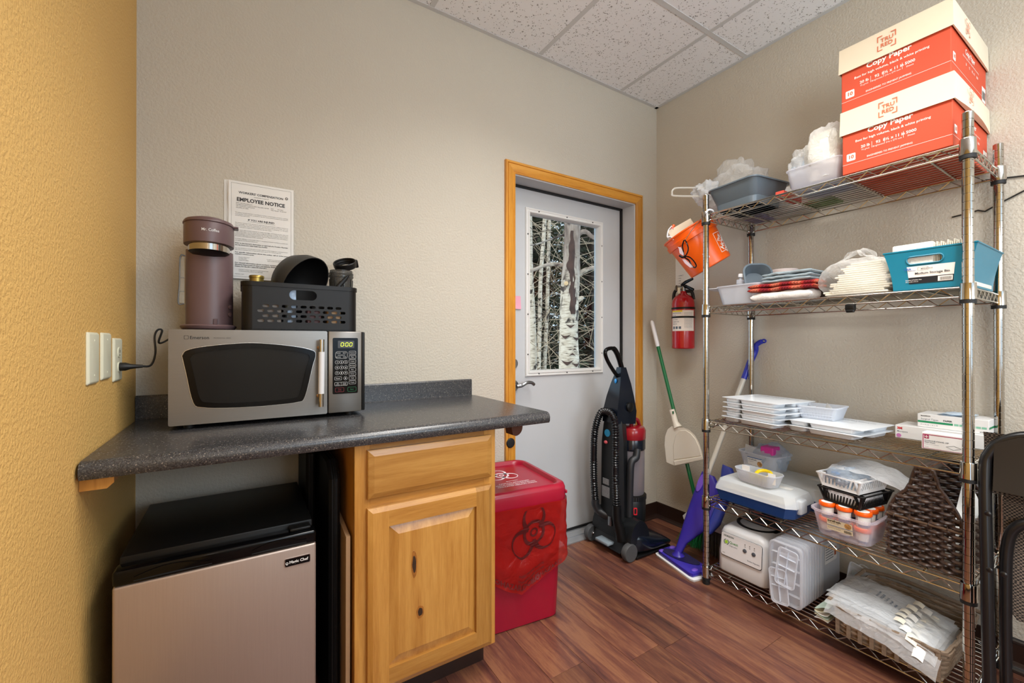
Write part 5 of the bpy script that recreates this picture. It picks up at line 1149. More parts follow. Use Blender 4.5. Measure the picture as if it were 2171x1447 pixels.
part('stem', MB().lathe([(0.011, 0.0), (0.011, 0.092), (0.016, 0.094), (0.018, 0.112), (0.014, 0.114), (0.007, 0.116), (0.007, 0.126)], 20, sp0), F_tub, t); part('cap', MB().lathe([(0.002, 0.126), (0.014, 0.127), (0.0145, 0.140), (0.012, 0.143), (0.001, 0.143)], 20, sp0), M_white, t)
t = thing('emesis_basin', 'grey plastic basin standing on edge in the frosted white bin', 'basin', (-0.26, -0.81, z4 + 0.02))
em = Matrix.Translation((-0.27, -0.80, z4 + 0.088)) @ Euler((R(70), 0, R(-40))).to_matrix().to_4x4()
part('basin', MB().tub(0.09, 0.15, 0.12, 0.19, 0.05, 0.04, 0.002, 0.006, 0.004, 8, M=em), M_grey, t)
def towel(name, label, x0, x1, y0, y1, z0, n_l, th, m_, seed, amp=0.004, sag=0.0, group='folded towels on the fourth shelf'):
    t_ = thing(name, label, 'towel', ((x0 + x1) / 2, (y0 + y1) / 2, z0), group)
    for k3 in range(n_l):
        zb = z0 + k3 * th; mbt = MB(); rings = []
        for i in range(25):
            u = i / 24; y = y0 + (y1 - y0) * u; rg_ = []
            e = min(1, min(u, 1 - u) * 14 + 0.35)
            for j in range(24):
                a = 2 * PI * j / 24; c_, s_ = math.cos(a), math.sin(a)
                pw = lambda q, p_: math.copysign(abs(q) ** p_, q)
                x = (x0 + x1) / 2 + (x1 - x0) / 2 * pw(c_, 0.35) * (1 - 0.03 * k3) + 0.006 * nz((u * 4, k3, seed), 1)
                z_ = zb + th / 2 + th / 2 * 0.98 * pw(s_, 0.5) * e + amp * nz((u * 5, c_ * 1.5, seed + k3), 1.3) * (1 if s_ > 0 or k3 else 0.2) - sag * (u ** 2 if sag > 0 else 0)
                rg_.append((x, y, max(z_, z0 + 0.0005)))
            rings.append(rg_)
        part('fold', mbt.loft(rings), m_, t_, ang=1.2)
    return t_
def terry(name, col, sc_=260, st=0.8, stripes=None):
    if name in MATS: return MATS[name]
    m = mat(name, col, 0.95, bump=st, bscale=sc_, var=0.08, vscale=90, spec=0.1)
    return m
def redknit():
    m, n, l, b = nt('red knit'); tc = n.new('ShaderNodeTexCoord')
    w = n.new('ShaderNodeTexWave'); w.inputs['Scale'].default_value = 55; w.inputs['Distortion'].default_value = 0.6; w.bands_direction = 'DIAGONAL'
    l.new(tc.outputs['Object'], w.inputs['Vector'])
    sp = n.new('ShaderNodeSeparateXYZ'); l.new(tc.outputs['Object'], sp.inputs[0])
    wv = n.new('ShaderNodeMath'); wv.operation = 'SINE'; mu = n.new('ShaderNodeMath'); mu.operation = 'MULTIPLY'; mu.inputs[1].default_value = 75; l.new(sp.outputs['Y'], mu.inputs[0]); l.new(mu.outputs[0], wv.inputs[0])
    r_ = ramp(n, [(0.2, '#9c1a26'), (0.5, '#cf3a2c'), (0.8, '#e2765a')]); mr = n.new('ShaderNodeMapRange'); mr.inputs['From Min'].default_value = -1; l.new(wv.outputs[0], mr.inputs['Value']); l.new(mr.outputs[0], r_.inputs['Fac'])
    mx = n.new('ShaderNodeMixRGB'); mx.blend_type = 'MULTIPLY'; mx.inputs[0].default_value = 0.35; l.new(r_.outputs[0], mx.inputs[1]); l.new(w.outputs['Color'], mx.inputs[2]); l.new(mx.outputs[0], b.inputs['Base Color'])
    b.inputs['Roughness'].default_value = 0.95; bp = n.new('ShaderNodeBump'); bp.inputs['Strength'].default_value = 0.9; bp.inputs['Distance'].default_value = 0.004; l.new(w.outputs['Fac'], bp.inputs['Height']); l.new(bp.outputs[0], b.inputs['Normal'])
    return m
towel('white_towel', 'folded white towel at the bottom of the towel pile', -0.43, -0.22, -0.862, -1.105, z4, 1, 0.042, terry('white terry', '#e9e6e2'), 3, 0.006)
towel('red_towel', 'folded red and coral striped knit cloth in the middle of the towel pile', -0.435, -0.24, -0.852, -1.125, z4 + 0.042, 2, 0.0175, redknit(), 9, 0.005)
towel('grey_towel', 'folded blue-grey terry cloths on top of the towel pile', -0.42, -0.24, -0.905, -1.10, z4 + 0.078, 3, 0.0155, terry('grey terry', '#93a1a8'), 5, 0.004)
t = thing('tape_roll', 'pale pink and white roll standing behind the towel pile', 'roll', (-0.13, -0.86, z4)); part('roll', MB().lathe([(0.062, 0), (0.064, 0.004), (0.064, 0.165), (0.060, 0.17), (0.03, 0.17), (0.03, 0.10)], 28, Matrix.Translation((-0.15, -0.87, z4)), cap1=True), mat('pale pink paper', '#d9cdca', 0.7), t)
t = thing('card_pack', 'black and white card pack at the right end of the grey cloths', 'packet', (-0.25, -1.115, z4 + 0.004)); part('pack', MB().box(-0.34, -0.16, -1.135, -1.10, z4, z4 + 0.085, 0.003, 2), mat('dark card', '#2d2a28', 0.5, var=0.5, vscale=40), t)
t = thing('napkin_bag', 'clear bag holding a slumped stack of cream paper napkins beside the teal bin', 'bag', (-0.34, -1.23, z4))
M_nap = mat('cream paper napkin', '#e9e3d3', 0.9, var=0.04)
for k2 in range(15):
    a = 0.012 * math.sin(k2 * 1.7); f_ = k2 / 14
    part('napkin', MB().box(-0.425 + 0.05 * f_, -0.235 + 0.03 * f_, -1.345 + a, -1.152 - 0.055 * f_ + a, z4 + 0.002 + k2 * 0.0083, z4 + 0.0092 + k2 * 0.0083, 0.002, 1), M_nap, t)
part('film', blob((-0.33, -1.245, z4 + 0.062), 0.120, 0.125, 0.078, 12, 0.14, 48, 28, flat=-0.060, fr=2.6, sq=0.7), film('thin clear bag', '#f4f4f2', 0.80, 0.12, 0.8, 40), t, ang=1.0)
part('film_top', MB().sheet(lambda u, v: (-0.36 + 0.05 * nz((u * 3, v * 3, 1), 1.3) + 0.06 * (v - 0.5), -1.19 - 0.15 * u + 0.02 * nz((u * 3, v * 2, 5), 1), z4 + 0.12 + 0.065 * math.sin(PI * min(1, u * 1.2 + 0.1)) * (0.6 + 0.4 * v) + 0.02 * nz((u * 5, v * 4, 9), 1)), 18, 10), MATS['thin clear bag'], t, ang=1.0)
M_teal = mat('teal plastic', '#107b96', 0.38, var=0.03)
t = thing('storage_bin', 'teal storage bin with an oval handle hole, filled with paper towels', 'bin', (-0.28, -1.455, z4))
def teal_side(u, z, y0, y1): pass
def tr_(z): f_ = (z - z4) / 0.133; g = f_ ** 1.6; return (-0.430 - 0.009 * g, -0.118 + 0.012 * g, -1.362 + 0.024 * g, -1.546 - 0.022 * g)
def tealfront(v):
    u, z = v[0], v[1]; xf_, xb_, ya, yb = tr_(z)
    return (xf_ + 0.0015 + v[2], ya + (yb - ya) * u, z)
part('front_panel', MB().plate([(0.0, z4), (0.5, z4), (1.0, z4)] + [(1.0, z4 + 0.133 * k2 / 8) for k2 in range(1, 9)] + [(0.5, z4 + 0.133)] + [(0.0, z4 + 0.133 * (8 - k2) / 8) for k2 in range(0, 8)], [[(0.46 + 0.215 * (p[0] / 0.05), z4 + 0.098 + p[1]) for p in rrect(0.1, 0.025, 0.0124, 8)]], 0.003, None, tealfront), M_teal, t, smooth=False)
tb = MB(); rings = []
for k2 in range(9):
    z_ = z4 + 0.133 * k2 / 8; xf_, xb_, ya, yb = tr_(z_); rings.append([(xf_, ya, z_), (xb_, ya, z_), (xb_, yb, z_), (xf_, yb, z_)])
tb.loft(rings, False, False, closed=False); part('wall', tb, M_teal, t, ang=0.5)
part('floor', MB().box(-0.43, -0.12, -1.545, -1.364, z4 + 0.0005, z4 + 0.003), M_teal, t)
hrim = [tealfront((0.46 + 0.215 * (p[0] / 0.05), z4 + 0.098 + p[1], -0.002)) for p in rrect(0.1, 0.026, 0.0129, 8)]
part('handle_rim', MB().tube(hrim, 0.0026, 6, closed=True), M_teal, t)
xf_, xb_, ya, yb = tr_(z4 + 0.133); part('rim', MB().tube([(xf_, ya, z4 + 0.133), (xf_, yb, z4 + 0.133), (xb_, yb, z4 + 0.133), (xb_, ya, z4 + 0.133)], 0.003, 6, closed=True), M_teal, t)
LM = lambda u, z, o_: Vector(tealfront((u, z, -0.0022 - o_)))
def tquad(mbq, u0, u1, z0, z1, o_): mbq.sheet(lambda a, b2: LM(u0 + (u1 - u0) * a, z0 + (z1 - z0) * b2, o_), 1, 3)
q = MB(); tquad(q, 0.235, 0.815, z4 + 0.020, z4 + 0.078, 0.0005); lbl = part('label', q, M_wprint, t, 'white and navy paper label')
q = MB(); tquad(q, 0.235, 0.815, z4 + 0.020, z4 + 0.041, 0.0009); part('label_band', q, mat('navy print', '#15181f', 0.5), lbl)
q = MB(); tquad(q, 0.62, 0.805, z4 + 0.0225, z4 + 0.0385, 0.0013); part('label_code', q, M_wprint, lbl)
q = MB(); q.text('Medium Storage Bin', 0.0098, side((-0.4350, ya - 0.082, z4 + 0.0505)), 'L', 0.015, 0.085); q.text('MAINSTAYS', 0.0055, side((-0.4365, ya - 0.098, z4 + 0.066)), 'L', 0.01); q.plate(rrect(0.026, 0.011, 0.0005, 1), [rrect(0.025, 0.010, 0.0005, 1)], 0.0002, side((-0.4365, ya - 0.103, z4 + 0.068)))
for i in range(12): tquad(q, 0.65 + i * 0.012, 0.656 + i * 0.012, z4 + 0.0245, z4 + 0.035, 0.0017)
part('label_text', q, M_ink, lbl, smooth=False)
q = MB(); q.text('USA', 0.0095, side((-0.4368, ya - 0.056, z4 + 0.0665)), 'L', 0.03); tquad(q, 0.245, 0.345, z4 + 0.0635, z4 + 0.0645, 0.0013); part('label_logo', q, mat('blue print', '#2a5fb0', 0.5), lbl, smooth=False)
q = MB(); q.text('Durable & Perfect Size', 0.0045, side((-0.4340, ya - 0.058, z4 + 0.031)), 'L', 0.01); q.text('29.2 x 20 x 13 cm', 0.0045, side((-0.4340, ya - 0.058, z4 + 0.025)), 'L', 0.01); part('label_small_text', q, M_wprint, lbl, smooth=False)
t = thing('paper_towels', 'bundle of white embossed paper towels packed in the teal bin', 'towels', (-0.28, -1.45, z4 + 0.004))
M_emb = mat('embossed paper towel', '#efece4', 0.9, bump=0.9, bscale=240)
part('front_pack', MB().box(-0.428, -0.40, -1.465, -1.358, z4 + 0.02, z4 + 0.158, 0.006, 3).box(-0.40, -0.385, -1.47, -1.36, z4 + 0.02, z4 + 0.154, 0.004, 2), M_emb, t)
for k2 in range(16): part('folded_sheet', MB().box(-0.425 + 0.0, -0.14, -1.469 - k2 * 0.0052, -1.4655 - k2 * 0.0052, z4 + 0.006, z4 + 0.150 + 0.006 * math.sin(k2 * 2.3), 0.001, 1), M_nap, t)
for k2 in range(12): part('folded_sheet', MB().box(-0.38 + k2 * 0.019, -0.368 + k2 * 0.019, -1.465, -1.365, z4 + 0.006, z4 + 0.140 + 0.006 * math.sin(k2 * 1.9), 0.002, 1), M_nap, t)
t = thing('cable_clip', 'small black clip hanging under the front rail of the towel shelf', 'clip', (-0.458, -1.247, SH[3] - 0.05)); part('clip', MB().box(-0.470, -0.445, -1.262, -1.232, SH[3] - 0.062, SH[3] - 0.036, 0.006, 2), M_matblk, t); part('jaw', MB().box(-0.472, -0.458, -1.262, -1.236, SH[3] - 0.068, SH[3] - 0.058, 0.003, 1), M_matblk, t)

# ------------------------------------------------------------------ third shelf: white trays, basket, boxes
M_tray = mat('glossy white tray', '#e4e9ee', 0.28)
z3 = SH[2] + 0.001
tray_L, tray_W, tray_h = 0.285, 0.255, 0.0225
def traymesh():
    fl_ = MB().prism(rrect(tray_W, tray_L, 0.008, 3), 0.0022, Matrix.Translation((0, 0, tray_h - 0.0022)))
    cs = []
    for x, y, w, l in ((-0.070, 0.098, 0.095, 0.070), (-0.072, -0.030, 0.095, 0.165), (0.055, 0.060, 0.115, 0.140), (0.055, -0.075, 0.115, 0.105)):
        cs.append(MB().loft([[(*p, tray_h - 0.002) for p in rrect(w, l, 0.014, 4, x, y)], [(*p, 0.003) for p in rrect(w - 0.008, l - 0.008, 0.014, 4, x, y)], [(*p, 0.0) for p in rrect(w - 0.014, l - 0.014, 0.012, 4, x, y)]]))
    return mesh('flange', fl_, M_tray), [mesh('compartment', c_, M_tray, ang=1.0) for c_ in cs]
tfl, tcs = traymesh()
def trayst(n_, cx_, cy_, rz_, zb, labs, grp):
    for k2 in range(n_):
        o = bpy.data.objects.new('supply_tray', None); COL.objects.link(o); o.location = (cx_ + 0.003 * math.sin(k2 * 2.1), cy_ + 0.004 * math.cos(k2 * 1.3), zb + k2 * tray_h); o.rotation_euler = (0, 0, rz_ + 0.006 * math.sin(k2))
        o['label'] = labs[k2]; o['category'] = 'tray'; o['group'] = grp; BASE[o] = Vector((0, 0, 0))
        link('flange', tfl, o)
        for c_ in tcs: link('compartment', c_, o)
        if k2 == n_ - 1:
            q = MB(); T0 = frame((0.085, 0.10, tray_h + 0.0003), (0, -1, 0), (1, 0, 0))
            for i, s_ in enumerate(('VENIPUNCTURE SUPPLY KIT', 'ONE COMPLETE SET FOR SINGLE USE')): q.text(s_, 0.012, T0 @ Matrix.Translation((0, -0.016 * i, 0)), 'L', 0.01)
            for i in range(5): q.text('Contents sealed until opened. Keep dry and store flat on the shelf', 0.0055, T0 @ Matrix.Translation((0, -0.04 - 0.01 * i, 0)), 'L')
            part('print', q, mat('pale grey print', '#7b8088', 0.6), o, smooth=False)
trayst(5, -0.292, -0.865, R(-8), z3, ['white compartment tray at the bottom of the left stack of five', 'white compartment tray, second from the bottom of the left stack', 'white compartment tray in the middle of the left stack of five', 'white compartment tray, second from the top of the left stack', 'white printed compartment tray on top of the left stack of five'], 'white trays stacked at the left of the third shelf')
trayst(2, -0.262, -1.135, R(-5.5), z3, ['white compartment tray, lower of the two in the middle of the shelf', 'white printed compartment tray under the small frosted basket'], 'white trays in the middle of the third shelf')
zb = z3 + 2 * tray_h + 0.0008
t = thing('frosted_basket', 'small square frosted basket standing on the pair of white trays', 'basket', (-0.222, -1.060, zb))
MBk = Matrix.Translation((-0.222, -1.060, zb)) @ Euler((0, 0, R(3))).to_matrix().to_4x4()
part('basket', MB().tub(0.118, 0.125, 0.142, 0.152, 0.056, 0.014, 0.002, 0.003, 0.005, M=MBk), F_tub, t)
rb = MB()
for i in range(12):
    y = -0.055 + i * 0.01; rb.tube([(-0.0605, y, 0.008), (-0.0690, y * 1.15, 0.046)], 0.0008, 4)
for k2 in range(4): zz = 0.010 + k2 * 0.011; rb.tube([(-0.0600 - 0.0085 * zz / 0.046, -0.06, zz), (-0.0600 - 0.0085 * zz / 0.046, 0.06, zz)], 0.0008, 4)
rb.v = [MBk @ v for v in rb.v]; part('grid_rib', rb, F_tub, t, kind='stuff')
t = thing('paper_slip', 'white folded paper slip standing in the small frosted basket', 'paper', (-0.215, -1.08, zb + 0.004)); part('slip', MB().sheet(lambda u, v: (-0.25 + 0.08 * u, -1.09 + 0.05 * u - 0.02 * v, zb + 0.004 + (0.047 + 0.012 * u) * v), 4, 3), M_paper, t)
def pbox(name, label, cat, x0, x1, y0, y1, z0, h, col=M_carton):
    t_ = thing(name, label, cat, ((x0 + x1) / 2, (y0 + y1) / 2, z0)); b_ = part('carton', MB().box(x0, x1, y0, y1, z0, z0 + h, 0.0012, 1), col, t_); return t_, b_
M_redp = mat('red print', '#d0242f', 0.5); M_greenp = mat('green box print', '#1d8a5b', 0.5); M_mag = mat('magenta print', '#a03058', 0.5); M_pinkd = mat('pink dot', '#c77ab4', 0.5); M_slate = mat('slate print', '#5d6a78', 0.6)
t, b_ = pbox('tape_box', 'white flat carton with red 3M letters lying on the shelf by the post', 'box', -0.168, -0.035, -1.535, -1.292, z3, 0.050)
S = side((-0.1684, -1.292, z3)); q = MB().text('3M', 0.0125, S @ Matrix.Translation((0.006, 0.0345, 0)), 'L', 0.05); part('red_print', q, M_redp, b_, smooth=False)
q = MB().text('Micropore', 0.0075, S @ Matrix.Translation((0.006, 0.024, 0)), 'L', 0.01); part('print', q, M_slate, b_, smooth=False)
part('dot', MB().prism(circ(0.0075, 20, 0.0115, 0.010), 0.0003, S), M_pinkd, b_)
S2 = front((-0.16, -1.5354, z3)); q = MB().text('3M', 0.011, S2 @ Matrix.Translation((0.008, 0.035, 0)), 'L', 0.05); part('red_print', q, M_redp, b_, smooth=False); part('dot', MB().prism(circ(0.006, 16, 0.014, 0.010), 0.0003, S2), M_pinkd, b_)
t, b_ = pbox('surgical_tape_box', 'white carton with a green band reading Surgical Tapes, on top of the flat carton', 'box', -0.142, -0.020, -1.540, -1.352, z3 + 0.0508, 0.050)
S = side((-0.1424, -1.352, z3 + 0.0508))
q = MB()
for i, (a, c_) in enumerate(((0, 0.085), )): q.rect(0.001, 0.098, 0.017, 0.0245, S)
part('band', q, M_greenp, b_)
q = MB()
for i in range(6): q.rect(0.101 + i * 0.014, 0.113 + i * 0.014, 0.017, 0.0245, S)
part('band_fade', q, mat('pale green print', '#86c3a8', 0.5), b_)
q = MB().text('Surgical Tapes', 0.0085, S @ Matrix.Translation((0.010, 0.0285, 0)), 'L', 0.0); q.text('2" x 10 yds  |  6  |  10', 0.0055, S @ Matrix.Translation((0.009, 0.008, 0)), 'L'); part('print', q, M_slate, b_, smooth=False)
q = MB().text('McKESSON', 0.0055, S @ Matrix.Translation((0.010, 0.041, 0)), 'L', 0.03); q.text('PAPER', 0.0085, S @ Matrix.Translation((0.072, 0.0285, 0)), 'L', 0.03); q.text('47328', 0.0055, S @ Matrix.Translation((0.166, 0.004, 0)), 'L', 0.02); part('dark_print', q, M_ink, b_, smooth=False)
q = MB(); S2 = front((-0.14, -1.5404, z3 + 0.0508)); q.rect(0.002, 0.10, 0.017, 0.0245, S2); part('side_band', q, M_greenp, b_)
t, b_ = pbox('prep_pad_box', 'white carton framed in maroon reading Povidone Iodine, standing behind the front post', 'box', -0.320, -0.262, -1.515, -1.408, z3, 0.058)
S = side((-0.3204, -1.408, z3)); q = MB()
q.plate(rc(0.003, 0.1045, 0.003, 0.053, 0.0005, 1), [rc(0.0052, 0.1035, 0.0042, 0.0505, 0.0005, 1)], 0.0003, S); q.rect(0.007, 0.0195, 0.0375, 0.0505, S @ Matrix.Translation((0, 0, 0.0003))); part('frame_print', q, M_mag, b_)
q = MB().text('POVIDONE-IODINE, USP', 0.0058, S @ Matrix.Translation((0.0075, 0.0285, 0)), 'L', 0.02, 0.062); q.text('PREP PADS', 0.0058, S @ Matrix.Translation((0.0075, 0.0225, 0)), 'L', 0.02); q.text('Antiseptic for skin preparation', 0.003, S @ Matrix.Translation((0.0075, 0.0175, 0)), 'L'); q.text('100 pads', 0.003, S @ Matrix.Translation((0.0075, 0.008, 0)), 'L')
part('print', q, M_slate, b_, smooth=False)
q = MB(); dm4 = [(0.062, 0.018), (0.082, 0.024), (0.100, 0.017), (0.080, 0.009)]; dmi = [(0.0635, 0.0178), (0.0818, 0.0232), (0.0985, 0.0170), (0.0802, 0.0099)]; q.plate(dm4, [dmi], 0.0003, S); part('pad_drawing', q, M_slate, b_)
q = MB(); A_ = S @ Matrix.Translation((0.01325, 0.044, 0.0008))
for a, b2 in (((-0.001, -0.0045), (0.001, 0.0045)), ((-0.0045, -0.001), (0.0045, 0.001))): q.rect(a[0], b2[0], a[1], b2[1], A_)
part('emblem', q, M_wprint, b_)
t = thing('wipe_packet', 'blue and white foil packets lying on top of the surgical tape carton', 'packet', (-0.09, -1.45, z3 + 0.1015))
for k2 in range(2): part('packet', MB().sheet(lambda u, v: (-0.135 + 0.085 * v + 0.004 * nz((u * 4, v * 4, k2), 1), -1.405 - 0.085 * u - 0.01 * k2, z3 + 0.103 + 0.0045 * k2 + 0.007 * math.sin(PI * u) * math.sin(PI * v) + 0.003 * nz((u * 5, v * 5, 3), 1)), 12, 8), mat('blue white foil', '#c4d8ea', 0.3, var=0.25, vscale=60), t)

# ------------------------------------------------------------------ second shelf: cases, bins, baskets, cups, wicker basket
z2 = SH[1] + 0.001
M_navy = mat('deep blue plastic', '#0f3f82', 0.35); F_case = film('milky case lid', '#eef3f7', 0.25, 0.3)
def case(name, label, x0, x1, y0, y1, latch):
    t_ = thing(name, label, 'case', ((x0 + x1) / 2, (y0 + y1) / 2, z2), 'blue cases on the fourth shelf down')
    def ch(ins, z_, c_): a0, a1, b0, b1 = x0 + ins, x1 - ins, y0 - ins, y1 + ins; return [(a0 + c_, b0, z_), (a0, b0 - c_ * 0.6, z_), (a0, b1 + c_, z_), (a0 + c_, b1, z_), (a1 - 0.01, b1, z_), (a1, b1 + 0.01, z_), (a1, b0 - 0.01, z_), (a1 - 0.01, b0, z_)]
    part('base', MB().loft([ch(0.022, z2 + 0.0005, 0.03), ch(0.012, z2 + 0.008, 0.03), ch(0.0, z2 + 0.055, 0.03)]), M_navy, t_, 'deep blue base')
    part('lid', MB().loft([ch(-0.002, z2 + 0.0555, 0.03), ch(0.0, z2 + 0.068, 0.03), ch(0.012, z2 + 0.098, 0.03), ch(0.035, z2 + 0.112, 0.025), ch(0.06, z2 + 0.114, 0.02)]), F_case, t_, 'milky translucent lid')
    part('inner_tray', MB().box(x0 + 0.03, x1 - 0.03, y1 + 0.03, y0 - 0.03, z2 + 0.058, z2 + 0.066, 0.003, 1), MATS['cream label'], t_)
    if latch: part('latch', MB().box(x0 + 0.045, x0 + 0.10, y1 - 0.012, y1 + 0.012, z2 + 0.030, z2 + 0.090, 0.008, 3), F_case, t_)
    part('paper_label', MB().box(x1 - 0.11, x1 - 0.08, y1 + 0.045, y1 + 0.10, z2 + 0.1142, z2 + 0.1147), M_paper, t_)
case('blue_case', 'blue case with a milky lid and latch, in front on the second lowest shelf', -0.445, -0.255, -0.690, -1.045, True)
case('blue_case', 'blue case with a milky lid at the back of the second lowest shelf', -0.245, -0.02, -0.700, -1.075, False)
zc = z2 + 0.115
t = thing('food_bin', 'clear tapered bin with a recipe style label, standing at the back on a blue case', 'bin', (-0.135, -0.775, zc), rz=R(-6), world=False)
part('bin', MB().tub(0.13, 0.16, 0.155, 0.19, 0.085, 0.03, 0.002, 0.007, 0.005), F_tub, t)
Sx = side((-0.0700, 0.042, 0.022)) @ Matrix.Rotation(R(8), 4, 'X')
part('label', MB().rect(0, 0.075, 0, 0.042, Sx), M_paper, t); q = MB().text('surefresh', 0.0115, Sx @ Matrix.Translation((0.004, 0.027, 0.0004)), 'L', 0.02); q.text('storage bin', 0.006, Sx @ Matrix.Translation((0.004, 0.018, 0.0004)), 'L'); part('label_text', q, M_slate, t, smooth=False)
part('label_band', MB().rect(0, 0.075, 0.038, 0.042, Sx @ Matrix.Translation((0, 0, 0.0004))), mat('blue label band', '#2c63a0', 0.5), t); part('label_picture', MB().prism(circ(0.013, 16, 0.062, 0.014), 0.0004, Sx), mat('food picture', '#b98a52', 0.6, var=0.6, vscale=90), t)
t = thing('pink_bag', 'clear bag with a bright pink card in the recipe labelled bin', 'bag', (-0.14, -0.80, zc + 0.003))
part('bag', blob((-0.135, -0.805, zc + 0.065), 0.075, 0.078, 0.065, 21, 0.26, flat=-0.06), F_blue, t, ang=1.0); part('pink_card', MB().box(-0.20, -0.13, -0.845, -0.785, zc + 0.085, zc + 0.125, 0.004, 1), mat('bright pink', '#d23aa0', 0.5), t)
t = thing('zip_bag', 'flat printed zip bag leaning in the recipe labelled bin', 'bag', (-0.18, -0.745, zc + 0.003))
part('film', MB().sheet(lambda u, v: (-0.205 + 0.02 * v + 0.004 * nz((u * 4, v * 4, 0), 1), -0.705 - 0.105 * u, zc + 0.004 + 0.115 * v - 0.02 * u * v), 8, 8), F_bag2, t); part('print', MB().text('Patient  Specimen', 0.008, side((-0.2075, -0.715, zc + 0.075)), 'L', 0.02), M_slate, t, smooth=False)
t = thing('oval_basket', 'small oval frosted basket of cream papers on the front blue case', 'basket', (-0.385, -0.875, zc), rz=R(-4), world=False)
part('basket', MB().tub(0.078, 0.165, 0.095, 0.195, 0.056, 0.036, 0.002, 0.002, 0.004, 8), F_tub, t)
rb = MB()
for i in range(26):
    y = -0.065 + i * 0.0052; rb.tube([(-0.0395, y, 0.006), (-0.0485, y * 1.14, 0.048)], 0.0007, 4)
part('grid_rib', rb, F_tub, t, kind='stuff')
part('cream_lining', MB().box(-0.03, 0.03, -0.07, 0.07, 0.004, 0.034, 0.012, 2), mat('cream paper', '#efe2b0', 0.8, var=0.1, vscale=40), t)
part('flap', MB().box(-0.036, -0.034, 0.02, 0.055, 0.02, 0.075).box(-0.03, -0.028, -0.092, -0.06, 0.02, 0.066), M_paper, t)
t = thing('yellow_ring', 'yellow tape ring lying in the oval frosted basket', 'tape', (-0.385, -0.905, zc + 0.045)); part('ring', MB().tube([( -0.39 + 0.026 * math.cos(2 * PI * i / 24), -0.90 + 0.030 * math.sin(2 * PI * i / 24), zc + 0.0475 + 0.01 * math.cos(2 * PI * i / 24)) for i in range(24)], 0.0075, 8, closed=True), mat('bright yellow', '#f2d51c', 0.4), t)
# specimen cups
t = thing('cup_bin', 'clear tapered bin with a recipe style label, packed with orange lidded cups', 'bin', (-0.357, -1.207, z2))
part('bin', MB().tub(0.165, 0.168, 0.20, 0.195, 0.098, 0.035, 0.002, 0.008, 0.006, 8, M=Matrix.Translation((-0.352, -1.208, z2))), film('lilac clear tub', '#f2ecf6', 0.80, 0.15), t)
Sx = side((-0.4412, -1.166, z2 + 0.030)) @ Matrix.Rotation(R(10.5), 4, 'X')
part('label', MB().rect(0, 0.082, 0, 0.046, Sx), MATS['cream label'], t); q = MB().text('surefresh', 0.0115, Sx @ Matrix.Translation((0.003, 0.034, 0.0005)), 'L', 0.03); q.text('Storage Bin 4 pk', 0.0055, Sx @ Matrix.Translation((0.003, 0.028, 0.0005)), 'L'); q.text('Contenedor para alimentos', 0.0045, Sx @ Matrix.Translation((0.003, 0.013, 0.0005)), 'L'); q.text('Reusable and stackable', 0.0045, Sx @ Matrix.Translation((0.003, 0.007, 0.0005)), 'L')
for i in range(9): q.rect(0.055 + i * 0.0026, 0.0565 + i * 0.0026, 0.003, 0.013, Sx @ Matrix.Translation((0, 0, 0.0005)))
part('label_text', q, M_ink, t, smooth=False); part('label_band', MB().rect(0, 0.082, 0.018, 0.020, Sx @ Matrix.Translation((0, 0, 0.0005))).rect(0, 0.082, 0.0445, 0.046, Sx @ Matrix.Translation((0, 0, 0.0005))), MATS['blue label band'], t); part('label_picture', MB().prism(circ(0.011, 16, 0.068, 0.032), 0.0005, Sx), MATS['food picture'], t)
cupm = mesh('cup', MB().lathe([(0.018, 0), (0.0205, 0.002), (0.0245, 0.048), (0.0232, 0.048), (0.0195, 0.003), (0.001, 0.003)], 24), F_cup)
lidm = mesh('lid', MB().lathe([(0.0272, 0.044), (0.0278, 0.045), (0.0278, 0.055), (0.0262, 0.058), (0.0235, 0.058), (0.001, 0.0578)], 30), M_orange)
topm = mesh('lid_label', MB().lathe([(0.0195, 0.0579), (0.0195, 0.0585), (0.001, 0.0586)], 24), M_paper)
def wraplabel(a0, a1, z0, z1, m_, nm): return mesh(nm, MB().sheet(lambda u, v: ((0.0206 + 0.0041 * (z0 + (z1 - z0) * v) / 0.048) * math.cos(a0 + (a1 - a0) * u), (0.0206 + 0.0041 * (z0 + (z1 - z0) * v) / 0.048) * math.sin(a0 + (a1 - a0) * u), z0 + (z1 - z0) * v), 10, 2), m_)
wl = wraplabel(R(140), R(255), 0.012, 0.040, M_paper, 'side_label'); wb = wraplabel(R(140), R(255), 0.004, 0.012, mat('navy label band', '#34527f', 0.5), 'label_foot'); ws = wraplabel(R(262), R(280), 0.006, 0.042, mat('temperature strip', '#5c6f86', 0.5), 'strip')
for layer in range(2):
    for i, x in enumerate((-0.402, -0.345, -0.288)):
        for j, y in enumerate((-1.150, -1.208, -1.266)):
            o = bpy.data.objects.new('specimen_cup', None); COL.objects.link(o); o.location = (x, y, z2 + 0.004 + layer * 0.0595); o.rotation_euler = (0, 0, R((i * 3 + j * 5 + layer * 7) % 9 * 4 - 16)); BASE[o] = Vector((0, 0, 0))
            o['label'] = 'orange lidded specimen cup, %s in the %s layer of the clear bin' % ((('front left', 'front middle', 'front right'), ('middle left', 'centre', 'middle right'), ('back left', 'back middle', 'back right'))[i][j], ('lower', 'upper')[layer])
            o['category'] = 'cup'; o['group'] = 'specimen cups in the clear bin'
            for m_ in (cupm, lidm, topm, wl, wb, ws): link(m_.name.split('.')[0], m_, o)
zk = z2 + 0.004 + 2 * 0.0595 + 0.0005
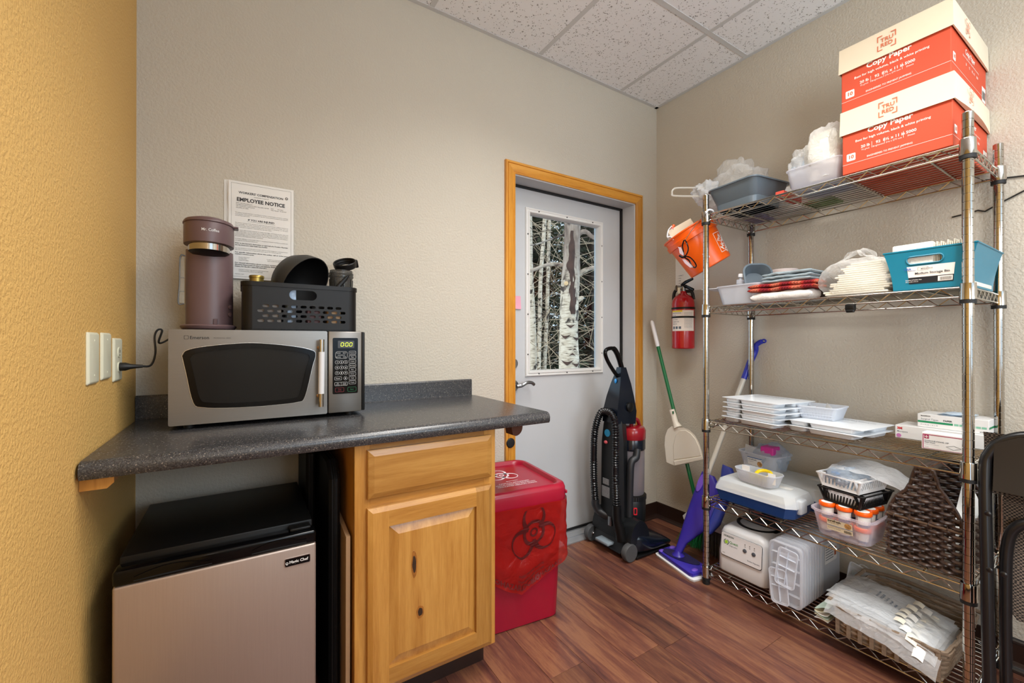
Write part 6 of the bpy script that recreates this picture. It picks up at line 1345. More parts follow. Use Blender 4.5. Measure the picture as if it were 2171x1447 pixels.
def slotbasket(name, label, cx_, cy_, rz_, zb_, w0, l0, w1, l1, h, m_, nslot, mslot, tall, loc_rot=None):
    t_ = thing(name, label, 'basket', (cx_, cy_, zb_), rz=rz_, world=False)
    def panel(L0, L1, n_, nm, M_):
        hs = []
        for i in range(n_):
            c_ = -0.5 + (i + 0.5) / n_; c_ *= 0.86
            hs.append([(c_ + p[0] / L0, p[1]) for p in rrect(L0 * 0.86 / n_ * 0.52, h * tall, L0 * 0.86 / n_ * 0.25, 3, 0, h * 0.50)])
        nn = 6
        part(nm, MB().plate([(-0.5, 0), (0.5, 0), (0.5, h * 0.5), (0.5, h), (0, h), (-0.5, h), (-0.5, h * 0.5)], hs, 0.002, None, lambda v: M_ @ Vector((v[0] * (L0 + (L1 - L0) * v[1] / h), v[1], v[2]))), m_, t_, smooth=False)
    sl = math.atan2((w1 - w0) / 2, h); sl2 = math.atan2((l1 - l0) / 2, h)
    panel(l0, l1, nslot, 'side_panel', side((-w0 / 2, 0, 0)) @ Matrix.Rotation(-sl, 4, 'X')); panel(l0, l1, nslot, 'side_panel', frame((w0 / 2, 0, 0), (0, 1, 0), (0, 0, 1)) @ Matrix.Rotation(-sl, 4, 'X'))
    panel(w0, w1, mslot, 'end_panel', front((0, -l0 / 2, 0)) @ Matrix.Rotation(-sl2, 4, 'X')); panel(w0, w1, mslot, 'end_panel', frame((0, l0 / 2, 0), (-1, 0, 0), (0, 0, 1)) @ Matrix.Rotation(-sl2, 4, 'X'))
    part('floor', MB().prism(rrect(w0, l0, 0.006, 3), 0.002), m_, t_)
    part('rim', MB().loft([[(*p, z_) for p in rrect(w1 + a, l1 + a, 0.008, 3)] for a, z_ in ((0.0, h - 0.004), (0.008, h - 0.004), (0.008, h), (-0.003, h), (-0.003, h - 0.004), (0.0, h - 0.004))], False, False), m_, t_)
    for sx_, sy_ in ((1, 1), (1, -1), (-1, 1), (-1, -1)): part('corner', MB().tube([(sx_ * (w0 / 2 - 0.003), sy_ * (l0 / 2 - 0.003), 0), (sx_ * (w1 / 2 - 0.003), sy_ * (l1 / 2 - 0.003), h)], 0.0045, 8), m_, t_)
    return t_
slotbasket('slotted_basket', 'black slotted basket resting on the orange lidded cups', -0.318, -1.212, R(-9), zk, 0.175, 0.125, 0.205, 0.155, 0.056, M_bask, 11, 17, 0.72)
t = thing('packed_papers', 'white packets packed inside the black slotted basket', 'packets', (-0.318, -1.212, zk + 0.003), rz=R(-9), world=False); part('pack', MB().box(-0.08, 0.08, -0.056, 0.056, 0, 0.044, 0.006, 2), mat('white grey packets', '#c9ccd2', 0.6, var=0.4, vscale=60), t)
zw = zk + 0.0565
slotbasket('slotted_basket', 'white slotted basket of plastic bags on top of the black slotted basket', -0.318, -1.205, R(-9), zw, 0.170, 0.130, 0.195, 0.155, 0.052, M_white, 9, 13, 0.58)
t = thing('supply_bags', 'heap of clear and bluish bags overflowing the white slotted basket', 'bags', (-0.318, -1.205, zw + 0.003))
part('bag', blob((-0.335, -1.195, zw + 0.042), 0.078, 0.062, 0.036, 31, 0.3, flat=-0.036), F_blue, t, ang=1.0)
part('bag_sheet', MB().sheet(lambda u, v: (-0.375 + 0.16 * v, -1.135 - 0.235 * u, zw + 0.060 + 0.038 * math.sin(PI * (0.12 + 0.85 * u)) * (0.45 + 0.55 * v) - 0.022 * u * u + 0.008 * nz((u * 6, v * 4, 2), 1)), 26, 12), F_bag2, t, ang=1.0)
part('blue_caps', MB().sphere((-0.392, -1.175, zw + 0.058), 0.012, 0.016, 0.006, 10, 6), mat('blue cap', '#2c86c9', 0.4), t)
# wicker basket
M_wick = wood('dark brown rattan', [(0.2, '#1f1613'), (0.5, '#3a2a23'), (0.75, '#553f32'), (0.9, '#745a43')], (30, 4, 30), 3.0, 0.35, True, 0.1, 0.2)
M_stake = mat('brown rattan stake', '#4d3828', 0.5, var=0.2, vscale=60)
wxf, wxb, wy0, wy1 = -0.425, -0.105, -1.346, -1.532
t = thing('wicker_basket', 'dark brown woven magazine basket with humped ends and a handle, at the right post', 'basket', ((wxf + wxb) / 2, (wy0 + wy1) / 2, z2))
def hump(z_):   # half-open span of y at height z above the shelf
    zz = z_ - z2
    if zz <= 0.145: return (0.0, 1.0)
    tb_ = [(0.145, 0.0, 1.0), (0.18, 0.04, 0.97), (0.21, 0.12, 0.90), (0.24, 0.26, 0.80), (0.27, 0.33, 0.70), (0.30, 0.36, 0.66), (0.322, 0.40, 0.62)]
    for i in range(len(tb_) - 1):
        if zz <= tb_[i + 1][0]:
            f_ = (zz - tb_[i][0]) / (tb_[i + 1][0] - tb_[i][0]); return (tb_[i][1] + f_ * (tb_[i + 1][1] - tb_[i][1]), tb_[i][2] + f_ * (tb_[i + 1][2] - tb_[i][2]))
    return (0.40, 0.62)
W_ = wy1 - wy0; row = 0; z_ = z2 + 0.008; sp_ = 0.0270
def weave(a, b, k2, off): return off * math.sin(PI * a / sp_ + PI * k2)
while z_ < z2 + 0.322:
    a, b2 = hump(z_)
    for xx, sg in ((wxf, -1), (wxb, 1)):
        P = []; n_ = max(6, int(abs(W_) * (b2 - a) / sp_ * 4))
        for i in range(n_ + 1):
            y = wy0 + W_ * (a + (b2 - a) * i / n_); P.append((xx + sg * 0.0085 * math.sin(PI * (y - wy0) / sp_ + PI * (row % 2)), y, z_ + 0.0012 * nz((y * 20, z_ * 20, 0), 1)))
        part('strand', MB().tube(P, 0.0064, 8), M_wick, t)
    if z_ < z2 + 0.145:
        for yy, sg in ((wy0, 1), (wy1, -1)):
            P = []; n_ = 44
            for i in range(n_ + 1):
                x = wxf + (wxb - wxf) * i / n_; P.append((x, yy + sg * 0.0085 * math.sin(PI * (x - wxf) / sp_ + PI * (row % 2)), z_))
            part('strand', MB().tube(P, 0.0052, 6), M_wick, t)
    row += 1; z_ += 0.0132
for xx in (wxf, wxb):
    for i in range(7):
        y = wy0 - sp_ * (0.0 + i) if False else wy0 + W_ * min(0.985, (sp_ * (i + 0.02)) / abs(W_) + 0.01); f_ = (y - wy0) / W_; zt_ = z2 + 0.14
        for q in range(60):
            zz = z2 + 0.145 + q * 0.003; a, b2 = hump(zz)
            if a - 0.01 <= f_ <= b2 + 0.01 and zz < z2 + 0.32: zt_ = zz
        part('stake', MB().cyl((xx, y, z2 + 0.001), (xx, y, zt_ + 0.004), 0.0042, n=8), M_stake, t)
for yy in (wy0, wy1):
    for i in range(14): x = wxf + (i + 0.5) * (wxb - wxf) / 14; part('stake', MB().cyl((x, yy, z2 + 0.001), (x, yy, z2 + 0.145), 0.0030, n=6), M_stake, t)
for xx, sg in ((wxf, -1), (wxb, 1)):
    P = []
    for i in range(41):
        f_ = i / 40; lo = z2 + 0.145
        for q in range(61):
            zz = z2 + 0.145 + q * 0.003; a, b2 = hump(zz)
            if a <= f_ <= b2 and zz <= z2 + 0.322: lo = zz
        P.append((xx, wy0 + W_ * f_, lo + 0.004))
    part('edge_braid', MB().tube(P, 0.0062, 7), M_wick, t)
part('split_cane', MB().tube(bez([(wxf - 0.009, wy0 + 0.002, z2 + 0.150), (wxf - 0.010, wy0 + W_ * 0.35, z2 + 0.147), (wxf - 0.010, wy0 + W_ * 0.7, z2 + 0.146), (wxf - 0.009, wy1, z2 + 0.144)], 6), 0.0045, 7), M_stake, t)
tie = MB()
for f_ in (0.10, 0.32, 0.58, 0.82): tie.tube([(wxf - 0.0095 + 0.0058 * math.cos(a), wy0 + W_ * f_, z2 + 0.147 + 0.0058 * math.sin(a)) for a in [2 * PI * i / 10 for i in range(10)]], 0.0016, 5, closed=True)
part('cane_tie', tie, M_wick, t, kind='stuff')
part('handle', MB().tube([(wxf, wy0 + W_ * 0.5, z2 + 0.322), (wxb, wy0 + W_ * 0.5, z2 + 0.322)], 0.016, 12), M_wick, t)
part('floor', MB().box(wxf, wxb, wy1, wy0, z2 + 0.0005, z2 + 0.006), M_stake, t)
t = thing('magazine', 'white curled booklet standing in the wicker basket', 'booklet', (-0.28, -1.47, z2 + 0.007)); part('pages', MB().sheet(lambda u, v: (-0.39 + 0.24 * v, -1.475 - 0.045 * u - 0.012 * math.sin(PI * u), z2 + 0.008 + 0.215 * (1 - 0.42 * u * u) * (0.02 + 0.98 * 1) * (1 if True else 1) * min(1, 0.0 + 1.0) if False else z2 + 0.008 + (0.225 - 0.09 * u * u) * v), 10, 8), M_paper, t)

# ------------------------------------------------------------------ bottom shelf: centrifuge, organisers, woven tray
z1 = SH[0] + 0.001
M_offw = mat('off-white enamel', '#dfe1e4', 0.35, var=0.02)
t = thing('centrifuge', 'off-white bench centrifuge with its dark lid open, on the bottom shelf', 'centrifuge', (-0.29, -0.81, z1))
CMx = Matrix.Translation((-0.285, -0.812, z1 + 0.004))
def cr(w, l, r_, z_, sh_=0.0): return [(p[0] + sh_, p[1], z_) for p in rrect(w, l, r_, 6)]
part('housing', MB().loft([cr(0.27, 0.225, 0.03, 0.0), cr(0.275, 0.232, 0.03, 0.006), cr(0.272, 0.230, 0.03, 0.085), cr(0.262, 0.218, 0.03, 0.175, 0.004), cr(0.250, 0.205, 0.03, 0.195, 0.006), cr(0.215, 0.17, 0.03, 0.211, 0.010)], M=CMx), M_offw, t, ang=0.9)
FMx = CMx @ frame((-0.1372, 0, 0.130), (0, -1, 0), (0.075, 0, 1))
pnl = part('face_panel', MB().prism(rrect(0.188, 0.105, 0.010, 5, 0, 0), 0.003, FMx @ Matrix.Translation((0.002, 0, -0.001)), 0.001), mat('light panel', '#dcdcde', 0.35), t)
part('panel_gap', MB().plate(rrect(0.192, 0.109, 0.012, 5, 0.002, -0.001), [rrect(0.188, 0.105, 0.010, 5, 0.002, 0)], 0.001, FMx @ Matrix.Translation((0, 0, -0.0005))), M_matblk, pnl)
FT = FMx @ Matrix.Translation((0, 0, 0.0024))
q = MB().text('HORIZON', 0.0105, FT @ Matrix.Translation((-0.080, 0.036, 0)), 'L', 0.03); q.text('mini E', 0.005, FT @ Matrix.Translation((-0.083, -0.042, 0)), 'L', 0.02); part('print', q, mat('dark green print', '#20463c', 0.5), pnl, smooth=False)
q = MB().text('Quest', 0.0165, FT @ Matrix.Translation((-0.052, 0.010, 0)), 'L', 0.015); part('brand_print', q, mat('leaf green print', '#3d8a4c', 0.5), pnl, smooth=False); q = MB().text('Diagnostics', 0.0085, FT @ Matrix.Translation((-0.052, -0.002, 0)), 'L', 0); q.text('Drucker Diagnostics', 0.0075, FT @ Matrix.Translation((0.034, -0.036, 0)), 'L', 0.015, 0.055); part('small_print', q, M_slate, pnl, smooth=False)
q = MB().prism(circ(0.0078, 20, -0.066, 0.012), 0.0003, FT); part('logo_core', q, mat('lime print', '#9ac93a', 0.5), pnl)
q = MB()
for a0 in (100, 280): q.plate([(-0.066 + 0.0128 * math.cos(R(a0 + a)), 0.012 + 0.0128 * math.sin(R(a0 + a))) for a in range(0, 151, 15)] + [(-0.066 + 0.0100 * math.cos(R(a0 + a)), 0.012 + 0.0100 * math.sin(R(a0 + a))) for a in range(150, -1, -15)], [], 0.0003, FT)
part('logo_ring', q, MATS['dark green print'], pnl)
for u, v in ((0.022, 0.004), (0.062, 0.004)): part('button', MB().lathe([(0.0085, 0), (0.0085, 0.0022), (0.006, 0.0034), (0.001, 0.0036)], 18, FT @ Matrix.Translation((u, v, 0))), mat('grey rubber button', '#4a4f57', 0.5), pnl)
q = MB()
for u in (0.022, 0.043, 0.064): q.prism(circ(0.002, 10, u, 0.031), 0.0006, FT); q.plate(circ(0.003, 12, u, 0.022), [circ(0.0024, 10, u, 0.022)], 0.0003, FT)
part('indicator', q, M_ink, pnl, kind='stuff')
part('bowl_ring', MB().lathe([(0.088, 0.203), (0.094, 0.206), (0.094, 0.214), (0.088, 0.2165), (0.080, 0.214), (0.074, 0.16), (0.001, 0.155)], 40, CMx @ Matrix.Translation((0.02, 0, 0))), M_matblk, t)
part('rotor', MB().lathe([(0.06, 0.16), (0.062, 0.18), (0.02, 0.19), (0.012, 0.208), (0.001, 0.209)], 24, CMx @ Matrix.Translation((0.02, 0, 0))), M_bask, t)
LMx = CMx @ Matrix.Translation((0.100, 0, 0.226)) @ Euler((0, R(-24), 0)).to_matrix().to_4x4() @ Matrix.Translation((-0.088, 0, 0))
part('lid', MB().lathe([(0.001, 0.0), (0.085, 0.0), (0.094, 0.005), (0.094, 0.010), (0.08, 0.017), (0.03, 0.022), (0.001, 0.0225)], 40, LMx), mat('smoky grey lid', '#3a3b3d', 0.35), t)
part('lid_hinge', MB().box(0.098, 0.120, -0.03, 0.03, 0.20, 0.24, 0.004, 2, CMx), M_matblk, t)
for sx_ in (-0.11, 0.11):
    for sy_ in (-0.09, 0.09): part('foot', MB().cyl((-0.285 + sx_, -0.812 + sy_, z1), (-0.285 + sx_, -0.812 + sy_, z1 + 0.006), 0.012), M_black, t)
F_org = film('clear organiser plastic', '#f0f3f9', 0.70, 0.1)
ys0, ys1, hgt = -0.957, -1.080, 0.250; ym, wdt = (ys0 + ys1) / 2, abs(ys1 - ys0)
for k2 in range(8):
    xb_ = -0.444 + k2 * 0.0235
    t = thing('organiser_box', 'clear divided organiser box standing upright, %s in the row beside the centrifuge' % ('frontmost', 'second from the front', 'third from the front', 'fourth from the front', 'fifth from the front', 'sixth from the front', 'seventh from the front', 'hindmost')[k2], 'organiser', (xb_, ym, z1), 'clear organiser boxes standing on edge')
    OM = side((xb_, ym, z1 + hgt / 2 + 0.001))
    part('shell', MB().loft([[(*p, z_) for p in rrect(wdt - a, hgt - a, 0.020, 6)] for a, z_ in ((0.006, 0), (0.0, 0.002), (0.0, 0.019), (0.006, 0.021), (0.012, 0.021), (0.014, 0.0035), (0.1, 0.003))], M=OM @ Matrix.Translation((0, 0, -0.0105))), F_org, t)
    part('rim', MB().tube([OM @ Vector((p[0], p[1], 0.0065)) for p in rrect(wdt + 0.002, hgt - 0.001, 0.021, 6)], 0.0024, 6, closed=True), F_org, t)
    if k2 == 0:
        q = MB()
        for i in range(4): yy = -hgt / 2 + 0.045 + i * 0.052; q.box(-wdt / 2 + 0.008, wdt / 2 - 0.008, yy, yy + 0.002, -0.008, 0.009, M=OM)
        q.box(-0.001, 0.001, -hgt / 2 + 0.012, hgt / 2 - 0.012, -0.008, 0.009, M=OM); part('divider', q, F_org, t, kind='stuff')
t = thing('clear_bin', 'deep clear bin with a white label, standing upright behind the organiser boxes', 'bin', (-0.17, ym, z1))
part('shell', MB().loft([[(x, *p) for p in rrect(wdt - a, hgt + 0.01 - a, 0.018, 5, ym, z1 + hgt / 2 + 0.006)] for x, a in ((-0.262, 0.004), (-0.260, 0.0), (-0.085, 0.012), (-0.083, 0.016))]), F_tub, t)
OS = front((0, ys1 - 0.0015, 0)); part('label', MB().rect(-0.250, -0.135, 0.215, 0.300, OS), M_print, t); part('label_block', MB().rect(-0.160, -0.142, 0.235, 0.272, OS @ Matrix.Translation((0, 0, 0.0006))), mat('brown label block', '#a8532f', 0.6), t)
q = MB()
for i in range(6): q.rect(-0.243, -0.17, 0.285 - 0.011 * i, 0.2885 - 0.011 * i, OS @ Matrix.Translation((0, 0, 0.0006)))
part('label_lines', q, M_slate, t, kind='stuff')
for k2, (dy, hh, zz, cw, tl) in enumerate(((-0.012, 0.150, 0.085, 0.072, 5), (0.016, 0.135, 0.006, 0.066, -7))):
    t = thing('small_case', ('small clear hinged case, upper one leaning on the frontmost organiser box', 'small clear hinged case, lower one leaning on the frontmost organiser box')[k2], 'organiser', (-0.465, ym + dy, z1 + zz), 'small clear cases on the first organiser')
    OM = Matrix.Translation((-0.4665 - 0.002 * k2, ym + dy, z1 + zz + hh / 2)) @ Euler((R(tl), R(4), 0)).to_matrix().to_4x4() @ side((0, 0, 0))
    part('shell', MB().loft([[(*p, z_) for p in rrect(cw - a, hh - a, 0.012, 5)] for a, z_ in ((0.004, 0), (0.0, 0.002), (0.0, 0.010), (0.008, 0.010), (0.010, 0.003), (0.05, 0.003))], M=OM @ Matrix.Translation((0, 0, -0.005))), F_org, t)
    part('divider', MB().box(-cw / 2 + 0.005, cw / 2 - 0.005, -0.001, 0.001, -0.004, 0.006, M=OM).box(-0.001, 0.001, -hh / 2 + 0.008, hh / 2 - 0.008, -0.004, 0.006, M=OM).box(-cw / 2 + 0.005, cw / 2 - 0.005, hh * 0.25, hh * 0.25 + 0.002, -0.004, 0.006, M=OM), F_tub, t)
    part('rim', MB().tube([OM @ Vector((p[0], p[1], 0.004)) for p in rrect(cw + 0.002, hh + 0.002, 0.013, 5)], 0.0022, 6, closed=True), F_tub, t)
t = thing('hinged_case', 'flat clear hinged case lying tilted behind the woven tray', 'case', (-0.19, -1.20, z1))
HM = Matrix.Translation((-0.135, -1.165, z1 + 0.062)) @ Euler((R(30), R(-34), R(12))).to_matrix().to_4x4()
part('shell', MB().tub(0.12, 0.10, 0.125, 0.105, 0.022, 0.012, 0.002, 0.003, 0.003, M=HM), F_org, t); part('inner', MB().box(-0.04, 0.04, -0.035, 0.035, 0.003, 0.008, 0.002, 1, HM), mat('grey insert', '#9aa3a8', 0.5), t); part('loop', MB().tube(bez([HM @ Vector(p) for p in ((0.06, 0.02, 0.02), (0.075, 0.012, 0.021), (0.075, -0.012, 0.021), (0.06, -0.02, 0.02))], 5), 0.002, 6), F_org, t)
M_straw = wood('grey brown paper rope', [(0.25, '#6f5f50'), (0.5, '#8d7b69'), (0.8, '#a89683')], (20, 5, 50), 4.0, 0.85, True, 0.5, 0.0, 0.2)
t = thing('woven_tray', 'shallow grey-brown woven rope basket full of specimen bags on the bottom shelf', 'basket', (-0.285, -1.345, z1))
gx0, gx1, gy0, gy1 = -0.482, -0.088, -1.186, -1.512
for k2 in range(11):
    zz = z1 + 0.006 + k2 * 0.0093; fl2 = 0.016 * (k2 / 10) - 0.008; P = []
    base_ = rrect(gx1 - gx0 - 0.03 + 2 * fl2, abs(gy1 - gy0) - 0.03 + 2 * fl2, 0.03, 5, (gx0 + gx1) / 2, (gy0 + gy1) / 2)
    n_ = len(base_)
    for i in range(n_):
        a, b2 = Vector(base_[i]), Vector(base_[(i + 1) % n_]); m_ = max(1, int((b2 - a).length / 0.012))
        for j in range(m_):
            p = a.lerp(b2, j / m_); o_ = (p - Vector(((gx0 + gx1) / 2, (gy0 + gy1) / 2))).normalized() * 0.0028 * (1 if ((int(len(P) / 5) + k2) % 2) else -1)
            P.append((p.x + o_.x, p.y + o_.y, zz + 0.0016 * nz((p.x * 20, p.y * 20, k2), 1)))
    part('rope', MB().tube(P, 0.0056, 6, closed=True), M_straw, t)
st_ = MB()
for i in range(9):
    y = gy0 + (gy1 - gy0) * (0.08 + 0.105 * i); st_.box(gx0 + 0.003, gx0 + 0.007, y - 0.006, y + 0.006, z1 + 0.002, z1 + 0.105).box(gx1 - 0.007, gx1 - 0.003, y - 0.006, y + 0.006, z1 + 0.002, z1 + 0.105)
part('stake', st_, M_straw, t, kind='stuff'); part('floor', MB().box(gx0 + 0.02, gx1 - 0.02, gy1 + 0.02, gy0 - 0.02, z1, z1 + 0.004), M_straw, t)
part('back_edge', MB().tube(bez([(gx1 - 0.02, gy0 + 0.012, z1 + 0.115), (gx1 - 0.01, gy0 - 0.10, z1 + 0.125), (gx1, gy1 + 0.08, z1 + 0.112), (gx1 - 0.005, gy1, z1 + 0.108)], 6), 0.008, 8), M_straw, t)
part('left_edge', MB().tube(bez([(gx0 + 0.02, gy0 + 0.008, z1 + 0.104), (-0.28, gy0 + 0.012, z1 + 0.110), (gx1 - 0.02, gy0 + 0.012, z1 + 0.115)], 6), 0.007, 8), M_straw, t)
for k2 in range(4):
    lab = ['clear specimen bag lying lowest on the woven tray, drooping over its front', 'specimen bag second from the bottom of the pile on the woven tray', 'specimen bag third from the bottom of the pile on the woven tray', 'printed specimen bag on top of the pile on the woven tray'][k2]
    t = thing('specimen_bag', lab, 'bag', (-0.30, -1.34, z1 + 0.10 + 0.008 * k2), 'specimen bags on the woven tray')
    def sb(u, v, k2=k2):
        y = -1.178 - 0.315 * u + 0.012 * k2 * 0.6; x = -0.508 + 0.026 * k2 + (0.30 - 0.02 * k2) * v - 0.030 * u
        z_ = z1 + 0.100 + 0.0055 * k2 + 0.008 * math.sin(PI * u) - 0.022 * u * u + 0.007 * nz((u * 4, v * 4, k2), 1.5) + 0.006 * abs(nz((u * 9, v * 3, k2 + 5), 1))
        over = max(0.0, -0.470 - x); z_ -= over * (0.7 - 0.15 * k2)
        return (x, y, z_)
    part('bag', MB().sheet(sb, 30, 24), film('specimen film', '#f4f7fa', 0.68, 0.12, 0.9, 26), t, ang=1.0)
    tabs = MB()
    for i in range(5):
        v0 = 0.06 + 0.18 * i; tabs.sheet(lambda a, b2: tuple(Vector(sb(0.80 - 0.05 * k2 + 0.09 * a - 0.03 * math.sin(i), v0 + 0.12 * b2)) + Vector((0, 0, 0.0035 + 0.004 * math.sin(PI * a)))), 5, 3)
    for i in range(0): pass
    part('tab', tabs, MATS['cream paper napkin'] if k2 % 2 else M_paper, t, kind='stuff')
    if k2 == 3:
        q = MB()
        for i, s_ in enumerate(('Patient Specimen', 'BIOHAZARD', 'Lab pack 23', 'Keep cold', 'Seal bag', 'Handle')):
            g = MB().text(s_, 0.022, Matrix(), 'L', 0.03)
            q.add([tuple(Vector(sb(0.40 + 0.045 * i - v.y * 1.5, 0.70 - 0.03 * i - v.x * 1.35)) + Vector((0, 0, 0.0025))) for v in g.v], g.f)
        part('print', q, M_slate, t, smooth=False)
t = thing('folded_papers', 'cream and green folded papers stuffed between the organisers and the woven tray', 'papers', (-0.35, -1.16, z1))
for k2 in range(6): part('sheet', MB().sheet(lambda u, v: (-0.46 + 0.22 * v, -1.128 - 0.046 * u, z1 + 0.004 + 0.009 * k2 + 0.010 * math.sin(PI * u + k2)* (0.5 + 0.1 * k2) + 0.006), 6, 4), (M_paper, MATS['cream label'], mat('pale green paper', '#aebfb0', 0.8))[k2 % 3], t)

# ------------------------------------------------------------------ wall things on the right
t = thing('fire_extinguisher', 'red fire extinguisher with a white label strapped to the right wall', 'extinguisher', (-0.075, -0.262, 1.13))
ex, ey, e0 = -0.078, -0.262, 1.130; EM = Matrix.Translation((ex, ey, e0)); er = 0.066
part('cylinder', MB().lathe([(0.060, 0), (0.0655, 0.004), (er, 0.008), (er, 0.275), (0.062, 0.300), (0.050, 0.318), (0.030, 0.330), (0.022, 0.338), (0.018, 0.345), (0.018, 0.352)], 40, EM), mat('fire red enamel', '#b30d1c', 0.22, coat=0.5), t, ang=0.9)
def exl(a0, a1, z0, z1_, o_=0.0007): return MB().sheet(lambda u, v: (ex + (er + o_) * math.cos(a0 + (a1 - a0) * u), ey + (er + o_) * math.sin(a0 + (a1 - a0) * u), e0 + z0 + (z1_ - z0) * v), 16, 2)
el = part('label', exl(R(150), R(278), 0.108, 0.232), M_wprint, t, 'white instruction label')
q = exl(R(152), R(212), 0.222, 0.231, 0.0012); part('yellow_band', q, MATS['bright yellow'], el)
q = MB()
exw = lambda a0, z0: (lambda v: (ex + (er + 0.0013) * math.cos(a0 + v.x / er), ey + (er + 0.0013) * math.sin(a0 + v.x / er), e0 + z0 + v.y))
for i, s_ in enumerate(('FIRE EXTINGUISHER', 'PULL PIN', 'STAND BACK 8 FT', 'AIM AT BASE', 'SQUEEZE LEVER', 'SWEEP SIDE')): q.text(s_, 0.0065, None, 'L', 0.02, None, exw(R(156), 0.213 - 0.013 * i))
for i in range(14): q.text('dry chemical rated A B C', 0.0045, None, 'L', 0.01, 0.048, exw(R(222), 0.215 - 0.0068 * i))
for i in range(3): g = exl(R(160 + 17 * i), R(172 + 17 * i), 0.120, 0.135, 0.0012); q.add(g.v, g.f)
part('label_text', q, M_slate, el, smooth=False)
for zz in (0.186, 0.240):
    sb_ = part('strap', MB().lathe([(er + 0.0008, zz), (er + 0.0022, zz), (er + 0.0022, zz + 0.011), (er + 0.0008, zz + 0.011)], 36, EM), M_matblk, t)
part('bracket', MB().box(-0.014, -0.001, ey - 0.022, ey + 0.022, e0 + 0.02, e0 + 0.30, 0.002, 1), M_matblk, t)
part('valve', MB().lathe([(0.016, 0.346), (0.016, 0.376), (0.010, 0.384)], 16, EM), mat('valve alloy', '#8c8a86', 0.35, 0.9), t)
part('gauge', MB().cyl((ex - 0.012, ey + 0.012, e0 + 0.372), (ex - 0.036, ey + 0.022, e0 + 0.372), 0.017, n=20), M_chrome, t)
part('lever', MB().tube([(ex, ey + 0.004, e0 + 0.376), (ex - 0.006, ey - 0.02, e0 + 0.380), (ex - 0.012, ey - 0.080, e0 + 0.352)], [0.011, 0.011, 0.008], 10, flat=0.6), M_gloss, t)
part('lever', MB().tube([(ex, ey + 0.012, e0 + 0.386), (ex - 0.006, ey - 0.02, e0 + 0.404), (ex - 0.012, ey - 0.075, e0 + 0.418)], [0.011, 0.011, 0.008], 10, flat=0.6), M_gloss, t)
part('hose', MB().tube(bez([(ex, ey + 0.015, e0 + 0.366), (ex + 0.004, ey + 0.055, e0 + 0.362), (ex + 0.006, ey + 0.072, e0 + 0.33), (ex + 0.006, ey + 0.072, e0 + 0.26)], 6), 0.0095, 10), M_black, t)
part('tag', MB().box(ex - 0.045, ex - 0.043, ey - 0.012, ey + 0.006, e0 + 0.335, e0 + 0.372), MATS['cream label'], t)
part('neck_hose', MB().tube(bez([(ex + 0.01, ey - 0.012, e0 + 0.352), (ex + 0.02, ey - 0.045, e0 + 0.345), (ex + 0.02, ey - 0.058, e0 + 0.30)], 6), 0.010, 10), M_black, t)  # short black tube bending down beside the neck
t = thing('wall_chart', 'white bulleted paper sheet on the right wall behind the orange pail', 'paper', (-0.002, -0.25, 1.62))
part('sheet', MB().box(-0.003, -0.0015, -0.345, -0.152, 1.49, 1.80), M_paper, t)
q = MB()
for i, s_ in enumerate(('INSPECT', 'PULL', 'AIM', 'SQUEEZE', 'SWEEP')): q.text('•  ' + s_, 0.009, side((-0.0034, -0.168, 1.590 - 0.016 * i)), 'L', 0.01)
part('print', q, M_slate, t, smooth=False)
t = thing('wall_cable', 'pair of thin black cables running along the right wall behind the rear post', 'cable', (-0.006, -1.6, 1.70))
part('cable', MB().tube([(-0.006, -1.50, 1.778), (-0.006, -1.60, 1.763), (-0.006, -2.3, 1.70)], 0.0028, 6), M_cord, t)
part('cable', MB().tube([(-0.006, -1.42, 1.660), (-0.006, -1.477, 1.666), (-0.006, -1.490, 1.669), (-0.006, -1.508, 1.660), (-0.006, -1.550, 1.683), (-0.006, -1.603, 1.709), (-0.006, -2.3, 1.98)], 0.0028, 6), M_cord, t)

# ------------------------------------------------------------------ broom with dustpan, spray mop
M_green = mat('green metal pole', '#116a3c', 0.3)
t = thing('broom', 'green handled broom with a white grip leaning in the corner', 'broom', (-0.15, -0.43, 0))
b0, b1 = Vector((-0.145, -0.415, 0.19)), Vector((-0.110, -0.050, 1.31))
bl = lambda f_: b0.lerp(b1, f_)
part('pole', MB().cyl(bl(0.04), bl(0.86), 0.011, n=12), M_green, t); part('grip', MB().tube([bl(0.85), bl(0.86), bl(0.99), bl(1.0)], [0.0115, 0.0135, 0.0125, 0.006], 12), M_white, t); part('ferrule', MB().tube([bl(0.0), bl(0.05), bl(0.07)], [0.017, 0.015, 0.0115], 12), M_white, t)
part('head', MB().loft([[(-0.145 + a * 0.03 * s_, -0.45 + b2 * 0.115 * s_, z_) for a, b2 in ((-1, 1), (1, 1), (1, -1), (-1, -1))] for s_, z_ in ((1.0, 0.135), (1.05, 0.155), (0.75, 0.195), (0.35, 0.225))]), M_white, t)
bg, bk = MB(), MB(); rg = random.Random(5)
for i in range(420):
    u = rg.uniform(-1, 1); w_ = rg.uniform(-1, 1); (bg if u > -0.1 else bk).tube([(-0.145 + 0.026 * w_, -0.45 + 0.11 * u, 0.14), (-0.145 + 0.045 * w_ + rg.uniform(-.006, .006), -0.45 + 0.125 * u, 0.07), (-0.145 + 0.058 * w_ + rg.uniform(-.01, .01), -0.445 + 0.145 * u, 0.002 + 0.008 * rg.random())], 0.0014, 3, cap=False)
part('green_bristles', bg, mat('green bristle', '#1b7d46', 0.5, var=0.3, vscale=60), t, kind='stuff'); part('grey_bristles', bk, mat('grey bristle', '#55585a', 0.6, var=0.3, vscale=60), t, kind='stuff')
M_ivp = mat('ivory dustpan plastic', '#e6e0d2', 0.4)
t = thing('dustpan', 'ivory dustpan clipped upright on the broom pole', 'dustpan', (-0.16, -0.30, 0.42))
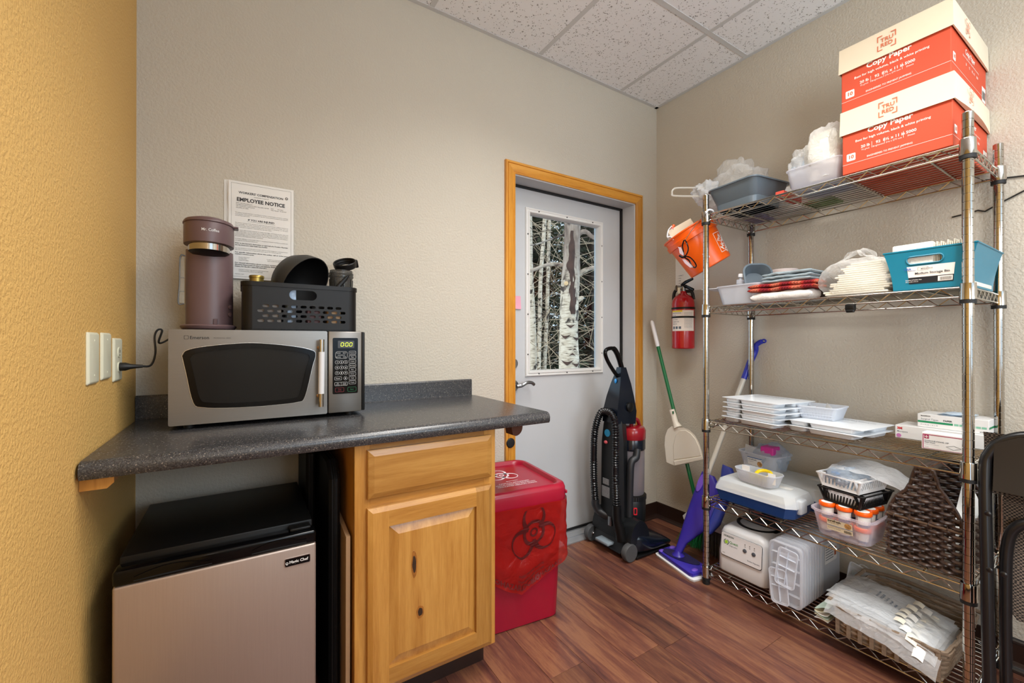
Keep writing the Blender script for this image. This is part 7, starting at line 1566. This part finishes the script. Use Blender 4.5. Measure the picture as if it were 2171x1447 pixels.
dpo = [(1409, 943), (1410, 925), (1415, 910), (1424, 903), (1436, 905), (1449, 906), (1462, 911), (1474, 923), (1482, 938), (1488, 956), (1491, 972)]
def dp(px, py, o_=0.0): p = atx(px, py, -0.155 - o_); return p
back = [dp(*p, -0.02) for p in dpo] ; frn = [dp(*p, 0.008) for p in dpo]
pan = MB(); e1 = [(1431, 987), (1413, 980)]
outl = dpo + [(1462, 981), (1431, 987), (1413, 979)]
inn = [(1428, 975), (1427, 945), (1431, 922), (1440, 912), (1452, 911), (1464, 918), (1474, 930), (1481, 945), (1486, 962), (1487, 968), (1460, 972), (1440, 975), (1430, 977), (1428, 976)]
c0 = [dp(*p, -0.022) for p in outl]; c1 = [dp(*p, 0.010) for p in outl]
part('pan', MB().loft([c0, c1]), M_ivp, t, ang=0.5)
part('pan_face', MB().loft([[dp(*p, 0.0095) for p in ((1428, 974), (1427, 945), (1432, 922), (1441, 912), (1453, 911), (1465, 918), (1475, 931), (1482, 946), (1487, 966))], [dp(*p, 0.014) for p in ((1429, 973), (1428, 945), (1433, 923), (1442, 913), (1453, 912), (1464, 919), (1474, 931), (1481, 946), (1486, 965))]]), M_ivp, t, ang=0.3)
part('lip', MB().loft([[dp(*p, 0.009) for p in ((1428, 976), (1488, 966), (1491, 973), (1431, 987))], [dp(*p, 0.020) for p in ((1429, 978), (1488, 968), (1490.5, 973), (1431, 986))]]), M_ivp, t)
part('socket', MB().tube([dp(1424, 868, -0.006), dp(1428, 880, -0.006), dp(1432, 895, -0.004), dp(1437, 906, -0.002)], [0.0165, 0.017, 0.0175, 0.026], 12), M_ivp, t)
part('socket_window', MB().box(-0.002, 0.002, -0.004, 0.004, -0.008, 0.008, M=Matrix.Translation(dp(1427, 874, 0.011))), M_green, t)
M_pur = mat('violet plastic', '#3a2fa0', 0.3, var=0.05); M_pur2 = mat('light violet plastic', '#7152c4', 0.35); M_bl = mat('royal blue grip', '#2a34b0', 0.35); M_pole = mat('cream metal pole', '#d8d4c8', 0.3)
t = thing('spray_mop', 'violet flat floor mop with a cream pole hooked behind the rear post', 'mop', (-0.40, -0.47, 0))
jb, jt = Vector((-0.395, -0.462, 0.055)), Vector((-0.052, -0.6395, 1.02))
jl = lambda f_: jb.lerp(jt, f_); dirm = (jt - jb).normalized()
part('pole', MB().cyl(jl(0.36), jl(0.965), 0.0125, n=14), M_pole, t)
part('grip', MB().tube(bez([jl(0.95), jl(1.03), jl(1.10) + Vector((0.0, -0.004, 0.0)), Vector((-0.026, -0.672, 1.150)), Vector((-0.024, -0.690, 1.168)), Vector((-0.023, -0.705, 1.175))], 6), [0.0145] * 6 + [0.016] * 12 + [0.013] * 12 + [0.009], 12), M_bl, t)
part('grip_loop', MB().tube([Vector((-0.023, -0.712 + 0.011 * math.cos(a), 1.176 + 0.008 * math.sin(a))) for a in [2 * PI * i / 16 for i in range(16)]], 0.004, 8, closed=True), M_bl, t)
wdir = Vector((0.35, -1.0, 0)); wdir = (wdir - dirm * wdir.dot(dirm)).normalized(); ndir = dirm.cross(wdir).normalized()
def mopring(f_, a, b2, th, n_=18):
    c_ = jl(f_); mid = (a + b2) / 2; hw = (b2 - a) / 2
    return [c_ + wdir * (mid + hw * math.copysign(abs(math.cos(2 * PI * i / n_)) ** 0.7, math.cos(2 * PI * i / n_))) + ndir * (th * math.copysign(abs(math.sin(2 * PI * i / n_)) ** 0.7, math.sin(2 * PI * i / n_))) for i in range(n_)]
part('body', MB().loft([mopring(0.0, -0.018, 0.018, 0.018), mopring(0.06, -0.020, 0.026, 0.020), mopring(0.14, -0.026, 0.072, 0.026), mopring(0.21, -0.030, 0.102, 0.028), mopring(0.30, -0.032, 0.108, 0.028), mopring(0.385, -0.032, 0.080, 0.026), mopring(0.425, -0.030, 0.036, 0.022)]), M_pur, t, ang=0.8)
part('tank', MB().loft([mopring(0.16, 0.078, 0.115, 0.034), mopring(0.22, 0.086, 0.138, 0.034), mopring(0.36, 0.085, 0.138, 0.034), mopring(0.47, 0.055, 0.128, 0.030), mopring(0.50, 0.05, 0.10, 0.022)]), mat('blue tank', '#3d4fb5', 0.3), t)
part('release_button', MB().loft([[jl(f_) - wdir * 0.012 + wdir * (0.014 * math.cos(a)) - ndir * 0.0 + (ndir * -1 if ndir.dot(ray(1470, 1060)) > 0 else ndir) * o_ + dirm * 0.05 * math.sin(a) for a in [2 * PI * i / 14 for i in range(14)]] for f_, o_ in ((0.37, 0.02), (0.37, 0.031))]), M_pur2, t)
def padring(ins, z_):
    P = [(-0.440, -0.356), (-0.312, -0.362), (-0.372, -0.640), (-0.500, -0.616)]; c_ = Vector((-0.406, -0.492)); out = []
    for i, p in enumerate(P):
        for nb in (P[i - 1], P[(i + 1) % 4]):
            q_ = Vector(p).lerp(Vector(nb), 0.06); v = q_ - c_; out.append((*(c_ + v * (1 - ins / v.length)), z_))
    return out
part('pad', MB().loft([padring(-0.010, 0.0008), padring(-0.012, 0.010), padring(0.0, 0.014)]), M_print, t, 'white cleaning pad'); hd3 = part('head', MB().loft([padring(0.008, 0.014), padring(0.004, 0.022), padring(0.006, 0.032), padring(0.016, 0.036)]), M_pur, t, ang=0.5)
part('dark_plate', MB().prism([(-0.40 + 0.042 * math.cos(a) - 0.010 * math.sin(a), -0.478 + 0.105 * math.sin(a)) for a in [2 * PI * i / 26 for i in range(26)]], 0.003, Matrix.Translation((0, 0, 0.0362))), mat('dark violet plate', '#1c1847', 0.3), hd3)
part('joint', MB().lathe([(0.034, 0.036), (0.030, 0.042), (0.020, 0.052), (0.017, 0.065)], 20, Matrix.Translation((-0.397, -0.462, 0))), M_pur, hd3)
for x, y in ((-0.425, -0.380), (-0.345, -0.386), (-0.452, -0.598), (-0.385, -0.605)): part('gripper', MB().sphere((x, y, 0.036), 0.020, 0.013, 0.004, 12, 6), M_pur2, hd3)

# ------------------------------------------------------------------ upright vacuum
M_vac = mat('charcoal vacuum plastic', '#16181a', 0.36, var=0.06, spec=0.4); M_vblue = mat('blue black gloss plastic', '#0c131e', 0.2, spec=0.45); M_dk = mat('dark vacuum grey', '#212326', 0.45)
t = thing('vacuum_cleaner', 'black upright vacuum cleaner with a hose and red topped dust cup by the grey door', 'vacuum', (-0.47, -0.17, 0))
VY = -0.172
wm = MB().lathe([(0.020, -0.017), (0.044, -0.017), (0.047, -0.012), (0.047, 0.012), (0.044, 0.017), (0.036, 0.017), (0.034, 0.012), (0.012, 0.013), (0.008, 0.017), (0.001, 0.0175)], 30)
for y, sg in ((-0.318, -1), (-0.026, 1)):
    WM = frame((-0.612, y, 0.0475), (sg, 0, 0), (0, 0, 1)); part('wheel', MB().add(wm.v, wm.f, WM), mat('grey rubber tyre', '#4a4b4c', 0.6), t); part('hub_cap', MB().lathe([(0.006, 0.0175), (0.004, 0.0205), (0.001, 0.021)], 12, WM), M_trim, t)
nb = MB(); rings = []
for x, zb_, zt_, y0, y1 in ((-0.60, 0.03, 0.115, -0.292, -0.050), (-0.55, 0.014, 0.140, -0.335, -0.015), (-0.50, 0.012, 0.125, -0.345, -0.006), (-0.42, 0.012, 0.100, -0.348, -0.004), (-0.35, 0.014, 0.078, -0.346, -0.006), (-0.31, 0.018, 0.062, -0.342, -0.01), (-0.292, 0.028, 0.048, -0.335, -0.02)):
    ym, hw = (y0 + y1) / 2, (y1 - y0) / 2; zm, hz = (zb_ + zt_) / 2, (zt_ - zb_) / 2
    rings.append([(x, ym + hw * math.copysign(abs(math.cos(a)) ** 0.45, math.cos(a)), zm + hz * math.copysign(abs(math.sin(a)) ** 0.6, math.sin(a))) for a in [2 * PI * i / 32 for i in range(32)]])
part('floor_head', nb.loft(rings), M_vblue, t, ang=0.9)
part('head_skirt', MB().box(-0.575, -0.296, -0.338, -0.014, 0.004, 0.020, 0.006, 2), M_matblk, t)
part('motor_hump', MB().loft([[(-0.535 + 0.075 * math.cos(a), y, 0.085 + 0.115 * math.sin(a)) for a in [PI * i / 14 for i in range(15)]] for y in (-0.325, -0.300, -0.06, -0.03)]), M_vac, t, ang=0.5)
part('pedal', MB().box(-0.668, -0.615, -0.215, -0.115, 0.050, 0.066, 0.005, 2), mat('blue grey pedal', '#8b979f', 0.4), t)
part('rear_deck', MB().loft([[(-0.64, -0.28, 0.03), (-0.64, -0.06, 0.03), (-0.56, -0.05, 0.16), (-0.56, -0.29, 0.16)], [(-0.52, -0.29, 0.03), (-0.52, -0.05, 0.03), (-0.50, -0.05, 0.18), (-0.50, -0.29, 0.18)]]), M_vac, t, ang=0.4)
part('back_shell', MB().loft([[(x, y, z_) for x, y in ((-0.610 + o_, VY + 0.068 * s_), (-0.575, VY + 0.090 * s_), (-0.51, VY + 0.090 * s_), (-0.53, VY - 0.060 * s_), (-0.575, VY - 0.075 * s_), (-0.610 + o_, VY - 0.062 * s_))] for z_, s_, o_ in ((0.14, 1.0, 0.0), (0.30, 1.0, 0.0), (0.60, 0.95, 0.002), (0.70, 0.80, 0.006), (0.79, 0.62, 0.016))]), M_vac, t, ang=0.5)
part('spec_label', MB().box(-0.6125, -0.6095, VY + 0.000, VY + 0.060, 0.290, 0.350), mat('grey rating label', '#8f9498', 0.5, var=0.3, vscale=200), t)
part('code_label', MB().box(-0.6125, -0.6095, VY + 0.005, VY + 0.052, 0.362, 0.395), MATS['grey rating label'], t)
part('round_badge', MB().lathe([(0.021, 0.0), (0.021, 0.004), (0.001, 0.005)], 24, frame((-0.606, VY + 0.02, 0.655), (0, -1, 0), (0, 0, 1))), mat('cyan badge', '#2a9fd8', 0.4), t)
part('red_switch', MB().sphere((-0.612, VY + 0.028, 0.602), 0.008, 0.013, 0.010, 12, 8), mat('coral switch', '#e0626b', 0.4), t)
part('neck', MB().loft([[p + Vector((0, dy * w_, 0)) for p in (aty(a, pyy, VY), aty((a + b2) / 2, pyy, VY), aty(b2, pyy, VY)) for dy in (1,)] + [p + Vector((0, -w_, 0)) for p in (aty(b2, pyy, VY), aty((a + b2) / 2, pyy, VY), aty(a, pyy, VY))] for a, b2, pyy, w_ in ((1292, 1332, 895, 0.055), (1294, 1334, 868, 0.055), (1299, 1331, 840, 0.048), (1305, 1328, 812, 0.036), (1310, 1325, 790, 0.022), (1312, 1323, 778, 0.016))]), M_vblue, t, ang=0.9)
hp = [aty(a, b2, VY) for a, b2 in ((1316, 800), (1309, 797), (1297, 780), (1287, 762), (1283, 748), (1287, 740), (1299, 738), (1306, 745), (1313, 762), (1319, 785), (1321, 803))]
part('handle', MB().tube(bez(hp, 5), [0.011] * 31 + [0.015] * 20, 12), M_gloss, t)
part('handle_button', MB().sphere(aty(1311, 807, VY) + Vector((-0.022, 0, 0)), 0.010, 0.006, 0.014, 10, 6), MATS['blue cap'], t)
part('cord_knob', MB().lathe([(0.026, 0), (0.026, 0.014), (0.020, 0.018), (0.001, 0.019)], 24, frame(tuple(aty(1333, 862, VY - 0.05)), (1, 0, 0), (0, 0, 1))), M_matblk, t)
part('knob_arm', MB().cyl(aty(1333, 862, VY - 0.05), aty(1322, 862, VY), 0.015, n=12), M_matblk, t)
cc = Vector((-0.452, VY - 0.018, 0)); CN = Matrix.Translation(cc)
part('dust_cup', MB().lathe([(0.066, 0.300), (0.070, 0.31), (0.072, 0.48), (0.072, 0.56)], 32, CN, False, False), film('smoky clear dust cup', '#a9a3ab', 0.45, 0.08), t)
part('cyclone_core', MB().lathe([(0.035, 0.30), (0.042, 0.45), (0.05, 0.56)], 20, CN), mat('dusty core', '#77706e', 0.7, var=0.3, vscale=20), t)
part('cup_collar', MB().lathe([(0.0735, 0.555), (0.077, 0.56), (0.077, 0.615), (0.074, 0.62)], 32, CN), M_vblue, t)
part('cup_cap', MB().lathe([(0.077, 0.616), (0.079, 0.62), (0.079, 0.665), (0.070, 0.682), (0.03, 0.690), (0.001, 0.691)], 32, CN), mat('dark red gloss', '#8c1420', 0.2), t, 'dark red cap')
part('cup_handle', MB().tube(bez([(-0.47, VY - 0.02, 0.67), (-0.455, VY - 0.03, 0.715), (-0.42, VY - 0.03, 0.720), (-0.385, VY - 0.02, 0.675)], 6), 0.011, 10), MATS['dark red gloss'], t)
part('vent_ring', MB().lathe([(0.074, 0.27), (0.080, 0.275), (0.080, 0.298), (0.074, 0.302)], 32, CN), M_matblk, t)
vs = MB()
for i in range(36): a = 2 * PI * i / 36; vs.box(0.0785, 0.082, -0.003, 0.003, 0.276, 0.297, M=CN @ Matrix.Rotation(a, 4, 'Z'))
part('vent_slat', vs, M_dk, t, kind='stuff')
part('motor_case', MB().lathe([(0.070, 0.13), (0.078, 0.16), (0.079, 0.268), (0.075, 0.275)], 32, CN), M_vac, t, ang=0.9)
part('latch', MB().plate(rrect(0.020, 0.040, 0.004, 3), [rrect(0.012, 0.030, 0.003, 3)], 0.006, frame(tuple(cc + Vector((-0.045, -0.067, 0.222))), (0.83, -0.55, 0), (0, 0, 1))), mat('red latch', '#d42230', 0.3), t)
part('side_duct', MB().tube(bez([(-0.535, VY - 0.075, 0.20), (-0.535, VY - 0.082, 0.42), (-0.525, VY - 0.082, 0.50), (-0.495, VY - 0.088, 0.525), (-0.48, VY - 0.085, 0.57)], 6), 0.020, 12), M_dk, t)
def hoseP():
    ya, yb = VY + 0.088, VY - 0.078; xh = -0.640
    return bez([(xh + 0.005, ya, 0.235), (xh - 0.004, ya + 0.004, 0.40), (xh - 0.006, ya, 0.60), (xh, ya - 0.012, 0.70), (xh + 0.01, (ya + yb) / 2 + 0.045, 0.765), (xh + 0.014, (ya + yb) / 2 + 0.005, 0.782), (xh + 0.012, (ya + yb) / 2 - 0.04, 0.768), (xh + 0.002, yb + 0.008, 0.71), (xh - 0.004, yb, 0.60), (xh - 0.006, yb - 0.002, 0.42), (xh, yb - 0.004, 0.285)], 60)
HP = hoseP(); L_ = 0; rr_ = []
for i, p in enumerate(HP):
    if i: L_ += (p - HP[i - 1]).length
    rr_.append(0.0185 + 0.0030 * math.sin(2 * PI * L_ / 0.0135))
part('hose', MB().tube(HP[::2], rr_[::2], 12), mat('glossy black hose', '#101114', 0.25), t, 'ribbed black suction hose', ang=1.0)
part('hose_cuff', MB().tube([HP[-1], HP[-1] + Vector((0.0, -0.002, -0.075)), HP[-1] + Vector((0.02, -0.004, -0.14)), HP[-1] + Vector((0.035, -0.004, -0.19))], [0.024, 0.025, 0.028, 0.034], 14), M_matblk, t)
part('hose_cuff', MB().tube(bez([HP[0] + Vector((0, 0, 0.03)), HP[0], HP[0] + Vector((0.015, -0.012, -0.035)), HP[0] + Vector((0.035, -0.05, -0.055)), HP[0] + Vector((0.055, -0.08, -0.06))], 5), 0.0225, 12), M_dk, t)
part('cuff_clip', MB().box(-0.660, -0.645, VY - 0.06, VY - 0.035, 0.165, 0.215, 0.003, 2), M_nickel, t)

# ------------------------------------------------------------------ folding chair at the right edge
M_ch = mat('black chair enamel', '#141416', 0.28); M_chp = mat('dark grey chair back', '#1f1c1a', 0.42)
def checkmat():
    m, n, l, b = nt('checked seat fabric'); tc = n.new('ShaderNodeTexCoord'); mp = n.new('ShaderNodeMapping'); mp.inputs['Rotation'].default_value = (0, 0, R(0)); l.new(tc.outputs['Object'], mp.inputs['Vector'])
    c = n.new('ShaderNodeTexChecker'); c.inputs['Scale'].default_value = 210; c.inputs['Color1'].default_value = hx('#171412'); c.inputs['Color2'].default_value = hx('#6d6056'); l.new(mp.outputs[0], c.inputs['Vector']); l.new(c.outputs['Color'], b.inputs['Base Color']); b.inputs['Roughness'].default_value = 0.8
    return m
M_chk = checkmat()
t = thing('folding_chair', 'black folding chair with checked padding, folded against the right end of the shelving', 'chair', (-0.50, -1.86, 0))
cl, cr2 = -1.592, -2.03
CHZ = -0.035
def lean(z_): return -0.545 + 0.10 * z_ / 0.93
ft = [Vector((lean(0), cl - 0.018, 0.012)), Vector((lean(0.45), cl - 0.004, 0.45)), Vector((lean(0.80), cl + 0.006, 0.80 + CHZ)), Vector((lean(0.87), cl - 0.002, 0.870 + CHZ)), Vector((lean(0.915), cl - 0.035, 0.915 + CHZ)), Vector((lean(0.94), cl - 0.10, 0.938 + CHZ)), Vector((lean(0.945), -1.845, 0.945 + CHZ))]
mir = lambda p: Vector((p.x, cl + cr2 - p.y, p.z))
part('front_frame', MB().tube(bez(ft + [mir(p) for p in ft[-2::-1]], 8), 0.0145, 14), M_ch, t)
rt_ = [Vector((lean(0) + 0.06, cl - 0.040, 0.012)), Vector((lean(0.4) + 0.045, cl - 0.034, 0.40)), Vector((lean(0.6) + 0.035, cl - 0.036, 0.60 + CHZ)), Vector((lean(0.66) + 0.03, cl - 0.055, 0.665 + CHZ)), Vector((lean(0.68) + 0.03, cl - 0.10, 0.685 + CHZ)), Vector((lean(0.68) + 0.03, -1.845, 0.685 + CHZ))]
part('rear_frame', MB().tube(bez(rt_ + [mir(p) for p in rt_[-2::-1]], 8), 0.0135, 14), M_ch, t)
def bk2(o_, z_, y): return (lean(z_) + o_ - 0.012 * math.sin(PI * (y - cr2) / (cl - cr2)), y, z_)
part('back_panel', MB().sheet(lambda u, v: bk2(-0.010 + 0.004 * math.sin(PI * v), 0.765 + CHZ + 0.165 * v - 0.03 * max(0, 0.12 - u) / 0.12 * v, cl - 0.012 + (cr2 - cl + 0.024) * u), 24, 8).sheet(lambda u, v: bk2(0.002, 0.765 + CHZ + 0.165 * v - 0.03 * max(0, 0.12 - u) / 0.12 * v, cl - 0.012 + (cr2 - cl + 0.024) * u), 24, 8), M_chp, t)
part('back_rivet', MB().sphere(bk2(-0.012, 0.850, cl - 0.115), 0.003, 0.005, 0.004, 8, 6), M_ch, t)
part('back_pad', MB().sheet(lambda u, v: bk2(0.012 + 0.016 * math.sin(PI * v) ** 0.5, 0.752 + CHZ + 0.178 * v, cl + 0.014 + (cr2 - cl - 0.028) * u), 20, 10), M_chk, t, 'checked fabric back pad')
part('seat_pad', MB().loft([[(lean(z_) + 0.070 + o_, y, z_) for y, z_ in ((cl - 0.055, 0.36), (cl - 0.03, 0.40), (cl - 0.022, 0.70), (cl - 0.04, 0.765), (cl - 0.10, 0.80), (-1.845, 0.815), (cr2 + 0.10, 0.80), (cr2 + 0.03, 0.75), (cr2 + 0.03, 0.40), (cr2 + 0.06, 0.36))] for o_ in (-0.018, 0.018)]), M_chk, t, 'checked fabric seat pad', ang=0.9)
for z_ in (0.30, 0.22): part('cross_bar', MB().cyl((lean(z_) + 0.055, cl - 0.03, z_), (lean(z_) + 0.055, cr2 + 0.03, z_ + 0.0), 0.009, n=10), M_ch, t)
for z_, y in ((0.66, cl + 0.0), (0.50, cl - 0.006), (0.50, cl - 0.034)): part('rivet', MB().sphere((lean(z_) - 0.013, y - 0.004, z_), 0.004, 0.008, 0.008, 10, 6), M_ch, t)
for p in (ft[0], mir(ft[0]), rt_[0], mir(rt_[0])): part('foot_cap', MB().cyl((p.x, p.y, 0), (p.x, p.y, 0.03), 0.017, n=14), M_black, t)
